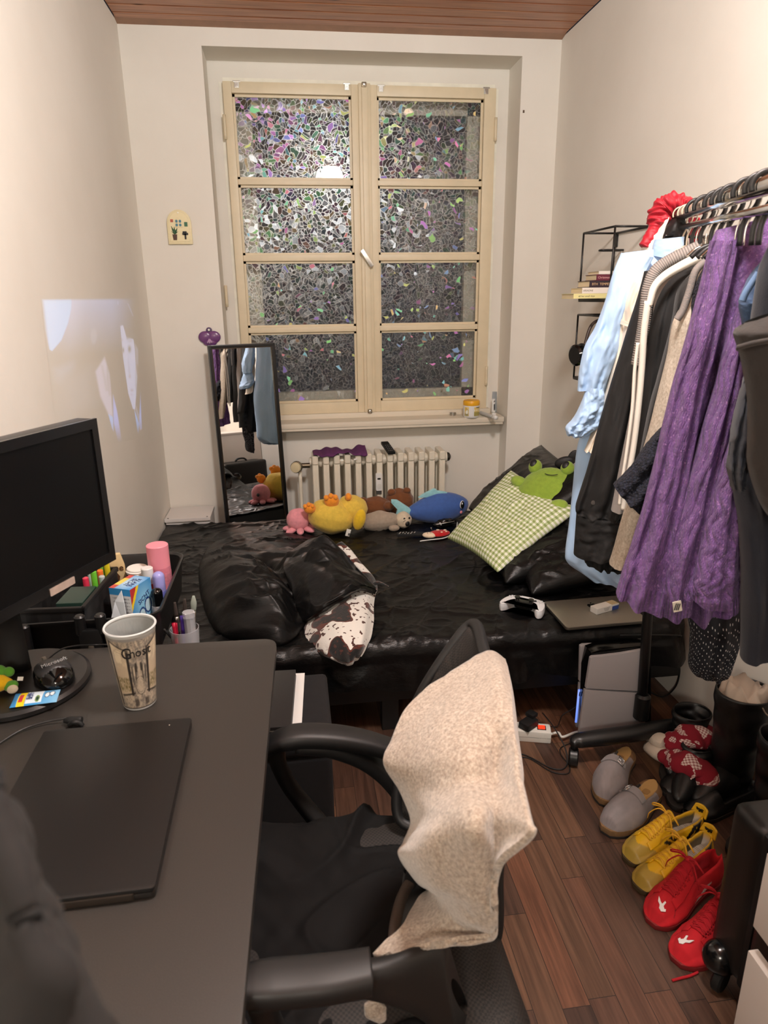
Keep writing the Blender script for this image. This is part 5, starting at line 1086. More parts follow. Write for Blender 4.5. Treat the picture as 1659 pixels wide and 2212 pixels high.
va = cyl('valve_body', .014, RX0-vp.x, BRASSD, ra, (vp.x-.45, RY+.02-3.72, vp.z), (0, R_(90), 0), 20)
lathe('thermostat_knob', [(0, 0), (.026, 0), (.030, .006), (.030, .034), (.026, .044), (.014, .047), (0, .045)], vk, ra, (vp.x-.45-.008, RY+.012-3.72, vp.z), (R_(90), 0, R_(-18)), 28)
bm = bmesh.new()
for i in range(26):
    a = i*2*pi/26; badd(bm, (.0032, .026, .004), (.0300*cos(a), 0, .0300*sin(a)), (0, -a, 0))
o = bmo('knob_ribs', bm, PM('valve_dark', (64, 60, 52), .5), ra); o.location = (vp.x-.45-.008-.006, RY-.008-3.72, vp.z); o.rotation_euler = (0, 0, R_(-18))
tube('supply_pipe', [(vp.x+.004, RY+.03, vp.z-.005), (vp.x+.004, RY+.03, .3), (vp.x+.004, RY+.03, .02)], .0105, RADM, ra, n=8, seg=14)
lathe('end_plug', [(0, 0), (.026, 0), (.024, .012), (.012, .02), (0, .02)], PM('iron_plug', (60, 56, 50), .5, .6), ra, (RX1-.45+.010, RY+.05-3.72, RZT-.052), (0, R_(90), 0), 8)
hm = thing('heat_meter', 'white heat meter clipped on the front of the radiator', 'meter', AY(818, 1040, RY-.016))
prism('housing', rrect(.036, .10, .008), (1, 0, 0), upv, hm.location+Vector((0, -.008, 0)), .022, WHITEP, hm, .004); prism('display', rrect(.018, .010, .001), (1, 0, 0), upv, hm.location+Vector((0, -.0192, .020)), .001, PM('lcd', (40, 42, 40), .2), hm)
prism('bracket', rrect(.030, .026, .003), (1, 0, 0), upv, hm.location+Vector((0, .0, -.060)), .012, PM('bracket_grey', (80, 78, 74), .5), hm); prism('seal', rrect(.026, .030, .010), (1, 0, 0), upv, hm.location+Vector((0, -.0192, -.024)), .0012, PM('seal_white', (220, 218, 212), .5), hm)
a_ = AY(677, 988, RY+.02); b_ = AY(792, 986, RY+.02); n_ = 60
X, V = np.meshgrid(np.linspace(a_.x, b_.x, n_), np.linspace(0, 1, 16), indexing='ij'); Yc = RY-.032+.13*V
Zc = RZT+.006+.004*np.sin((X-a_.x)/pitch*2*pi)+.012*np.exp(-((X-b_.x+.03)/.03)**2)*V+.008*np.sin(X*31+V*2)-.020*np.clip(.18-V, 0, 1)*5*(.6+.4*np.sin(X*40))*.5
o = grid_mesh('purple_cloth', np.stack([X, Yc, Zc], -1), PM('purple_cotton', (92, 44, 92), .9, var=.1, vscale=40), thick=.006, off=1); tag(o, 'folded purple cloth lying on top of the radiator', 'cloth')
bx_ = AY(768, 992, RY-.035); box('label_tag', (.02, .002, .008), bx_, (0, -.2, 0), PAPER, o)
p = AY(838, 984, RY+.03); t = thing('radiator_remote', 'small black remote control on top of the radiator', 'remote', (p.x, RY+.03, RZT+.006), R_(8)); t.rotation_euler = (R_(14), 0, R_(10))
box('body', (.042, .14, .016), (0, 0, .012), mat=BLKM, parent=t, bev=.005)
for i in range(4):
    for j in range(3): cyl('button', .003, .002, PM('button_dim', (110, 112, 116), .5), t, (-.011+j*.011, -.05+i*.022, .0195), seg=8)
# ---- tall mirror leaning in the corner
ml_t, mr_t = AY(447, 744, 3.615), AY(592, 742, 3.712); ml_b = AY(487, 1122, 3.545); mr_b = AY(622, 1120, 3.642)
mu = (mr_t-ml_t); mw = mu.length; 
mid_t = (ml_t+mr_t)/2; mid_b = (ml_b+mr_b)/2; mv = (mid_t-mid_b).normalized(); mu = (mu-mv*mu.dot(mv)).normalized(); mw = ((ml_t-mr_t).length+(ml_b-mr_b).length)/2
mh = 1.25; mcn = mid_t-mv*mh/2; mn_ = mu.cross(mv).normalized(); mn_ = mn_ if mn_.y < 0 else -mn_
mi = thing('mirror', 'tall narrow black framed mirror leaning beside the window', 'mirror', (mcn.x, mcn.y, 0))
MIRM = NT('mirror_silver'); MIRM.set(**{'Base Color': (.93, .94, .94, 1), 'Metallic': 1, 'Roughness': .0}); MIRM = MIRM.m
prism('glass', rrect(mw-.03, mh-.03, .001, 2), mu, mv, mcn+mn_*.004, .002, MIRM, mi)
prism('backing', rrect(mw-.01, mh-.01, .001, 2), mu, mv, mcn-mn_*.006, .008, BLKM, mi)
fw_ = .020
for du, dv, w_, h_ in ((-mw/2+fw_/2, 0, fw_, mh), (mw/2-fw_/2, 0, fw_, mh), (0, mh/2-fw_/2, mw, fw_), (0, -mh/2+fw_/2, mw, fw_)):
    prism('frame_rail', rrect(w_, h_, .003, 2), mu, mv, mcn+mu*du+mv*dv+mn_*.003, .022, PM('mirror_frame', (14, 14, 15), .3), mi, .004)
    prism('bead', rrect(w_*.25 if w_ < h_ else w_-.04, h_*.25 if h_ < w_ else h_-.04, .001, 2), mu, mv, mcn+mu*du*(1-.0)+mv*dv-mu*(np.sign(du)*.009)-mv*(np.sign(dv)*.009)+mn_*.0125, .003, PM('bead_bronze', (52, 42, 30), .35, .6), mi)
# ---- wall plaque, purple wall hook
p = AY(388, 489, YB); pl = thing('wall_plaque', 'cream arched clay plaque with window and plant on the wall left of the window', 'plaque', (p.x, YB-.008, p.z))
CLAY = PM('clay_cream', (232, 218, 176), .45, var=.04, vscale=60); XW = (1, 0, 0)
def arch(w_, h_, top): return [(-w_/2, -h_/2), (w_/2, -h_/2)]+[(w_/2*cos(a), h_/2-top+top*sin(a)) for a in np.linspace(0, pi, 18)]
pw, ph = .115, .158; O_ = Vector((p.x, YB-.008, p.z-.004))
prism('slab', arch(pw, ph, .062), XW, upv, O_, .014, CLAY, pl, .003)
prism('inner_arch', arch(pw*.80, ph*.84, .050), XW, upv, O_-Vector((0, .0072, 0)), .003, PM('clay_pale', (238, 224, 182), .5), pl)
wf = prism('window_relief', arch(.036, .046, .02), XW, upv, O_+Vector((-.002, -.0095, .020)), .004, CLAY, pl, .001)
for sx in (-1, 1):
    for sz in (-1, 1): prism('window_glass', rrect(.011, .013, .004), XW, upv, O_+Vector((-.002+sx*.0085, -.0118, .017+sz*.0085)), .001, PM('plaque_teal', (60, 120, 140), .3), wf)
prism('flower_pot', [(-.011, .012), (.011, .012), (.008, -.014), (-.008, -.014)], XW, upv, O_+Vector((-.024, -.010, -.046)), .005, PM('pot_brown', (76, 44, 32), .5), pl)
for a, l_ in ((.35, .040), (.0, .034), (-.45, .032), (-.9, .022), (.8, .022)):
    d_ = Vector((-sin(a), 0, cos(a))); q0 = O_+Vector((-.024, -.0095, -.034)); tube('leaf', [q0, q0+d_*l_*.5, q0+d_*l_], [.0015, .0045, .0008], PM('leaf_green', (40, 84, 50), .5), pl, n=10, seg=6, flat=.4)
for w_, h_, x_, z_ in ((.028, .010, .026, -.032), (.008, .026, .026, -.044), (.02, .008, .024, -.024)): prism('cat_figure', rrect(w_, h_, .003), XW, upv, O_+Vector((x_, -.010, z_)), .004, PM('figure_black', (18, 18, 20), .5), pl)
prism('picture_relief', rrect(.013, .013, .001), XW, upv, O_+Vector((-.033, -.0095, .028)), .003, PM('picture_red', (190, 96, 70), .5), pl); prism('picture_relief', rrect(.015, .020, .001), XW, upv, O_+Vector((.033, -.0095, .012)), .003, PM('picture_green', (60, 110, 80), .5), pl)
cyl('nail', .003, .004, STEEL, pl, (0, -.008, .060), (R_(90), 0, 0), 10)
p = AY(453, 727, YB); hk = thing('wall_hook', 'purple flower shaped wall hook above the mirror', 'hook', (p.x, YB, p.z)); PUR = PM('hook_purple', (110, 66, 118), .25, bump=.1, bscale=80)
O_ = Vector((p.x, YB-.008, p.z))
prism('stem_plate', arch(.030, .050, .015), XW, upv, O_+Vector((0, .003, .022)), .008, PM('hook_dark', (74, 44, 88), .35), hk, .002)
blob('petal', (.034, .010, .030), O_+Vector((-.022, 0, -.002)), (0, 0, 0), PUR, hk); blob('petal', (.034, .010, .030), O_+Vector((.022, 0, -.002)), (0, 0, 0), PUR, hk); blob('petal', (.036, .010, .020), O_+Vector((0, .001, -.028)), (0, 0, 0), PUR, hk)
for a in (-.5, 0, .5): tube('stamen', [O_+Vector((0, -.010, -.012)), O_+Vector((sin(a)*.024, -.016, -.012-cos(a)*.022))], [.005, .004], PM('hook_lilac', (176, 140, 176), .4), hk, n=5, seg=8)
cyl('screw', .005, .004, STEEL, hk, (0, -.012, .034), (R_(90), 0, 0), 12)
p = AY(1131, 241, YB); o = box('wall_plug', (.008, .004, .012), (p.x, YB-.001, p.z), mat=PM('plug_brown', (96, 78, 62), .8)); struct(o); o.name = 'trim_3'
# ---- low white cabinet in the corner behind the bed
cb = thing('white_cabinet', 'low white cabinet in the left corner behind the bed', 'cabinet', (-.583, 3.60, 0)); WHC = PM('cabinet_white', (230, 224, 220), .45)
box('cabinet_body', (.225, .20, .375), (0, .005, .188), mat=WHC, parent=cb, bev=.002); box('cabinet_top', (.235, .215, .018), (0, 0, .3855), mat=WHC, parent=cb, bev=.003)
for s_ in (-1, 1): cyl('screw_cap', .004, .002, PM('cap_grey', (90, 88, 86), .5), cb, (s_*.1, -.095, .3945), seg=10)
# ---- things on the sill
SZ = .830
p = AZ(1021, 903, SZ); jr = thing('cream_jar', 'white jar with yellow lid on the window sill', 'jar', (p.x, p.y+.035, SZ), R_(0))
lathe('jar_body', [(0, 0), (.040, 0), (.043, .003), (.045, .010), (.046, .066), (.043, .070), (0, .070)], WHITEP, jr, seg=40); lathe('lid', [(0, .069), (.046, .069), (.047, .072), (.047, .090), (.043, .096), (.03, .094), (0, .095)], PM('lid_yellow', (232, 170, 30), .35), jr, seg=40)
def wrap(nm, a0, a1, z0, z1, r, fn, par, n_=40, m_=40):
    U, V = np.meshgrid(np.linspace(0, 1, n_), np.linspace(0, 1, m_), indexing='ij'); A_ = a0+(a1-a0)*U
    P = np.stack([par.location.x+r*np.cos(A_), par.location.y+r*np.sin(A_), par.location.z+z0+(z1-z0)*V], -1)
    o = grid_mesh(nm, P, painted('jar_print', .4), par, uv=False); paint(o, fn(U, V)); return o
def lab1(U, V):
    c = np.zeros(U.shape+(3,))+lin3((232, 206, 136)); r = np.hypot((U-.55)*1.0, V-.45); c[r < .30] = lin3((240, 238, 224)); c[(r < .34) & (r > .29)] = lin3((70, 60, 40)); c[(np.hypot(U-.35, V-.75) < .2)] = lin3((214, 180, 80)); c[(V < .25) & (np.sin(U*30) > .3)] = lin3((90, 100, 60)); return c
def lab2(U, V):
    c = np.zeros(U.shape+(3,))+lin3((226, 200, 120)); c[V < .42] = lin3((176, 164, 90)); s_ = (np.sin(V*60) > .55) & (V < .42); c[s_] = lin3((110, 100, 60)); b_ = (V > .55) & (V < .72) & (np.sin(U*22) > .1); c[b_] = lin3((236, 230, 210)); c[(V > .88) & (U > .3)] = lin3((110, 100, 80)); c[(V > .44) & (V < .48) & (U < .6)] = lin3((90, 80, 60)); return c
wrap('label', -pi*.5-1.15, -pi*.5-.55, .012, .062, .0465, lab1, jr); wrap('label', -pi*.5+.10, -pi*.5+1.05, .012, .062, .0465, lab2, jr)
p = AZ(977, 896, SZ); lathe('tealight_cup', [(0, 0), (.018, 0), (.019, .014), (.0185, .014), (.0175, .002), (0, .002)], STEEL, None, (p.x, min(p.y, 3.84), SZ), seg=28)
tag(bpy.data.objects['tealight_cup'], 'empty metal tealight cup on the window sill', 'tealight cup')
p = AZ(1067, 897, SZ); t = thing('ointment_tube', 'white and grey tube standing upright at the right end of the sill', 'tube', (p.x, 3.79, SZ)); q0 = Vector((p.x, 3.79, SZ))
lathe('cap', [(0, 0), (.014, 0), (.013, .018), (0, .018)], WHITEP, t, seg=20)
G = []
for i, z in enumerate(np.linspace(.016, .135, 14)):
    f_ = i/13; G.append([tuple(q0+Vector(((.016+.002*f_)*cos(a)*(1-.25*f_), .015*(1-f_*.92)*sin(a), z))) for a in np.linspace(0, 2*pi, 24, endpoint=False)])
G = np.array(G); o = grid_mesh('tube_body', G, painted('tube_print', .3), t, cv=True, cap=True, uv=False); c_ = np.zeros((14, 24, 3))+lin3((226, 226, 222)); c_[9:, :] = lin3((150, 156, 160)); c_[2:6, 17:19] = lin3((40, 44, 50)); c_[7, 17:20] = lin3((60, 60, 60)); c_[:, 19:23] = lin3((150, 158, 160)); paint(o, c_)
p0, p1 = AZ(1043, 893, SZ+.012), AZ(1070, 902, SZ+.012); p0.y = min(p0.y, 3.83); t = thing('ointment_tube', 'grey and white tube lying beside the yellow lidded jar', 'tube', (p1.x, p1.y, SZ))
d_ = (p1-p0).normalized(); tube('tube_body', [p0-d_*.02, p0, p0+d_*.03, p1-d_*.02], [.013, .013, .0125, .012], PM('tube_grey', (186, 188, 186), .35), t, n=12, seg=16, flat=.8); tube('cap', [p1-d_*.022, p1+d_*.012], [.0125, .012], WHITEP, t, n=5, seg=16)

# ================================================================ wire shelves on the right wall
WIRE = PM('wire_black', (20, 19, 19), .4)
YC_, YE_, XA_, ZT_, ZB_ = 2.943, 2.652, 1.246, 1.731, 1.462
def wire_shelf(lab, zt, zb, extra):
    t = thing('wire_shelf', lab, 'shelf', (XR-.01, (YC_+YE_)/2, zb)); xw = XR-.006
    A = Vector((XA_, YC_, zt)); Cc = Vector((xw, YC_, zt)); B_ = Vector((XA_, YE_, zt)); E_ = Vector((xw, YE_, zt)); dn = Vector((0, 0, zb-zt))
    for a, b in ((A, B_), (A, Cc), (Cc, E_), (B_, E_), (A, A+dn), (B_, B_+dn), (Cc, Cc+dn), (E_, E_+dn)): tube('wire', [a, b], .0042, WIRE, t, straight=True, seg=8)
    box('shelf_board', (XR-XA_, YC_-YE_+.01, .014), ((XR+XA_)/2-t.location.x-.002, 0, 0), mat=WIRE, parent=t, bev=.002)
    prism('wall_bracket', rrect(.016, .05, .003), (0, 1, 0), upv, (xw, YC_-.012, zt-.03), .008, WIRE, t)
    if extra: tube('towel_loop', [(xw, YC_-.06, zt-.072), (XA_+.06, YC_-.055, zt-.072), (XA_+.045, YC_-.072, zt-.072), (XA_+.06, YC_-.09, zt-.072), (xw, YC_-.085, zt-.072)], .0042, WIRE, t, n=40, seg=8)
    return t
wire_shelf('upper black wire shelf holding a stack of books on the right wall', ZT_, ZB_, True)
wire_shelf('lower black wire shelf half hidden behind the pale blue shirt', AY(1252, 680, YC_).z, AY(1252, 680, YC_).z-.27, False)
def flat_book(lab, px0, zb, th, cov, ln, y0, w_, rz=0, txt=None, tcol=None, spn=None):
    x0 = AY(px0, 620, y0).x; t = thing('book', lab, 'book', (x0+ln/2, y0+w_/2, zb), rz)
    cm = PM('cover_%d_%d_%d' % cov, cov, .45)
    box('page_block', (ln-.006, w_-.006, th*.84), (0, .002, th/2), mat=PAGES, parent=t)
    for z in (th*.04, th*.96): box('cover_board', (ln, w_, th*.08), (0, 0, z), mat=cm, parent=t)
    box('spine', (ln, .003, th), (0, -w_/2, th/2), mat=cm, parent=t)
    if txt:
        for s_, dx, sz in txt: text('spine_lettering', s_, sz, t.matrix_basis @ Vector((dx, -w_/2-.0018, th*.48)), (cos(rz), sin(rz), 0), upv, PM('foil_%d' % tcol[0], tcol, .5), t, .0002)
    return t
zz = ZB_+.0075; yb = 2.735
flat_book('pale yellow paperback at the bottom of the shelf stack, sticking out left', 1240, zz, .019, (222, 212, 150), .19, yb, .13, 0, [('all her small days', -.040, .010)], (110, 100, 70)); zz += .0195
flat_book('white book second from the bottom of the shelf stack', 1258, zz, .022, (226, 216, 206), .17, yb, .12, 0, [('ARIADNE', -.060, .010)], (110, 104, 100)); zz += .0225
flat_book('black book with gold lettering in the middle of the shelf stack', 1273, zz, .026, (42, 26, 40), .16, yb, .12, 0, [('BTH', -.058, .013), ('TEMPEST', -.012, .013)], (210, 176, 130)); zz += .0265
flat_book('maroon book near the top of the shelf stack', 1287, zz, .023, (96, 26, 48), .15, yb, .11, 0, [('Christmas', -.045, .012)], (214, 160, 160)); zz += .0235
flat_book('thin white book on top of the shelf stack', 1291, zz, .012, (222, 214, 206), .14, yb, .11)
p = AY(1251, 766, 2.86); hp_ = thing('headphones', 'black round headphone hanging beside the pale blue shirt', 'headphones', p)
lathe('ear_cup', [(0, 0), (.030, 0), (.040, .008), (.040, .022), (.032, .030), (0, .030)], BLKG, hp_, (0, 0, 0), (0, R_(-96), R_(24)), 32, scale=(1.15, 1, 1)); lathe('ear_pad', [(.018, 0), (.036, -.002), (.041, .006), (.036, .014), (.018, .012)], BLKM, hp_, (.01, .004, 0), (0, R_(84), R_(24)), 32, scale=(1.15, 1, 1))
tube('headband', [p+Vector((.02, 0, .03)), p+Vector((.05, .01, .12)), p+Vector((.11, .02, .15))], .007, PM('headband_brown', (62, 46, 40), .4), hp_, n=16, seg=10)

# ================================================================ floor things beside the bed
def ps():
    t = thing('game_console', 'white and black upright game console with blue light strip beside the bed', 'game console', (1.04, 1.965, 0)); WPn = PM('console_white', (176, 173, 177), .4)
    def pts(L, y): return [AY(a, b, y) for a, b in L]
    def slab_(nm, L, y, th, m, bev=.004):
        P = pts(L, y); o = Vector((0, y, 0)); return prism(nm, [(q.x, q.z) for q in P], (1, 0, 0), (0, 0, 1), o, th, m, t, bev)
    slab_('front_panel_upper', [(1264, 1485), (1274, 1420), (1278, 1417), (1300, 1415), (1340, 1410), (1385, 1402), (1398, 1401), (1395, 1492), (1330, 1489)], 1.925, .014, WPn, .003)
    slab_('front_panel_lower', [(1262, 1488), (1330, 1493), (1394, 1496), (1391, 1585), (1300, 1590), (1248, 1591), (1252, 1560)], 1.925, .014, WPn, .003)
    slab_('core', [(1256, 1585), (1262, 1440), (1270, 1402), (1290, 1395), (1398, 1385), (1398, 1575)], 1.962, .056, BLKG, .004)
    slab_('back_panel', [(1250, 1470), (1252, 1394), (1258, 1391), (1330, 1388), (1403, 1384), (1404, 1470)], 2.000, .014, WPn, .003); slab_('back_panel_lower', [(1250, 1474), (1404, 1474), (1398, 1560), (1243, 1570)], 2.000, .014, WPn, .003)
    k = NT('light_strip'); k.set(**{'Base Color': lin((170, 190, 235)), 'Emission Color': lin((110, 150, 255)), 'Emission Strength': .9})
    a, b = AY(1251, 1490, 1.988), AY(1244, 1560, 1.988); tube('light_strip', [a, b], .0042, k.m, t, straight=True, seg=6)
    lathe('stand', [(0, 0), (.055, 0), (.055, .012), (0, .012)], BLKP, t, (.03, -.003, 0))
ps()
p0, p1 = AZ(1070, 1598, .0), AZ(1190, 1607, .0); d_ = (p1-p0); d_.z = 0; ln = d_.length; d_.normalize(); c_ = (p0+p1)/2+Vector((-d_.y, d_.x, 0))*.028
t = thing('power_strip', 'white power strip with lit red switch on the floor beside the console', 'power strip', (c_.x, c_.y, 0), math.atan2(d_.y, d_.x)); PSM = PM('strip_white', (222, 220, 212), .4)
box('body', (ln, .056, .042), (0, 0, .0212), mat=PSM, parent=t, bev=.006); box('seam', (ln-.004, .0566, .0015), (0, 0, .020), mat=PM('seam_grey', (150, 148, 142), .6), parent=t)
k = NT('red_switch'); k.set(**{'Base Color': lin((220, 40, 24)), 'Emission Color': lin((255, 60, 30)), 'Emission Strength': 1.2, 'Roughness': .3})
sw = box('switch', (.024, .018, .008), (ln/2-.032, 0, .044), mat=k.m, parent=t, bev=.002); box('switch_frame', (.030, .024, .003), (ln/2-.032, 0, .0425), mat=BLKP, parent=t)
for i in range(5): box('grip_rib', (.0015, .058, .036), (ln/2-.040+i*.006, 0, .02), mat=PSM, parent=t)
lathe('socket', [(0, .003), (.017, .003), (.019, .006), (.020, .001)], PM('socket_grey', (196, 194, 186), .5), t, (-.035, 0, .042), seg=24)
t2 = thing('plug_adapter', 'black plug adapter pushed into the white power strip', 'plug', t.matrix_basis @ Vector((.018, 0, .0435)), R_(35)); box('adapter_body', (.062, .042, .026), (0, 0, .013), mat=BLKM, parent=t2, bev=.006); box('adapter_cap', (.03, .034, .014), (.03, .01, .032), mat=BLKM, parent=t2, bev=.004)
a = t.matrix_basis @ Vector((ln/2, 0, .02)); q = [a, a+Vector((.03, .004, 0)), AZ(1215, 1592, .02), AZ(1240, 1583, .012), AZ(1262, 1578, .01), Vector((1.02, 1.99, .008))]; tube('supply_lead', q, .0045, PSM, t, n=30, seg=10)
def cable(lab, pts, r=.0022, m=None):
    o = tube('cable', pts, r, m or BLKM, n=70, seg=6); tag(o, lab, 'cable'); return o
cable('thin black cable in a loop on the floor left of the rack wheel', [AZ(1100, 1636, .004), AZ(1125, 1629, .004), AZ(1150, 1638, .004), AZ(1185, 1657, .004), AZ(1212, 1662, .004), AZ(1225, 1650, .006), AZ(1222, 1620, .03), AZ(1208, 1590, .05), AZ(1190, 1562, .06), AZ(1172, 1540, .05)])
cable('thin black cable under the looped one reaching the rack wheel', [AZ(1105, 1640, .003), AZ(1140, 1637, .003), AZ(1190, 1666, .003), AZ(1225, 1671, .003), AZ(1230, 1655, .003), AZ(1212, 1630, .003), AZ(1212, 1615, .003), AZ(1235, 1604, .003)], .0018)
cable('thin black cable falling from the console to the plug adapter', [AY(1253, 1495, 1.98), AY(1244, 1525, 2.0), AY(1215, 1545, 2.0), AY(1200, 1570, 2.0), AZ(1150, 1556, .06)], .0018)
cable('black cable hanging in a loop between bed corner and right wall', [AY(1340, 1372, 1.99), Vector((1.30, 1.99, .34)), AX(1440, 1385, 1.36), AX(1462, 1420, 1.38), AX(1468, 1450, 1.38), AX(1458, 1485, 1.375), AX(1430, 1505, 1.34), Vector((1.22, 2.05, .10))], .003)
# ---- socks, pouf, under-bed things
def socks():
    k = NT('norwegian_knit'); v = k.coord('UV'); mp = k.node('ShaderNodeMapping'); mp.inputs['Scale'].default_value = (14, 14, 1); k.link(v, mp.inputs[0])
    n1 = k.noise(mp.outputs[0], .35, 2); ch = k.node('ShaderNodeTexChecker'); ch.inputs['Scale'].default_value = 3.2; k.link(mp.outputs[0], ch.inputs[0]); rd, wh = lin((126, 14, 34)), lin((214, 196, 190))
    k.link(k.mix(k.math('MULTIPLY', k.math('GREATER_THAN', n1, .53), k.math('ADD', .25, k.math('MULTIPLY', ch.outputs['Fac'], .75))), rd, wh), k.b.inputs['Base Color']); k.set(Roughness=.95); k.bump(ch.outputs['Fac'], .25, .002); KN = k.m
    CRK = PM('cream_rib', (206, 194, 180), .95, bump=.6, bscale=120, bdist=.004)
    for lab, A, Bp in (('red and white knitted slipper sock with cream cuff, nearest the clogs', [(1500, 1710, .03), (1520, 1680, .07), (1485, 1650, .085), (1462, 1640, .075), (1440, 1632, .06)], [(1440, 1632, .06), (1424, 1625, .055), (1406, 1612, .045)]),
                       ('red and white knitted slipper sock with cream cuff, lying behind the other', [(1548, 1600, .05), (1530, 1592, .10), (1500, 1590, .115), (1470, 1600, .105), (1440, 1606, .085)], [(1440, 1606, .085), (1426, 1600, .08), (1412, 1592, .06)])):
        t = thing('slipper_sock', lab, 'sock', AZ(*A[2]))
        P = cr([AZ(*a) for a in A], 40); rr_ = np.interp(np.linspace(0, 1, 40), [0, .12, .5, 1], [.012, .042, .046, .034]); G = []
        for i in range(40):
            tg = Vector(P[min(i+1, 39)]-P[max(i-1, 0)]).normalized(); s_ = tg.cross(Vector((0, 0, 1))).normalized(); u_ = s_.cross(tg)
            G.append([tuple(Vector(P[i])+(s_*cos(a)*1.15+u_*sin(a)*.75)*float(rr_[i])*(1+.10*sin(3*a+i*.5)+.06*sin(i*.9))) for a in np.linspace(0, 2*pi, 24, endpoint=False)])
        grid_mesh('foot', np.array(G), KN, t, cv=True, cap=True)
        tube('cuff', [AZ(*b) for b in Bp], [.034, .032, .029], CRK, t, n=16, seg=20, flat=.75)
socks()
pf = thing('pouf', 'black fabric storage cube under the desk edge', 'pouf', (-.15, 1.585, 0)); FAB = PM('pouf_fabric', (20, 21, 24), .95, var=.12, vscale=60, bump=.2, bscale=500)
box('body', (.40, .30, .40), (0, 0, .2), mat=FAB, parent=pf, bev=.015, seg=3); box('lid', (.408, .308, .055), (0, 0, .4285), mat=FAB, parent=pf, bev=.022, seg=4)
nb = thing('tablet_folio', 'black folio notebook lying on the pouf beside the desk edge', 'notebook', (-.135, 1.595, .457)); box('cover', (.19, .27, .010), (0, 0, .018), (0, 0, R_(-3)), PM('folio_black', (30, 30, 31), .45, bump=.1, bscale=500), nb, .002); box('back_cover', (.19, .27, .008), (.0, 0, .004), (0, 0, R_(-3)), BLKM, nb, .002); box('page_block', (.184, .264, .007), (0, 0, .0105), (0, 0, R_(-3)), PAPER, nb)
for dx in (.070, .062): box('groove', (.0012, .27, .0006), (-dx, 0, .0232), (0, 0, R_(-3)), BLKG, nb)
pr = thing('paper_sheet', 'white printed paper sticking out under the black folio', 'paper', (-.05, 1.60, .4565)); sb = bpy.data.objects['back_cover']
box('sheet', (.06, .285, .0007), (.004, 0, .0005), (0, 0, R_(-3)), PAPER, pr)
for i in range(9): box('print_line', (.006, .022, .0003), (-.009-.0002*i, -.075+i*.024, .0011), (0, 0, R_(-3)), PM('print_grey', (150, 150, 150), .6), pr)
text('lettering', 'C', .022, Vector((-.062, 1.475, .4578)), (0, 1, 0), (-1, 0, 0), PM('logo_red', (200, 30, 40), .5), pr, .0003)
o = thing('cardboard_box', 'pale cardboard box pushed under the bed', 'box', (.14, 2.42, 0)); box('carton', (.24, .3, .12), (0, 0, .06), mat=PM('cardboard_pale', (196, 172, 140), .8), parent=o, bev=.002); box('lid', (.244, .304, .03), (0, 0, .116), mat=PM('cardboard_lid', (206, 184, 152), .8), parent=o, bev=.002)
o = thing('storage_bag', 'dark blue fabric bag under the bed behind the chair', 'bag', (.42, 2.36, 0)); blob('bag_body', (.15, .14, .075), (.42, 2.36, .075), mat=PM('navy_fabric', (22, 32, 84), .7), parent=o, nz=.04, nf=4); tube('handle', [(.36, 2.24, .1), (.42, 2.21, .13), (.48, 2.24, .1)], .008, PM('navy_fabric', (22, 32, 84), .7), o, n=16, seg=8)
# ================================================================ clothes rack
def RAIL(y): return Vector((1.085+(y-1.93)*.40, y, 1.690+(y-1.93)*.06))
rd = (RAIL(2)-RAIL(1)).normalized(); rp = Vector((rd.y, -rd.x, 0)).normalized()
rk = thing('clothes_rack', 'black and chrome clothes rail on castors along the right wall', 'clothes rack', (1.137, 1.905, 0))
tube('rail', [RAIL(1.985), RAIL(.78)], .0150, PM('rail_chrome', (196, 194, 190), .14, 1), rk, straight=True, seg=20); tube('lower_tube', [RAIL(1.96)-Vector((0, 0, .034)), RAIL(.80)-Vector((0, 0, .034))], .0075, CHROME, rk, straight=True, seg=12)
ptop = RAIL(1.955)-Vector((0, 0, .01)); pbot = Vector((1.137, 1.905, .09))
tube('post', [pbot, pbot+(ptop-pbot)*.5, ptop], .0165, BLKMET, rk, n=6, seg=20); tube('end_cap', [RAIL(.77), RAIL(.80)], .020, BLKP, rk, straight=True, seg=18); tube('end_cap', [RAIL(1.95), RAIL(2.0)], .022, BLKP, rk, straight=True, seg=18)
cyl('collar', .026, .10, BLKP, rk, (0, 0, .075), bev=.008)
fb = [AZ(1236, 1608, .085), AZ(1250, 1600, .088), AZ(1300, 1593, .090), AZ(1375, 1583, .09), AZ(1440, 1570, .088), AZ(1500, 1562, .08)]
tube('foot_bar', fb, [.012, .027, .030, .031, .028, .022], BLKP, rk, n=50, seg=18, flat=.85)
for px_, py_, z in ((1243, 1640, .03), (1490, 1575, .03)):
    q = AZ(px_, py_, z); w_ = cyl('castor', .030, .030, BLKP, rk, (q.x-1.137-.015, q.y-1.905+.02, .030), (R_(8), R_(90), R_(-14)), 28, .004); tube('castor_stem', [q+Vector((0, .02, .02)), q+Vector((.012, .03, .055))], .012, BLKM, rk, straight=True, seg=10)
def rail_px(px):
    lo, hi = .6, 2.05
    for _ in range(40):
        m = (lo+hi)/2; q = RAIL(m)-CAMP; x_ = 829.5+CAM_F*q.dot(RT)/q.dot(FW)
        lo, hi = (m, hi) if x_ > px else (lo, m)
    return (lo+hi)/2
HB = PM('hanger_black', (20, 20, 21), .45); HC = PM('hanger_chrome', (200, 196, 188), .15, 1); HW = PM('hanger_cream', (206, 190, 166), .35)
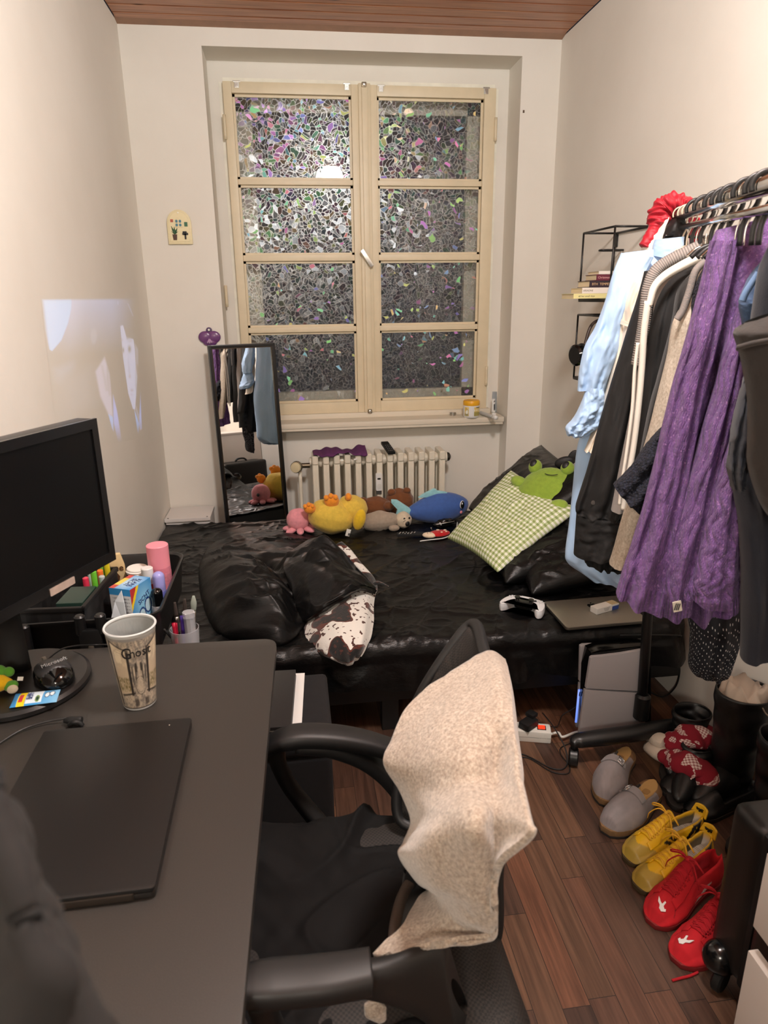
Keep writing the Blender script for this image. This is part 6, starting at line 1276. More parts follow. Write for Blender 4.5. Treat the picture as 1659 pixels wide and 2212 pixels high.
def hanger(px, kind, lab):
    y = rail_px(px); c = RAIL(y); r, m = {'b': (.0046, HB), 'c': (.0016, HC), 'w': (.0022, HW)}[kind]; t = thing('hanger', lab, 'hanger', c, group={'b': 'black hangers on the rail', 'c': 'thin chrome hangers on the rail', 'w': 'cream hangers on the rail'}[kind]); R0 = .0165+r
    P = [c+rp*(R0*cos(a))+Vector((0, 0, R0*sin(a))) for a in np.linspace(pi*1.12, 0, 9)]; P += [c+rp*R0*.95+Vector((0, 0, -.018)), c+rp*.006+Vector((0, 0, -.040)), c+rp*.0+Vector((0, 0, -.058)), c+Vector((0, 0, -.085))]
    tube('hook', P, r, m, t, n=44, seg=8)
    if px > 1600: return
    sh = r*1.15 if kind == 'b' else .0035
    tube('shoulder_bar', [c-rp*.035+Vector((0, 0, -.105)), c-rp*.02+Vector((0, 0, -.09)), c+Vector((0, 0, -.082)), c+rp*.015+Vector((0, 0, -.086)), c+rp*.03+Vector((0, 0, -.095))], sh, m, t, n=24, seg=8)
for px, lab in ((1503, 'black plastic hanger hook, first black one from the far end of the rail'), (1521, 'black plastic hanger hook, second black one from the far end of the rail'), (1545, 'black plastic hanger hook, third black one from the far end of the rail'), (1562, 'black plastic hanger hook, fourth black one from the far end of the rail'), (1580, 'black plastic hanger hook just before the gap in the black hooks'), (1612, 'black plastic hanger hook above the purple jumper collar'), (1640, 'black plastic hanger hook near the right edge of the photo'), (1656, 'black plastic hanger hook cut by the right edge of the photo')): hanger(px, 'b', lab)
for px, lab in ((1512, 'thin chrome hanger hook nearest the red ruched strap'), (1534, 'thin chrome hanger hook among the middle black hooks'), (1572, 'thin chrome hanger hook halfway along the rail'), (1601, 'thin chrome hanger hook in the gap before the purple jumper'), (1622, 'thin chrome hanger hook above the purple jumper')): hanger(px, 'c', lab)
for px, lab in ((1470, 'cream wire hanger hook at the far end of the rail'), (1481, 'cream wire hanger hook second from the far end of the rail'), (1491, 'cream wire hanger hook beside the first black hook')): hanger(px, 'w', lab)
# ---- garments: each part is a hollow cloth tube between its two hanging edges
def cloth(name, rows, mat, parent, fold=.012, k=5, nz=.006, seed=0, nu=90, nv=72, closed_end=False, dy=-.06):
    """rows = (left px, right px, depth, half thickness): the two edges are looked up, the cross-section is an ellipse of real thickness"""
    L = [AY(*r[0], r[2]) for r in rows]; Rr = [AY(*r[1], r[2]+dy) for r in rows]; th = [r[3] for r in rows]
    Lc, Rc = cr(L, nu), cr(Rr, nu); T = np.interp(np.linspace(0, 1, nu), np.linspace(0, 1, len(th)), th)
    ph = np.linspace(0, 2*pi, nv, endpoint=False); G = np.zeros((nu, nv, 3)); r_ = np.array(rd)
    ff = np.linspace(0, 1, nu)
    for i in range(nu):
        c = (Lc[i]+Rc[i])/2; a = (Rc[i]-Lc[i])/2; al = np.linalg.norm(a)
        w_ = np.cos(ph); s_ = np.sign(np.sin(ph))*np.abs(np.sin(ph))**.8
        f_ = fold*min(1, .15+ff[i]*1.2)*(np.sin(k*w_*2.2+seed+ff[i]*1.1)+.5*np.sin(k*1.7*w_*2+seed*2-ff[i]*1.5))*np.abs(np.sin(ph))
        wr = nz*fbm(w_*3+seed+np.sign(s_)*9, np.full(nv, ff[i]*8), 200+seed, 3)
        G[i] = c+a*w_[:, None]+r_*(s_*T[i]+f_+wr)[:, None]
    return grid_mesh(name, G, mat, parent, cv=True)
def garment(name, lab, cat, y): return thing(name, lab, cat, RAIL(y))
def fabric(n, c, rough=.9, bump=.25, bscale=420, var=.06, vscale=9, sheen=.1): return PM(n, c, rough, var=var, vscale=vscale, bump=bump, bscale=bscale, bdist=.0015, sheen=sheen)
BLU = fabric('shirt_blue', (172, 202, 236), .8, .2, 60, .03); BLK1 = fabric('shirt_black', (14, 13, 13), .8, sheen=0); BLK2 = fabric('jacket_black', (9, 9, 10), .85, sheen=0); BLK3 = fabric('knit_black', (13, 13, 13), .98, .6, 300)
CRE = fabric('cotton_cream', (226, 212, 194), .85, .25, 50); WHT = fabric('piping_white', (232, 224, 212), .8)
# pale blue shirt
g = garment('blue_shirt', 'pale blue long shirt with rolled sleeve hanging at far end of the rail', 'shirt', 1.86); y = 1.86
cloth('body', [((1348, 546), (1500, 528), y, .012), ((1335, 600), (1500, 600), y, .045), ((1318, 700), (1480, 700), y, .05), ((1292, 800), (1450, 800), y, .05), ((1268, 900), (1430, 900), y, .05), ((1247, 965), (1420, 980), y, .05), ((1237, 1050), (1410, 1080), y, .05), ((1229, 1130), (1400, 1150), y, .05), ((1221, 1192), (1392, 1215), y, .052), ((1226, 1214), (1385, 1245), y, .050), ((1262, 1239), (1375, 1266), y, .046)], BLU, g, .010, 3.5, .006, 1)
cloth('collar', [((1414, 518), (1478, 511), y-.015, .03), ((1410, 532), (1476, 535), y-.02, .036), ((1408, 552), (1468, 566), y-.025, .036)], BLU, g, .0, 3, .003, 2, 20, 36)
cloth('sleeve', [((1342, 546), (1412, 556), y-.045, .022), ((1324, 590), (1388, 600), y-.055, .036), ((1307, 650), (1366, 652), y-.06, .040), ((1286, 705), (1350, 710), y-.06, .042), ((1263, 748), (1338, 760), y-.06, .044), ((1251, 800), (1320, 800), y-.06, .042), ((1247, 842), (1304, 842), y-.06, .036)], BLU, g, .007, 2.6, .006, 3, dy=-.03)
cloth('rolled_cuff', [((1268, 832), (1303, 836), y-.075, .034), ((1256, 868), (1307, 862), y-.075, .050), ((1240, 902), (1303, 888), y-.075, .054), ((1222, 922), (1292, 920), y-.075, .050), ((1224, 938), (1266, 941), y-.075, .034)], BLU, g, .007, 3, .009, 4, 50, 60, dy=-.02)
# cream blouse
g = garment('cream_blouse', 'cream blouse hanging between the pale blue and black shirts', 'blouse', 1.775); y = 1.775
cloth('sleeve', [((1388, 586), (1430, 582), y, .012), ((1363, 604), (1412, 622), y, .035), ((1345, 645), (1395, 664), y, .038), ((1337, 690), (1385, 705), y, .036), ((1328, 760), (1372, 765), y, .036), ((1312, 830), (1352, 835), y, .036), ((1290, 900), (1335, 905), y, .034), ((1268, 960), (1320, 965), y, .03), ((1262, 972), (1300, 978), y, .02)], CRE, g, .008, 4, .008, 5)
cloth('cuff_band', [((1336, 686), (1386, 701), y-.003, .040), ((1334, 697), (1383, 712), y-.003, .040)], CRE, g, 0, 3, .001, 6, 8, 40)
# black shirt with buttoned cuff
g = garment('black_shirt', 'black shirt with long buttoned cuff hanging beside the pale blue shirt', 'shirt', 1.69); y = 1.69
cloth('sleeve', [((1392, 586), (1470, 578), y, .014), ((1377, 640), (1455, 640), y, .04), ((1347, 740), (1440, 740), y, .045), ((1319, 830), (1425, 830), y, .045), ((1290, 930), (1412, 930), y, .045), ((1265, 1025), (1395, 1030), y, .045), ((1244, 1090), (1375, 1100), y, .045), ((1246, 1110), (1362, 1118), y, .042)], BLK1, g, .014, 4, .008, 7)
cloth('cuff', [((1245, 1108), (1362, 1116), y-.002, .046), ((1242, 1150), (1348, 1160), y-.002, .046), ((1239, 1194), (1330, 1206), y-.002, .046)], BLK1, g, .004, 3, .003, 8, 30)
cloth('shirt_tail', [((1330, 900), (1440, 900), y+.02, .04), ((1290, 1100), (1400, 1100), y+.02, .04), ((1262, 1200), (1370, 1205), y+.02, .04), ((1276, 1222), (1345, 1230), y+.02, .035)], BLK2, g, .012, 5, .008, 9)
for px_, py_ in ((1281, 1086), (1274, 1144)):
    q = AY(px_, py_, y-.052); b_ = lathe('button', [(0, 0), (.0055, 0), (.006, .0015), (.004, .0022), (0, .0014)], PM('button_smoke', (70, 68, 66), .2), g, q-g.location, (R_(75), 0, 0), 16)
# grey ribbed cardigan
GRYK = NT('rib_grey'); v = GRYK.coord('UV', (1, 1, 1)); wv = GRYK.node('ShaderNodeTexWave', bands_direction='X'); wv.inputs['Scale'].default_value = 22; GRYK.link(v, wv.inputs[0]); GRYK.link(GRYK.ramp(wv.outputs['Fac'], [(.2, lin((112, 106, 102))), (.8, lin((150, 143, 138)))]), GRYK.b.inputs['Base Color']); GRYK.set(Roughness=.95); GRYK.bump(wv.outputs['Fac'], .5, .002); GRYK = GRYK.m
GRYP = fabric('jersey_grey', (140, 133, 128), .95, .4, 400)
g = garment('grey_cardigan', 'grey cardigan with ribbed neckband hanging behind the white edged jacket', 'cardigan', 1.60); y = 1.60
q = [AY(1556, 512, y-.05), AY(1500, 540, y-.05), AY(1452, 562, y-.05), AY(1418, 586, y-.05), AY(1402, 622, y-.05), AY(1396, 664, y-.05), AY(1391, 705, y-.05), AY(1384, 745, y-.05), AY(1376, 790, y-.05)]
cloth('body', [((1440, 572), (1520, 556), y, .02), ((1410, 640), (1500, 640), y, .04), ((1388, 740), (1480, 740), y, .04), ((1372, 830), (1460, 830), y, .04), ((1350, 950), (1440, 950), y, .04), ((1320, 1100), (1400, 1100), y, .04)], GRYP, g, .008, 4, .005, 10)
def ribbon(name, P, w0, w1, mat, par, n=60, th=.006, across=None):
    P = cr(P, n); G = []; W_ = np.linspace(w0, w1, n)
    for i in range(n):
        t = Vector(P[min(i+1, n-1)]-P[max(i-1, 0)]).normalized(); vd = (Vector(P[i])-CAMP).normalized(); s_ = (across or t.cross(rd)).normalized()
        G.append([tuple(Vector(P[i])+s_*(W_[i]*(j/6-.5))-rd*(th*(1-(2*j/6-1)**2))) for j in range(7)])
    return grid_mesh(name, np.array(G), mat, par, thick=.004)
ribbon('neckband', q, .030, .026, GRYK, g, th=.012)
# black jacket with white edging
g = garment('track_jacket', 'black jacket with white front edging hanging beside the grey cardigan', 'jacket', 1.535); y = 1.535
cloth('body', [((1530, 558), (1580, 555), y, .014), ((1446, 606), (1540, 600), y, .035), ((1410, 680), (1510, 680), y, .04), ((1394, 800), (1485, 800), y, .04), ((1376, 950), (1455, 950), y, .04), ((1352, 1080), (1425, 1080), y, .04), ((1332, 1200), (1392, 1210), y, .036)], BLK2, g, .010, 4, .006, 11)
ribbon('white_edging', [AY(1522, 550, y-.05), AY(1470, 576, y-.05), AY(1434, 598, y-.05), AY(1413, 622, y-.05), AY(1402, 660, y-.05)], .020, .012, WHT, g, th=.008)
ribbon('white_edging', [AY(1400, 650, y-.052), AY(1391, 720, y-.052), AY(1386, 800, y-.052), AY(1379, 880, y-.052), AY(1368, 970, y-.052), AY(1352, 1060, y-.052), AY(1346, 1100, y-.052)], .013, .010, WHT, g, th=.005)
ribbon('white_piping', [AY(1378, 740, y-.056), AY(1371, 800, y-.056), AY(1366, 880, y-.056), AY(1356, 960, y-.056), AY(1344, 1040, y-.056), AY(1338, 1090, y-.056)], .0045, .0045, WHT, g, th=.003)
# black fuzzy jumper
g = garment('black_jumper', 'black fuzzy jumper hanging behind the beige cardigan', 'jumper', 1.47); y = 1.47
cloth('body', [((1505, 578), (1570, 572), y, .014), ((1464, 626), (1530, 620), y, .034), ((1449, 700), (1515, 700), y, .036), ((1424, 800), (1490, 800), y, .036), ((1402, 880), (1470, 880), y, .036), ((1384, 970), (1450, 970), y, .036), ((1362, 1080), (1420, 1080), y, .034)], BLK3, g, .006, 4, .006, 12)
# beige cardigan
k = NT('beige_knit'); v = k.coord(); n1 = k.noise(v, 160, 4, .7); k.link(k.ramp(n1, [(.3, lin((158, 145, 130))), (.5, lin((182, 170, 154))), (.7, lin((204, 194, 180)))]), k.b.inputs['Base Color']); k.set(Roughness=.95); k.bump(n1, .4, .002); BEI = k.m
g = garment('beige_cardigan', 'beige knitted cardigan hanging left of the purple jumper', 'cardigan', 1.405); y = 1.405
cloth('sleeve', [((1528, 556), (1590, 556), y, .012), ((1497, 588), (1560, 600), y, .030), ((1482, 645), (1535, 650), y, .034), ((1454, 695), (1520, 700), y, .034), ((1440, 770), (1505, 780), y, .034), ((1419, 855), (1480, 860), y, .034), ((1397, 945), (1460, 950), y, .034), ((1372, 1030), (1440, 1040), y, .034), ((1346, 1110), (1415, 1120), y, .034), ((1327, 1180), (1385, 1190), y, .034), ((1316, 1214), (1364, 1228), y, .032)], BEI, g, .005, 3, .004, 13)
ribbon('ribbed_edge', [AY(1530, 560, y-.04), AY(1503, 585, y-.042), AY(1489, 630, y-.042), AY(1474, 672, y-.042), AY(1462, 690, y-.042)], .012, .012, GRYK, g, th=.006)
# navy fleece
k = NT('navy_fleece'); v = k.coord(); vo = k.node('ShaderNodeTexVoronoi'); vo.inputs['Scale'].default_value = 190; k.link(v, vo.inputs['Vector']); k.link(k.ramp(vo.outputs['Distance'], [(.1, lin((34, 38, 54))), (.6, lin((12, 14, 24)))]), k.b.inputs['Base Color']); k.set(Roughness=1.); k.bump(vo.outputs['Distance'], .9, .004); NVF = k.m
g = garment('navy_fleece', 'dark navy fleece with sleeve poking out left of the purple jumper', 'fleece', 1.34); y = 1.34
cloth('body', [((1520, 580), (1580, 575), y+.02, .014), ((1500, 620), (1560, 630), y+.02, .028), ((1490, 680), (1550, 690), y+.02, .03), ((1470, 800), (1540, 800), y+.02, .03), ((1440, 930), (1520, 930), y+.02, .03)], NVF, g, .006, 4, .006, 14)
cloth('sleeve', [((1440, 915), (1500, 960), y, .03), ((1410, 945), (1455, 1015), y, .038), ((1380, 984), (1430, 1058), y, .040), ((1350, 1021), (1408, 1092), y, .042), ((1325, 1046), (1384, 1108), y, .040)], NVF, g, .006, 3, .008, 15, dy=-.02)
# purple cable-knit jumper
k = NT('purple_knit'); v = k.coord('UV'); mp = k.node('ShaderNodeMapping'); mp.inputs['Scale'].default_value = (1, 1, 1); k.link(v, mp.inputs[0]); oc = k.coord()
sp_ = k.node('ShaderNodeSeparateXYZ'); k.link(mp.outputs[0], sp_.inputs[0]); U_, V_ = sp_.outputs[0], sp_.outputs[1]
def MM(op, a, b=None): return k.math(op, a, b)
# stitches: little v-shaped loops; cables: twisting ropes up the panel
st = MM('ABSOLUTE', MM('SINE', MM('ADD', MM('MULTIPLY', V_, 150), MM('MULTIPLY', MM('ABSOLUTE', MM('SINE', MM('MULTIPLY', U_, 130))), 1.4))))
ca = MM('ABSOLUTE', MM('SINE', MM('ADD', MM('MULTIPLY', V_, 34), MM('MULTIPLY', MM('SINE', MM('MULTIPLY', U_, 40)), 1.2)))); 
ribm = MM('GREATER_THAN', U_, .90); ribs = MM('ABSOLUTE', MM('SINE', MM('MULTIPLY', V_, 90)))
hgt = MM('ADD', MM('MULTIPLY', MM('SUBTRACT', 1, ribm), MM('ADD', MM('MULTIPLY', ca, 1.1), MM('MULTIPLY', st, .35))), MM('MULTIPLY', ribm, MM('MULTIPLY', ribs, 1.2)))
nn = k.noise(oc, 150, 5, .75); hgt = MM('ADD', hgt, MM('MULTIPLY', nn, 1.1))
k.link(k.mix(k.ramp(k.noise(oc, 240, 2, .5), [(.64, (0, 0, 0, 1)), (.72, (.8, .8, .8, 1))]), k.ramp(k.noise(oc, 60, 5, .7), [(.28, lin((82, 48, 104))), (.5, lin((108, 70, 134))), (.72, lin((134, 92, 160)))]), lin((184, 142, 194))), k.b.inputs['Base Color'])
k.set(Roughness=1.); k.b.inputs['Sheen Weight'].default_value = .12; k.b.inputs['Sheen Roughness'].default_value = .6; k.bump(hgt, .85, .007); PURK = k.m
g = garment('purple_jumper', 'fluffy purple cable knit jumper hanging at the front of the rail', 'jumper', 1.25); y = 1.27
cloth('body', [((1548, 497), (1690, 462), y+.01, .016), ((1534, 535), (1690, 540), y, .05), ((1516, 615), (1670, 630), y, .06), ((1500, 700), (1640, 720), y, .065), ((1490, 780), (1620, 790), y, .065), ((1476, 860), (1612, 870), y, .065), ((1460, 940), (1606, 950), y, .065), ((1448, 1020), (1602, 1030), y, .065), ((1440, 1100), (1600, 1110), y, .065), ((1436, 1190), (1597, 1195), y, .065), ((1433, 1270), (1594, 1260), y, .065), ((1431, 1322), (1590, 1308), y, .06)], PURK, g, .024, 3.2, .008, 16, nu=130, nv=110, dy=-.10)
cloth('sleeve', [((1534, 520), (1600, 520), y-.055, .012), ((1512, 615), (1572, 630), y-.06, .034), ((1490, 700), (1552, 720), y-.065, .040), ((1465, 790), (1532, 810), y-.065, .042), ((1441, 880), (1512, 900), y-.065, .044), ((1416, 990), (1492, 1000), y-.065, .046), ((1393, 1080), (1474, 1090), y-.065, .048), ((1366, 1170), (1455, 1182), y-.065, .050), ((1345, 1235), (1442, 1258), y-.065, .050), ((1331, 1281), (1432, 1318), y-.065, .048)], PURK, g, .012, 3, .007, 17, nu=130, dy=-.03)
cloth('fold_panel', [((1592, 660), (1612, 660), y-.10, .010), ((1566, 740), (1606, 750), y-.11, .026), ((1544, 830), (1590, 840), y-.115, .032), ((1517, 930), (1572, 940), y-.12, .036), ((1492, 1020), (1552, 1030), y-.12, .038), ((1466, 1110), (1534, 1120), y-.12, .040), ((1442, 1205), (1514, 1212), y-.12, .042), ((1434, 1270), (1500, 1270), y-.12, .042), ((1430, 1328), (1495, 1312), y-.12, .04)], PURK, g, .008, 3, .007, 18, nu=120, dy=-.02)
cloth('sleeve', [((1600, 880), (1610, 880), y-.16, .010), ((1566, 985), (1600, 990), y-.17, .028), ((1538, 1080), (1600, 1090), y-.17, .038), ((1516, 1170), (1600, 1180), y-.17, .042), ((1498, 1250), (1598, 1246), y-.17, .044), ((1494, 1290), (1595, 1314), y-.17, .042)], PURK, g, .006, 3, .007, 19, nu=100, dy=-.02)
lb = prism('care_label', rrect(.016, .022, .001), (1, -.2, .3), (-.25, 0, 1), AY(1463, 1310, y-.175), .0015, PM('label_cream', (214, 206, 190), .6), g)
for i in range(3): box('print_line', (.002, .001, .014), AY(1459+i*4, 1311, y-.1775)-g.location, (0, .2, 0), mat=PM('print_dark', (60, 60, 60), .6), parent=g)
# polka-dot dress below, navy top, denim, charcoal coat
k = NT('polka_navy'); v = k.coord('UV'); mp = k.node('ShaderNodeMapping'); mp.inputs['Scale'].default_value = (19, 52, 1); mp.inputs['Rotation'].default_value = (0, 0, .35); k.link(v, mp.inputs[0]); vo = k.node('ShaderNodeTexVoronoi', voronoi_dimensions='2D'); vo.inputs['Scale'].default_value = 1; vo.inputs['Randomness'].default_value = .35; k.link(mp.outputs[0], vo.inputs['Vector'])
k.link(k.ramp(vo.outputs['Distance'], [(.0, lin((206, 206, 206))), (.10, lin((206, 206, 206))), (.14, lin((12, 14, 24)))]), k.b.inputs['Base Color']); k.set(Roughness=.8); POLK = k.m
g = garment('polka_dot_dress', 'navy dress with small white polka dots showing below the purple jumper', 'dress', 1.40); y = 1.40
cloth('skirt', [((1560, 800), (1640, 800), y, .03), ((1520, 1100), (1620, 1100), y, .035), ((1488, 1310), (1612, 1300), y, .04), ((1491, 1365), (1606, 1365), y, .042), ((1489, 1402), (1590, 1408), y, .042), ((1486, 1430), (1582, 1438), y, .042), ((1494, 1447), (1574, 1455), y, .038), ((1522, 1459), (1560, 1466), y, .02)], POLK, g, .008, 5, .005, 20)
tube('tie_string', [AY(1560, 1450, y-.03), AY(1556, 1462, y-.03), AY(1551, 1476, y-.03)], [.004, .004, .005], fabric('navy_cotton', (16, 18, 30), .8), g, n=10, seg=8)
DEN = fabric('denim_blue', (52, 76, 108), .85, .5, 300, .12, 30)
g = garment('denim_jacket', 'blue denim shirt showing between the purple jumper and the navy top', 'jacket', 1.09); y = 1.10
cloth('shoulder', [((1648, 560), (1720, 540), y, .012), ((1622, 595), (1720, 600), y, .028), ((1599, 640), (1720, 650), y, .03), ((1596, 662), (1720, 680), y, .03), ((1603, 700), (1720, 720), y, .03), ((1612, 760), (1720, 780), y, .03)], DEN, g, .004, 4, .004, 21)
ribbon('seam', [AY(1638, 590, y-.045), AY(1612, 630, y-.045), AY(1603, 650, y-.045)], .008, .008, fabric('denim_pale', (86, 112, 146), .85), g, th=.003)
NAV = fabric('navy_jersey', (17, 22, 34), .9, .3, 400)
g = garment('navy_jumper', 'long dark navy jumper hanging at the right edge of the photo', 'jumper', 1.02); y = 1.03
cloth('body', [((1662, 530), (1760, 500), y, .012), ((1640, 580), (1760, 580), y, .03), ((1625, 680), (1760, 680), y, .036), ((1614, 770), (1760, 770), y, .04), ((1604, 850), (1760, 850), y, .042), ((1588, 930), (1760, 930), y, .044), ((1578, 1000), (1760, 1000), y, .044), ((1584, 1060), (1760, 1060), y, .044), ((1596, 1130), (1760, 1130), y, .044), ((1602, 1230), (1760, 1230), y, .046), ((1601, 1330), (1760, 1330), y, .046), ((1598, 1416), (1760, 1400), y, .044)], NAV, g, .012, 3, .006, 22, dy=-.05)
cloth('sleeve', [((1622, 760), (1650, 760), y-.07, .012), ((1600, 850), (1640, 860), y-.075, .026), ((1580, 935), (1625, 940), y-.075, .03), ((1572, 1010), (1612, 1010), y-.075, .03), ((1580, 1055), (1606, 1050), y-.075, .024)], NAV, g, .008, 3, .008, 23, dy=-.01)
CHA = fabric('charcoal_wool', (42, 38, 36), .95, .35, 260)
g = garment('charcoal_coat', 'charcoal brown coat sleeve nearest the camera on the rail', 'coat', .90); y = .90
cloth('sleeve', [((1606, 698), (1780, 640), y, .014), ((1586, 718), (1780, 700), y, .04), ((1592, 745), (1780, 740), y, .044), ((1604, 790), (1780, 790), y, .044), ((1614, 850), (1780, 850), y, .044), ((1616, 930), (1780, 930), y, .044), ((1615, 1000), (1780, 1010), y, .044), ((1630, 1058), (1780, 1080), y, .042), ((1652, 1105), (1780, 1140), y, .036), ((1690, 1140), (1780, 1180), y, .03)], CHA, g, .006, 3, .004, 24, dy=-.04)
ribbon('hem_stitch', [AY(1590, 752, y-.055), AY(1625, 742, y-.06), AY(1670, 734, y-.065)], .004, .004, fabric('charcoal_dark', (40, 36, 34), .9), g, th=.002, across=Vector((0, 0, 1)))
# red ruched strap and white blouse over the far end
REDF = fabric('red_satin', (172, 12, 36), .55, .5, 70, .1, 30)
g = garment('red_ruched_top', 'red ruched top with gathered strap draped over the far rail end', 'top', 1.97); y = 1.95
P = cr([AY(1502, 445, y-.06), AY(1478, 440, y-.04), AY(1452, 440, y-.03), AY(1434, 452, y-.02), AY(1424, 474, y-.02), AY(1416, 494, y-.02), AY(1404, 515, y-.02), AY(1392, 534, y-.02)], 110); G = []
for i in range(110):
    f_ = i/109; tg = Vector(P[min(i+1, 109)]-P[max(i-1, 0)]).normalized(); s_ = tg.cross(rd).normalized(); u_ = s_.cross(tg); R0 = float(np.interp(f_, [0, .15, .35, .6, .72, 1], [.012, .022, .030, .032, .020, .017])); ru = 1 if .1 < f_ < .68 else .25
    G.append([tuple(Vector(P[i])+(s_*cos(a)+u_*sin(a))*R0*(1+ru*(.12*sin(f_*70+2.5*sin(a*2+f_*9))+.10*sin(a*4+f_*31)+.07*sin(f_*120+a*3+2*sin(f_*17))))) for a in np.linspace(0, 2*pi, 40, endpoint=False)])
grid_mesh('ruched_strap', np.array(G), REDF, g, cv=True, cap=True)
cloth('back_panel', [((1486, 470), (1512, 470), y-.05, .010), ((1488, 500), (1514, 500), y-.05, .012), ((1490, 560), (1516, 560), y-.05, .012)], REDF, g, .004, 3, .003, 25, 24, 30)
g = garment('white_blouse', 'white blouse edge hanging under the red ruched strap', 'blouse', 1.95)
cloth('front_panel', [((1428, 462), (1446, 470), y, .008), ((1404, 500), (1432, 510), y, .014), ((1386, 535), (1425, 540), y, .016), ((1380, 600), (1430, 600), y, .016)], WHT, g, .004, 3, .003, 26, 30, 40)
g = garment('black_bag', 'black bag with clip hanging at the far end of the rail', 'bag', 1.92)
cloth('bag_body', [((1452, 472), (1480, 470), y-.06, .012), ((1436, 496), (1484, 494), y-.06, .024), ((1432, 530), (1486, 528), y-.06, .026), ((1440, 580), (1490, 580), y-.06, .024)], BLKM, g, .003, 3, .004, 27, 40, 40)
tube('carry_bar', [AY(1436, 510, y-.10), AY(1462, 508, y-.10), AY(1500, 512, y-.11), AY(1525, 512, y-.12)], .004, BLKP, g, n=16, seg=8)
# ================================================================ shoes along the right wall
def shoe_grid(M_, L, W, prof, n=96, m=61):
    """shoe upper from length profiles; prof(t) -> half width, collar height, arch height, opening 0..1, inside floor height"""
    T = np.linspace(0, 1, n); V = np.linspace(-1, 1, m); P = np.zeros((n, m, 3)); info = np.zeros((n, m, 2))
    for i, t in enumerate(T):
        w, hc, ha, op, zi, cxo = prof(t)
        for j, v in enumerate(V):
            s = 1 if v >= 0 else -1; a = abs(v)
            if a > .5:
                q = (1-a)/.5; x = w*(1-.22*q*q-.04*q); z = .012+(hc-.012)*q; x = x+(.004*math.sin(q*pi))
            else:
                r = a/.5; xc = w*.74; xo = xc*r; zo = hc+(ha-hc)*(1-r**2.2)
                ri = min(1, r/.86); xi_ = (xc-.004)*min(1., r*1.06); zi_ = zi+(hc-zi)*max(0, (r-.80)/.20)**.5
                x = xo*(1-op)+xi_*op; z = zo*(1-op)+zi_*op
            P[i, j] = M_ @ Vector((s*x+cxo, -L*t, z)); info[i, j] = (t, v)
    return P, info
def lerp(t, xs, ys): return float(np.interp(t, xs, ys))
def sm(t, a, b): q = min(1, max(0, (t-a)/(b-a))); return q*q*(3-2*q)
def sole(nm, M_, L, W, z0, z1, mat, par, wp, cxf, grow=.003):
    pts = []; 
    for t in np.linspace(0, 1, 36): pts.append((wp(t)+grow+cxf(t), -L*t))
    for t in np.linspace(1, 0, 36): pts.append((-wp(t)-grow+cxf(t), -L*t))
    pts = [(x, y+(.004 if i in (0, 71) else 0)-(.004 if i in (35, 36) else 0)) for i, (x, y) in enumerate(pts)]
    R3 = M_.to_3x3(); return prism(nm, pts, R3 @ Vector((1, 0, 0)), R3 @ Vector((0, 1, 0)), M_ @ Vector((0, 0, (z0+z1)/2)), z1-z0, mat, par, .002)
def shoe_base(name, lab, toe, direction, group=None):
    d = Vector((direction[0], direction[1], 0)).normalized()      # heel lies this way from the toe
    t = thing(name, lab, 'shoe', (toe[0], toe[1], 0), 0, group); ry = -d; rx = Vector((ry.y, -ry.x, 0))
    M_ = Matrix(((rx.x, ry.x, 0, toe[0]), (rx.y, ry.y, 0, toe[1]), (0, 0, 1, 0), (0, 0, 0, 1))); return t, M_
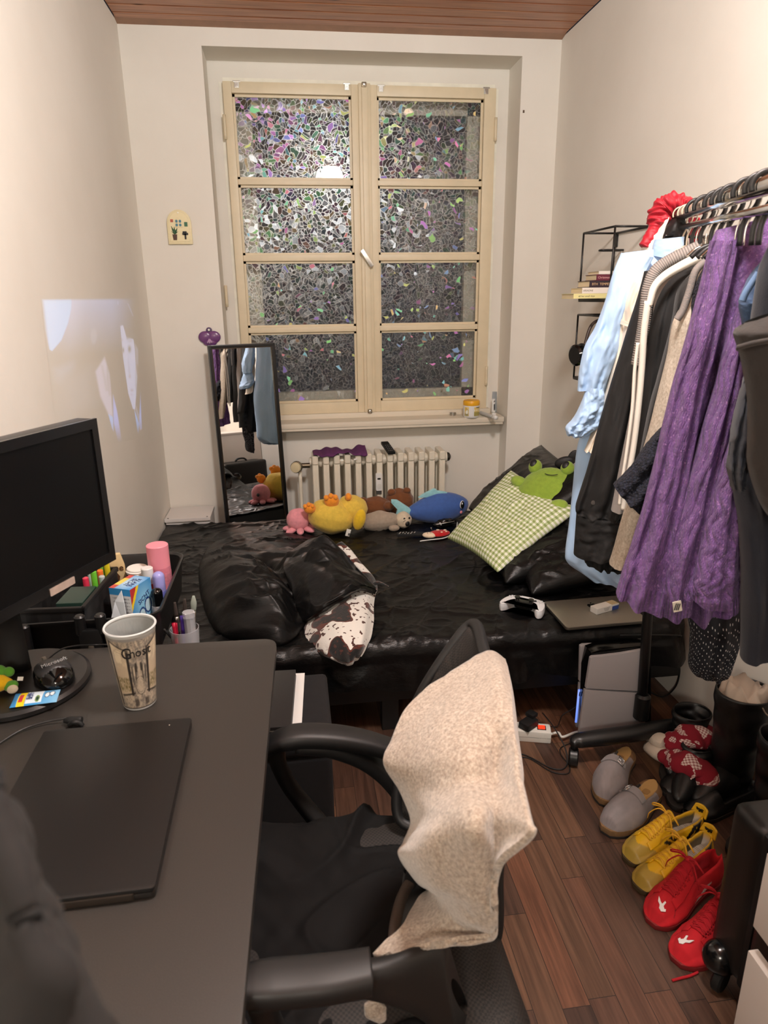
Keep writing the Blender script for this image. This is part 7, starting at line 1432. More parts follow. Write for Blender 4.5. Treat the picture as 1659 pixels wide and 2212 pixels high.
# ---- grey suede clogs
CORK = PM('cork', (120, 92, 60), .8, var=.15, vscale=90); SUE = PM('suede_grey', (136, 130, 132), .95, var=.09, vscale=22, bump=.2, bscale=500, sheen=.3); DKS = PM('dark_sole', (34, 30, 28), .7); FOOTB = PM('footbed_suede', (186, 150, 96), .8, var=.10, vscale=30)
def clog(lab, toe, direction, side):
    t, M_ = shoe_base('clog', lab, toe, direction); L = .275
    cxf = lambda q: side*(.010*math.sin(pi*q)-.006*q)
    wp = lambda q: lerp(q, [0, .03, .08, .18, .32, .5, .7, .88, .96, 1], [.012, .026, .036, .047, .052, .044, .036, .036, .028, .012])
    def prof(q):
        hc = lerp(q, [0, .04, .2, .4, .52, .62, .75, .9, 1], [.020, .045, .060, .070, .064, .054, .040, .038, .036]); ha = lerp(q, [0, .04, .15, .3, .45, .55, 1], [.021, .056, .074, .084, .092, .094, .05]); op = sm(q, .50, .56); zi = lerp(q, [.4, .7, 1], [.034, .036, .040]); return wp(q), hc, ha, op, zi, cxf(q)
    P, I = shoe_grid(M_, L, .1, prof); o = grid_mesh('upper', P, painted('clog_suede', .95, bump=(500, .2, .001)), t, uv=False, thick=.0)
    c = np.zeros(P.shape)+lin3((136, 130, 132)); c *= (1+.10*fbm(I[..., 0]*9, I[..., 1]*5, 301+side, 3))[..., None]; ins = (I[..., 0] > .53) & (np.abs(I[..., 1]) < .46); c[ins] = lin3((182, 146, 92)); c[(I[..., 0] > .82) & (np.abs(I[..., 1]) >= .46)] = lin3((120, 92, 62)); paint(o, c)
    sole('cork_midsole', M_, L, .1, .008, .026, CORK, t, wp, cxf, .003); sole('outsole', M_, L, .1, .0005, .009, DKS, t, wp, cxf, .004)
    def surf(q, x, lift=.002):   # point over the upper at q along, x across (-1..1)
        w, hc, ha, op, zi, cx_ = prof(q); xc = w*.74; z = hc+(ha-hc)*(1-abs(x)**2.2); return M_ @ Vector((x*xc+cx_, -L*q, z+lift))
    for q0, nm in ((.44, 'strap'), ):
        G = [[tuple(surf(q0+dq, x, .0028)) for dq in (-.045, -.04, 0, .04, .045)] for x in np.linspace(-.98, 1.0, 24)]
        st = grid_mesh('strap', np.array(G), SUE, t, thick=.0055)
        bx = -side*.62; b = surf(q0, bx, .006); n0 = (surf(q0, bx+.05)-surf(q0, bx-.05)).normalized(); yv = (M_.to_3x3() @ Vector((0, 1, 0))).normalized(); R0 = [b+n0*a+yv*c_ for a, c_ in ((-.010, -.014), (.010, -.014), (.010, .014), (-.010, .014))]
        tube('buckle', R0, .0021, CHROME, t, straight=True, closed=True, seg=8); tube('buckle_pin', [b-n0*.010, b+n0*.012], .0013, CHROME, t, straight=True, seg=6)
        tail = [surf(q0, -side*1.0, .006), surf(q0, -side*.8, .010)+Vector((0, 0, .002)), b+n0*.0]
    for x in (-.05, .0): pass
    q = surf(.50, .02, .0015); tube('throat_slot', [surf(.50, .0, .002), surf(.53, .0, .002), surf(.56, .0, .001)], .004, DKS, t, n=8, seg=8)
    f = M_ @ Vector((cxf(.75), -L*.76, .0372)); R3 = M_.to_3x3(); prism('footbed_stamp', rrect(.020, .026, .008), R3 @ Vector((1, 0, 0)), R3 @ Vector((0, 1, 0)), f+Vector((0, 0, .0003)), .0008, PM('stamp_brown', (150, 116, 70), .8), t); return t
clog('grey suede clog nearest the power strip, its heel against the rack foot', (.872, 1.600), (.62, .78), 1)
clog('grey suede clog with silver buckle beside the yellow trainers', (.826, 1.492), (.84, .54), -1)
# ---- trainers
def trainer(name, lab, toe, direction, side, L, cols, kind):
    t, M_ = shoe_base(name, lab, toe, direction); cxf = lambda q: side*(.008*math.sin(pi*q)-.004*q)
    wp = lambda q: lerp(q, [0, .02, .06, .15, .3, .5, .7, .88, .96, 1], [.010, .022, .033, .043, .047, .038, .032, .032, .026, .012])
    hi = 1.25 if kind == 'red' else 1.
    def prof(q):
        hc = lerp(q, [0, .06, .2, .4, .5, .7, .85, .95, 1], [.013, .028, .036, .050, .055*hi, .052*hi, .058*hi, .066*hi, .068*hi]); ha = lerp(q, [0, .05, .12, .25, .4, .5, .56, 1], [.0135, .040, .050, .062, .080, .094*hi**.5, .096*hi**.5, .07]); op = sm(q, .50, .56)*(1-sm(q, .955, .985)); zi = .026; return wp(q), hc, ha, op, zi, cxf(q)
    P, I = shoe_grid(M_, L, .1, prof); o = grid_mesh('upper', P, painted('trainer_'+kind, .42 if kind == 'yellow' else .9, bump=(300, .15, .001)), t, uv=False); T_, V_ = I[..., 0], np.abs(I[..., 1])
    c = np.zeros(P.shape)+lin3(cols['main'])
    toe_ = (T_ < .17+.06*(1-np.clip(V_/.5, 0, 1))*0+.08*np.clip((V_-.55)/.45, 0, 1)) ; 
    if kind == 'yellow':
        toe_ = (T_ < .20-.07*np.cos(np.clip(V_/.62, 0, 1)*pi*.9)) | ((V_ > .80) & (T_ < .40)); c[toe_] = lin3(cols['toe'])
        s1 = (np.abs((T_-.50)-(V_-.75)*.42) < .028) & (V_ > .53); s2 = (np.abs((T_-.58)-(V_-.75)*.42) < .028) & (V_ > .53); s3 = (np.abs((T_-.74)+(V_-.75)*.50) < .035) & (V_ > .53); s4 = (np.abs((T_-.84)+(V_-.72)*.36) < .030) & (V_ > .53); c[s1 | s2 | s3 | s4] = lin3((20, 18, 16))
        c[(T_ > .88) & (V_ > .52) & ~(s3 | s4)] = lin3((196, 150, 30))
    else:
        c *= (1+.08*fbm(T_*12, I[..., 1]*6, 320+side, 3))[..., None]
        wv = (np.abs((T_-.45)-(V_-.98)*-1.0) < .06) & (V_ > .70); c[wv] = lin3((214, 204, 198)); c[(V_ > .93) & (T_ > .10)] = lin3((196, 30, 34))
        seam = (np.abs(T_-.30+.12*(V_/.5)**2) < .006) & (V_ < .6); c[seam] = lin3((130, 10, 22))
    ins = (T_ > .53) & (T_ < .97) & (V_ < .44); c[ins] = lin3(cols['lining']); 
    if kind == 'yellow':
        fl = ins & (V_ < .36); c[fl] = lin3((206, 204, 198)); dots = fl & (np.sin(T_*260) > .55) & (np.sin(I[..., 1]*60) > .4); c[dots] = lin3((90, 88, 84))
    paint(o, c)
    sole('outsole', M_, L, .1, .0006, .014, PM('sole_'+kind, cols['sole'], .7), t, wp, cxf, .003)
    def surf(q, x, lift=.002):
        w, hc, ha, op, zi, cx_ = prof(q); xc = w*.74; z = hc+(ha-hc)*(1-abs(x)**2.2); return M_ @ Vector((x*xc+cx_, -L*q, z+lift))
    TM = PM('tongue_'+kind, cols['tongue'], .5 if kind == 'yellow' else .9); G = [[tuple(surf(q, x*(.44+.1*(q-.3)), .0025+.05*max(0, q-.50)+.12*max(0, q-.54))) for x in np.linspace(-1, 1, 11)] for q in np.linspace(.24, .585, 20)]
    grid_mesh('tongue', np.array(G), TM, t, thick=.004)
    LM = PM('lace_'+kind, cols['lace'], .85, bump=.3, bscale=900)
    qs = np.linspace(.25, .50, 6)
    for i, q in enumerate(qs):
        a, b = surf(q, -.58-.15*i/5, .004), surf(q+.035, .58+.15*i/5, .004); mdp = surf(q+.018, 0, .009); tube('lace', [a, mdp, b], .0024, LM, t, n=14, seg=8, flat=.6); a, b = surf(q, .58+.15*i/5, .004), surf(q+.035, -.58-.15*i/5, .004); tube('lace', [a, surf(q+.018, 0, .007), b], .0024, LM, t, n=14, seg=8, flat=.6)
    for s in (-1, 1):   # eyestays
        G = [[tuple(surf(q, s*x, .0022)) for x in (.50, .54, .72, .90, .94)] for q in np.linspace(.20, .52, 14)]; grid_mesh('eyestay', np.array(G), PM('stay_'+kind, cols['stay'], .5 if kind == 'yellow' else .9), t, thick=.0022)
    k0 = surf(.525, 0, .012); R3 = M_.to_3x3(); X_, Y_ = R3 @ Vector((1, 0, 0)), R3 @ Vector((0, 1, 0)); Zv = Vector((0, 0, 1))
    for s in (-1, 1):
        tube('bow_loop', [k0, k0+X_*s*.018+Zv*.014+Y_*.004, k0+X_*s*.040+Zv*.008+Y_*.010, k0+X_*s*.044-Zv*.004+Y_*.004, k0+X_*s*.024+Zv*.002-Y_*.002, k0], .0024, LM, t, n=36, seg=8, flat=.6); tube('lace_end', [k0, k0+X_*s*.020+Y_*.010+Zv*.004, k0+X_*s*.040+Y_*.020-Zv*.022, k0+X_*s*.046+Y_*.018-Zv*.046], [.0024, .0024, .0024, .0016], LM, t, n=24, seg=8, flat=.6)
    blob('bow_knot', (.007, .006, .005), k0, mat=LM, parent=t, seg=12)
    if kind == 'yellow':
        w, hc, ha, op, zi, cx_ = prof(.97); hq = M_ @ Vector((cxf(1), -L*.985, hc)); HT = PM('heel_tab', (226, 178, 30), .45)
        G = [[tuple(hq+X_*x*.024*(1-.15*q)+Y_*(-.010*q-.004+.012*(1-(1-abs(x))**0.5)*.6)+Zv*(-.004+.026*q*(1-.15*x*x))) for x in np.linspace(-1, 1, 11)] for q in np.linspace(0, 1, 8)]
        ht = grid_mesh('heel_tab', np.array(G), HT, t, thick=.005); text('lettering', 'Tiger', .011, hq+Zv*.011+Y_*-.0015+Y_*.0000, X_, Zv*1.0-Y_*.35, PM('print_black', (24, 20, 16), .5), t, .0030, shear=.25)
    else:
        f = surf(.11, -.25*side, .0012); pts = [(-.010, .004), (-.004, .010), (.002, .008), (.004, .003), (.010, .000), (.014, -.008), (.010, -.006), (.006, -.003), (.002, -.002), (.001, -.010), (-.002, -.009), (-.002, -.001), (-.006, .002), (-.008, .000)]
        n0 = (surf(.13, -.25*side, 0)-surf(.09, -.25*side, 0)).normalized(); n1 = (surf(.11, -.15*side, 0)-surf(.11, -.35*side, 0)).normalized(); prism('leaping_cat_mark', [(a*1.3, b*1.3) for a, b in pts], n1, -n0, f, .0016, PM('embroidery_white', (232, 224, 220), .8), t)
    return t
YC = dict(main=(226, 178, 20), toe=(172, 146, 62), lining=(92, 84, 66), sole=(70, 56, 34), tongue=(232, 184, 22), lace=(226, 172, 50), stay=(230, 182, 22)); RC = dict(main=(190, 22, 34), lining=(150, 14, 30), sole=(120, 22, 24), tongue=(176, 16, 32), lace=(176, 16, 30), stay=(196, 24, 36))
trainer('trainer', 'yellow leather trainer with black stripes next to the grey clogs', (.838, 1.388), (.955, .31), 1, .265, YC, 'yellow'); trainer('trainer', 'yellow leather trainer with black stripes next to the red trainers', (.822, 1.300), (.950, .33), -1, .265, YC, 'yellow')
trainer('trainer', 'red suede trainer touching the yellow trainers', (.806, 1.196), (.885, .44), 1, .265, RC, 'red'); trainer('trainer', 'red suede trainer beside the suitcase wheel', (.812, 1.092), (.885, .44), -1, .265, RC, 'red')
o = tube('shoelace', [AZ(1508, 2100, .004), AZ(1490, 2108, .003), AZ(1470, 2113, .003), AZ(1452, 2118, .003)], .003, PM('lace_red', (176, 16, 30), .85), n=16, seg=8); tag(o, 'loose red shoelace end lying by the suitcase wheel', 'shoelace')
# ---- black boots and dark shoes in the corner
BOOT = PM('boot_leather', (13, 13, 14), .42, bump=.25, bscale=40, bdist=.004)
def boot(lab, x, y, ang, h, r0, r1, foot=True, zip_=False):
    t = thing('boot', lab, 'boot', (x, y, 0)); d = Vector((cos(ang), sin(ang), 0)); G = []; n = 40
    for i, z in enumerate(np.linspace(.05, h, n)):
        f = i/(n-1); r = r0+(r1-r0)*f**1.3; wob = .004*sin(f*22)+.006*sin(f*9); G.append([tuple(Vector((x, y, z))+Vector((cos(a), sin(a), 0))*(r+wob*cos(2*a))+d*.012*sin(f*pi)) for a in np.linspace(0, 2*pi, 32, endpoint=False)])
    G = np.array(G); grid_mesh('shaft', G, BOOT, t, cv=True, thick=.004)
    if foot:
        blob('foot', (.125, .044, .05), Vector((x, y, .046))+d*.075, (0, R_(3), ang), BOOT, t, fn=lambda q: Vector((q.x, q.y*(1-.2*q.x), max(q.z, -.6)*(1-.35*q.x)))); prism('outsole', [tuple(p[:2]) for p in cr([(-.06, .034, 0), (.05, .042, 0), (.16, .04, 0), (.20, 0, 0), (.16, -.04, 0), (.05, -.042, 0), (-.06, -.034, 0), (-.075, 0, 0)], 50, True)], d, Vector((-d.y, d.x, 0)), Vector((x, y, .010)), .018, DKS, t, .003)
    if zip_: lathe('rivet', [(0, 0), (.006, 0), (.005, .004), (0, .005)], GOLDM, t, Vector((-.02, -r1-.004, h-.05)), (R_(90), 0, 0), 12)
    return t
b1 = boot('tall black leather boot stuffed with tissue paper against the right wall', 1.300, 1.63, 3.6, .345, .055, .078)
boot('tall black leather boot nearest the suitcase', 1.310, 1.43, 3.5, .32, .058, .082); boot('short black ankle boot behind the knitted socks', 1.255, 1.80, 3.9, .165, .046, .056, True, True); boot('short black ankle boot between socks and tall boots', 1.215, 1.685, 3.9, .125, .040, .045)
x, y = 1.300, 1.63
G = [[tuple(Vector((x, y,   .302+.062*q+.010*sin(a*3+q*4)+.010*sin(a*7)))+Vector((cos(a), sin(a), 0))*(.070*(1-.35*q*q)+.006*sin(a*5+q*6))) for a in np.linspace(0, 2*pi, 40, endpoint=False)] for q in np.linspace(0, 1, 14)]
o = grid_mesh('tissue_paper', np.array(G), PM('tissue', (186, 174, 160), .9, bump=.3, bscale=60), cv=True, cap=True); tag(o, 'crumpled tissue paper stuffed into the top of the tall boot', 'paper')
def flat_shoe(lab, toe, direction):
    t, M_ = shoe_base('loafer', lab, toe, direction); L = .26; cxf = lambda q: 0; wp = lambda q: lerp(q, [0, .03, .1, .25, .5, .8, .96, 1], [.010, .024, .036, .044, .036, .032, .026, .012])
    def prof(q): return wp(q), lerp(q, [0, .2, .5, 1], [.026, .036, .046, .055]), lerp(q, [0, .1, .3, .42, 1], [.028, .045, .062, .068, .05]), sm(q, .40, .46)*(1-sm(q, .95, .985)), .02, 0
    P, I = shoe_grid(M_, L, .1, prof, 60, 41); grid_mesh('upper', P, BOOT, t, uv=False); sole('outsole', M_, L, .1, .0006, .014, DKS, t, wp, cxf, .003); return t
flat_shoe('black flat shoe in the shadow under the grey clog heel', (1.075, 1.62), (.80, .30)); flat_shoe('black flat shoe in the shadow behind the yellow trainers', (1.09, 1.52), (.93, .20))
# ---- suitcase
sc_ = thing('suitcase', 'black hard shell suitcase standing on wheels beside the white dresser', 'suitcase', (1.09, .972, 0))
SHELL = PM('suitcase_shell', (22, 20, 19), .42, bump=.1, bscale=300)
bm = bmesh.new(); badd(bm, (.44, .105, .40), (0, .055, .268), bev=.04, seg=5); auto(bmo('shell', bm, SHELL, sc_), 50); bm = bmesh.new(); badd(bm, (.44, .105, .40), (0, -.055, .268), bev=.04, seg=5); auto(bmo('shell', bm, SHELL, sc_), 50)
box('zip_band', (.432, .016, .392), (0, 0, .268), mat=BLKM, parent=sc_, bev=.006)
for z in (.16, .22, .28, .34): box('rib', (.004, .16, .012), (-.221, 0, z), mat=SHELL, parent=sc_, bev=.003) if False else None
tube('carry_handle', [Vector((1.09-.06, .972, .47)), Vector((1.09-.03, .972, .492)), Vector((1.09+.03, .972, .492)), Vector((1.09+.06, .972, .47))], .009, BLKP, sc_, n=20, seg=10)
for sx in (-1, 1):
    for sy in (-1, 1):
        h = blob('wheel_housing', (.042, .036, .038), Vector((1.09+sx*.215, .972+sy*.062, .082)), mat=PM('wheel_gloss', (14, 14, 15), .18), parent=sc_)
        cyl('wheel', .028, .022, BLKM, sc_, (sx*.218-.004, sy*.062-.011 if False else sy*.062, .029), (R_(90), 0, R_(30)), 24, .004)
# ---- white dresser
DXF, DY1, DY0 = .772, .852, .12
dr = thing('dresser', 'white chest of drawers in the near right corner', 'dresser', ((DXF+XR)/2, (DY1+DY0)/2, 0)); DW = PM('dresser_white', (222, 212, 204), .5, bump=.05, bscale=400)
def dpart(n, a, b, bev=.002, par=dr, mat=DW): return box(n, [b[i]-a[i] for i in range(3)], [(a[i]+b[i])/2-dr.location[i] for i in range(3)], mat=mat, parent=par, bev=bev)
DTOP = .74
dpart('side_panel', (DXF+.045, DY1-.018, 0), (XR-.004, DY1-.002, DTOP-.02)); dpart('side_panel', (DXF+.045, DY0, 0), (XR-.004, DY0+.016, DTOP-.02)); dpart('top_panel', (DXF+.01, DY0-.005, DTOP-.02), (XR-.004, DY1+.003, DTOP)); dpart('back_panel', (XR-.012, DY0, 0), (XR-.006, DY1, DTOP-.02)); dpart('plinth', (DXF+.05, DY0+.01, 0), (DXF+.064, DY1-.02, .06))
for z0, z1 in ((.015, .335), (.392, .556), (.612, .715)):
    d_ = dpart('drawer', (DXF, DY0, z0), (DXF+.02, DY1, z1), .0025); ib = box('drawer_box', (.34, DY1-DY0-.04, (z1-z0)*.55), (.19, 0, -.02), mat=PM('drawer_box', (228, 220, 210), .6), parent=d_)
# ================================================================ office chair with scarf and T-shirt
ch = thing('office_chair', 'black mesh office chair pushed sideways against the desk edge', 'chair', (.12, .87, 0))
CHP = PM('chair_plastic', (20, 20, 21), .52, bump=.12, bscale=900, bdist=.0006)
k = NT('chair_mesh'); v = k.coord('Object', (260, 260, 260)); w1 = k.node('ShaderNodeTexChecker'); w1.inputs['Scale'].default_value = 1; k.link(v, w1.inputs[0]); w1.inputs[1].default_value = lin((40, 36, 33)); w1.inputs[2].default_value = lin((14, 13, 13)); k.link(w1.outputs['Color'], k.b.inputs['Base Color']); k.set(Roughness=.7); k.bump(w1.outputs['Fac'], .5, .001); MESHM = k.m
def strip3(name, pts, half, thick, mat, par, n=60, across=(0, 1, 0), seg=16):
    """flat-section bar: half = half width across, thick = half thickness, both may be lists along the path"""
    P = cr(pts, n); A = Vector(across).normalized(); f = np.linspace(0, 1, n); hw = np.interp(f, np.linspace(0, 1, len(half)), half); tk = np.interp(f, np.linspace(0, 1, len(thick)), thick); G = []
    for i in range(n):
        t = Vector(P[min(i+1, n-1)]-P[max(i-1, 0)]).normalized(); nn = t.cross(A).normalized()
        G.append([tuple(Vector(P[i])+A*(hw[i]*np.sign(cos(a))*abs(cos(a))**.6)+nn*(tk[i]*np.sign(sin(a))*abs(sin(a))**.6)) for a in np.linspace(0, 2*pi, seg, endpoint=False)])
    return grid_mesh(name, np.array(G), mat, par, cv=True, cap=True)
def armrest(yy, pad, loop, half, hl):
    strip3('arm_pad', [AY(a, b, yy) for a, b in pad], half, [.012, .017, .017, .015], CHP, ch)
    strip3('arm_support', [AY(a, b, yy) for a, b in loop], hl, [.014, .016, .016, .016], CHP, ch)
armrest(1.12, [(572, 1616), (604, 1600), (650, 1590), (720, 1592), (790, 1603), (850, 1620)], [(640, 1605), (720, 1614), (800, 1648), (858, 1706), (886, 1770), (900, 1850), (890, 1900)], [.020, .028, .028, .026], [.026, .024, .022, .022])
tube('arm_post', [AY(597, 1610, 1.12), AY(600, 1645, 1.12), AY(622, 1692, 1.12), AY(650, 1730, 1.12), AY(700, 1790, 1.10)], [.018, .016, .016, .018], CHP, ch, n=24, seg=12)
tube('arm_post', [AY(560, 2150, .62), AY(580, 2210, .64), AY(620, 2290, .66)], .018, CHP, ch, n=16, seg=12)
strip3('arm_pad', [AY(500, 2133, .615), AY(560, 2126, .615), AY(640, 2120, .615), AY(720, 2112, .615), AY(800, 2098, .62)], [.022, .028, .028, .026], [.012, .016, .017, .018], CHP, ch)
cloth('arm_support', [((770, 2090), (780, 2136), .62, .020), ((835, 2080), (850, 2152), .625, .024), ((895, 2056), (915, 2186), .64, .026), ((940, 2042), (968, 2246), .65, .026), ((962, 2050), (1002, 2270), .655, .026), ((968, 2085), (1012, 2225), .66, .022), ((975, 2120), (1011, 2185), .66, .012)], CHP, ch, 0, 3, 0, 31, 50, 40, dy=.03)
# seat
zs = .47
G = []
for i, yv in enumerate(np.linspace(.655, 1.09, 30)):
    row = []
    for j, xv in enumerate(np.linspace(-.20, .262, 30)):
        e = min(min(yv-.655, 1.09-yv)/.06, min(xv+.20, .262-xv)/.06); row.append((xv, yv, zs-.030*(1-min(1, max(0, e)))**2-.014*math.cos((yv-.87)/.22*pi/2)+.012*max(0, (xv-.1))))
    G.append(row)
G = np.array(G); grid_mesh('seat_cushion', G, MESHM, ch, thick=.05, off=-1)
bm = bmesh.new(); badd(bm, (.40, .38, .02), (-.10, 0, .415), bev=.008); bmo('seat_pan', bm, CHP, ch)
cyl('gas_lift', .025, .30, BLKMET, ch, (-.09, 0, .12))
for i in range(5):
    a = i*2*pi/5+.5; lg_ = tube('base_leg', [Vector((.03, .87, .12)), Vector((.03+.16*cos(a), .87+.16*sin(a), .10)), Vector((.03+.29*cos(a), .87+.29*sin(a), .075))], [.024, .020, .014], CHP, ch, n=10, seg=10); cyl('castor', .026, .03, BLKM, ch, (.03-.12+.29*cos(a), .29*sin(a)-.0, .027), (R_(90), 0, a), 18, .004)
# backrest: a curved mesh panel in a plastic rim, leaning away from the desk
def back_pt(u, v, off=0):      # u across (0 near .. 1 far), v up; the sides wrap forward below the top edge
    e = abs(2*u-1); y0, y1 = .84-.19*v**2, 1.04+.09*v**.7; yv = y0+(y1-y0)*u; wing = e**5*(1-v**3)*(1 if u > .5 else .3)
    z = .54+.365*v-.05*e**6*max(0, v-.4)/.6*(1 if u < .5 else .2); x = .172+.092*u+.050*v**1.5-.105*wing+.012*(1-e*e)+off; return Vector((x, yv, z))
n_ = 36; G = np.array([[tuple(back_pt(u, v)) for v in np.linspace(0, 1, 24)] for u in np.linspace(0, 1, n_)]); grid_mesh('back_mesh', G, MESHM, ch, thick=.012)
rim_ = [back_pt(0, v) for v in (0, .3, .6, .9)]+[back_pt(.03, 1)]+[back_pt(u, 1) for u in (.25, .5, .75)]+[back_pt(.97, 1)]+[back_pt(1, v) for v in (.9, .6, .3, 0)]+[back_pt(u, 0) for u in (.75, .5, .25)]
tube('back_rim', rim_, .011, CHP, ch, n=140, seg=12, closed=True)
strip3('back_spine', [Vector((.06, .87, .40)), Vector((.24, .87, .39)), Vector((.285, .87, .46)), Vector((.285, .87, .60)), Vector((.296, .87, .72))], [.045, .045, .04, .035], [.012, .015, .015, .012], CHP, ch)
cloth('lumbar_panel', [((872, 1880), (960, 1880), .84, .012), ((862, 1960), (966, 1960), .80, .014), ((852, 2050), (975, 2050), .76, .014), ((858, 2110), (972, 2120), .73, .012)], CHP, ch, 0, 3, 0, 32, 40, 40, dy=.02)
tube('lumbar_cord', [AY(905, 1880, .86), AY(872, 1930, .80), AY(855, 1990, .75), AY(850, 2050, .70)], .0085, PM('cord_brown', (62, 50, 42), .8, bump=.5, bscale=200), ch, n=24, seg=10)
# ---- black T-shirt thrown over the seat
k = NT('black_jersey'); k.set(**{'Base Color': lin((9, 9, 10)), 'Roughness': .8, 'Specular IOR Level': .25}); k.bump(k.noise(k.coord(), 9, 4), .3, .01); JER = k.m
nx_, ny_ = 110, 110; U, V = np.meshgrid(np.linspace(0, 1, nx_), np.linspace(0, 1, ny_), indexing='ij')
ox = -.235+.455*U+.03*np.sin(V*5)*U-.075*np.clip(1-V*1.6, 0, 1)*U; oy = .64+.47*V+.012*np.sin(U*9)+.02*fbm(U*3, V*3, 401, 2)
oz = zs+.034+.026*crease(U, V, 2.2, 2.0, .7, 402)+.018*crease(U, V, 3.4, 1.8, -.2, 404)+.008*fbm(U*5, V*5, 403, 3)+.04*np.exp(-((U-.30)/.25)**2-((V-.82)/.2)**2)
ed = np.minimum(np.minimum(U, 1-U), np.minimum(V, 1-V)); oz = oz-.035*np.clip(1-ed/.10, 0, 1)**2+.006
o = grid_mesh('t_shirt', np.stack([ox, oy, oz], -1), JER, thick=.004); tag(o, 'crumpled black T-shirt thrown over the chair seat', 'clothing')
# ---- knitted scarf over the backrest
k = NT('scarf_knit'); v = k.coord(); n1 = k.noise(v, 210, 4, .75); n2 = k.noise(v, 14, 3, .5)
k.link(k.mix(k.ramp(n2, [(.35, (0, 0, 0, 1)), (.7, (.35, .35, .35, 1))]), k.ramp(n1, [(.30, lin((124, 110, 98))), (.48, lin((170, 154, 138))), (.66, lin((206, 193, 177)))]), lin((150, 134, 118))), k.b.inputs['Base Color'])
k.set(Roughness=1.); k.b.inputs['Sheen Weight'].default_value = .5; k.b.inputs['Sheen Roughness'].default_value = .5; k.bump(n1, .55, .003); SCF = k.m
def S_(px, py, y): return AY(px, py, y)
SPX = [[(908, 1500, 1.16), (940, 1476, 1.16), (985, 1450, 1.15), (1030, 1424, 1.14), (1062, 1411, 1.14), (1086, 1424, 1.17)],
        [(868, 1548, 1.10), (920, 1525, 1.08), (975, 1502, 1.07), (1030, 1480, 1.07), (1075, 1462, 1.08), (1099, 1480, 1.13)],
        [(848, 1600, 1.06), (900, 1585, 1.03), (960, 1570, 1.02), (1025, 1560, 1.02), (1080, 1550, 1.03), (1108, 1560, 1.09)],
        [(833, 1648, 1.03), (890, 1645, .99), (955, 1640, .975), (1020, 1640, .98), (1075, 1640, 1.01), (1117, 1640, 1.05)],
        [(866, 1706, 1.00), (910, 1708, .955), (965, 1710, .935), (1020, 1705, .945), (1078, 1700, 1.02), (1124, 1695, 1.01)],
        [(892, 1770, .98), (930, 1765, .915), (975, 1760, .895), (1030, 1755, .905), (1072, 1752, 1.02), (1143, 1768, .97)],
        [(876, 1816, .965), (920, 1806, .870), (975, 1806, .855), (1030, 1810, .865), (1068, 1812, .97), (1147, 1800, .95)],
        [(866, 1846, .945), (910, 1860, .850), (970, 1872, .830), (1030, 1880, .835), (1064, 1876, .90), (1095, 1858, .94)],
        [(900, 1898, .925), (930, 1912, .830), (980, 1930, .810), (1030, 1945, .805), (1062, 1940, .83), (1070, 1900, .90)],
        [(926, 1916, .92), (940, 1930, .88), (985, 1965, .800), (1035, 1990, .790), (1062, 1985, .80), (1069, 1950, .86)],
        [(905, 1940, .88), (925, 1965, .83), (985, 2000, .77), (1040, 2014, .765), (1062, 2018, .77), (1067, 2000, .80)],
        [(872, 1992, .84), (890, 2010, .79), (930, 2020, .755), (975, 2026, .75), (1020, 2022, .76), (1062, 2022, .765)],
        [(838, 2032, .79), (850, 2040, .745), (875, 2040, .725), (905, 2036, .72), (940, 2030, .725), (968, 2030, .735)],
        [(808, 2070, .74), (818, 2072, .715), (832, 2074, .70), (846, 2070, .70), (864, 2062, .70), (884, 2054, .70)]]
SL_ = [.93, .90, .87, .84, .82, .80, .78, .76, .75, .75, .73, .71, .69, .67]; SR_ = [.985, .86, .755, .685, .640, .580, .565, .580, .60, .60, .61, .62, .64, .65]
REL = [[0]*6, [0]*6, [0, -.01, -.02, -.02, -.01, 0], [0, -.01, -.03, -.03, .01, 0], [0, -.02, -.04, -.03, .01, 0], [0, -.05, -.06, -.05, .012, 0], [.02, -.06, -.06, -.05, .015, 0], [.02, -.05, -.05, -.04, 0, 0], [.05, -.03, -.05, -.05, -.02, 0], [.08, .03, -.03, -.04, -.02, 0], [.06, .02, -.02, -.02, 0, 0], [0]*6, [0]*6, [0]*6]
ctrl = [[S_(q[0], q[1], SL_[i]+(SR_[i]-SL_[i])*j/5+REL[i][j]) for j, q in enumerate(r)] for i, r in enumerate(SPX)]
G = up_grid(ctrl, 150, 90); U, V = np.meshgrid(np.linspace(0, 1, 150), np.linspace(0, 1, 90), indexing='ij')
G[..., 1] -= .006*fbm(U*9, V*4, 411, 3)
o = grid_mesh('scarf', G, SCF, thick=.009); tag(o, 'beige fluffy knitted scarf hanging over the chair backrest', 'scarf')
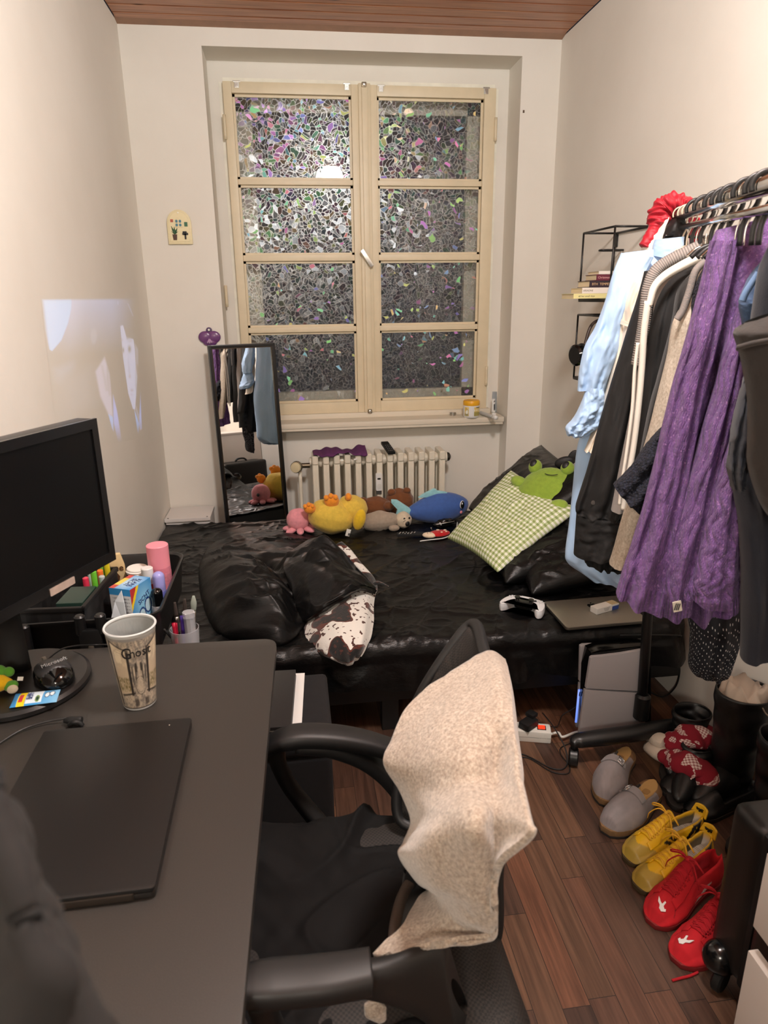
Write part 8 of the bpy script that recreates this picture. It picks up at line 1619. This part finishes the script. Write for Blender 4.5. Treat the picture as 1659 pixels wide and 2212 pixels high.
# back fall of the scarf on the far side of the rim
ctrl = [[S_(1062, 1411, 1.02), S_(1084, 1424, 1.05), S_(1092, 1440, 1.08)], [S_(1085, 1480, .93), S_(1098, 1490, .97), S_(1104, 1500, 1.0)], [S_(1098, 1580, .83), S_(1110, 1590, .87), S_(1116, 1600, .91)], [S_(1106, 1650, .77), S_(1118, 1660, .80), S_(1125, 1668, .83)], [S_(1112, 1694, .74), S_(1120, 1700, .76), S_(1124, 1702, .78)]]
grid_mesh('back_fall', up_grid(ctrl, 50, 20), SCF, o, thick=.009)
tube('scarf_corner', [S_(802, 2165, .66), S_(812, 2185, .66), S_(826, 2206, .66)], [.010, .016, .006], SCF, o, n=12, seg=12, flat=.4)
# ---- dark jacket close to the camera over the near left corner of the desk
k = NT('dark_jacket_cloth'); k.set(**{'Base Color': lin((26, 25, 25)), 'Roughness': .9}); k.bump(k.noise(k.coord(), 30, 4), .3, .004); DJ = k.m
def S2(px, py, y): return AY(px, py, y)
ctrl = [[S2(-160, 1640, .30), S2(-60, 1655, .26), S2(-8, 1720, .25), S2(10, 1790, .27), S2(-20, 1850, .31)],
        [S2(-180, 1800, .29), S2(-40, 1800, .24), S2(30, 1820, .235), S2(58, 1880, .26), S2(0, 1930, .31)],
        [S2(-200, 1930, .28), S2(-20, 1930, .225), S2(50, 1930, .22), S2(80, 1965, .25), S2(40, 2020, .30)],
        [S2(-200, 2060, .27), S2(0, 2040, .215), S2(70, 2020, .21), S2(118, 2020, .24), S2(80, 2080, .29)],
        [S2(-200, 2200, .26), S2(20, 2150, .205), S2(110, 2120, .20), S2(170, 2110, .23), S2(120, 2180, .28)],
        [S2(-200, 2340, .25), S2(40, 2280, .20), S2(150, 2240, .195), S2(225, 2215, .22), S2(170, 2300, .27)],
        [S2(-200, 2480, .24), S2(60, 2420, .19), S2(190, 2370, .19), S2(275, 2320, .21), S2(220, 2420, .26)]]
G = up_grid(ctrl, 90, 60); U, V = np.meshgrid(np.linspace(0, 1, 90), np.linspace(0, 1, 60), indexing='ij'); G[..., 0] += .004*fbm(U*5, V*4, 421, 3)
o = grid_mesh('dark_jacket', G, DJ, thick=.012); tag(o, 'blurred dark jacket right in front of the camera at lower left', 'jacket')
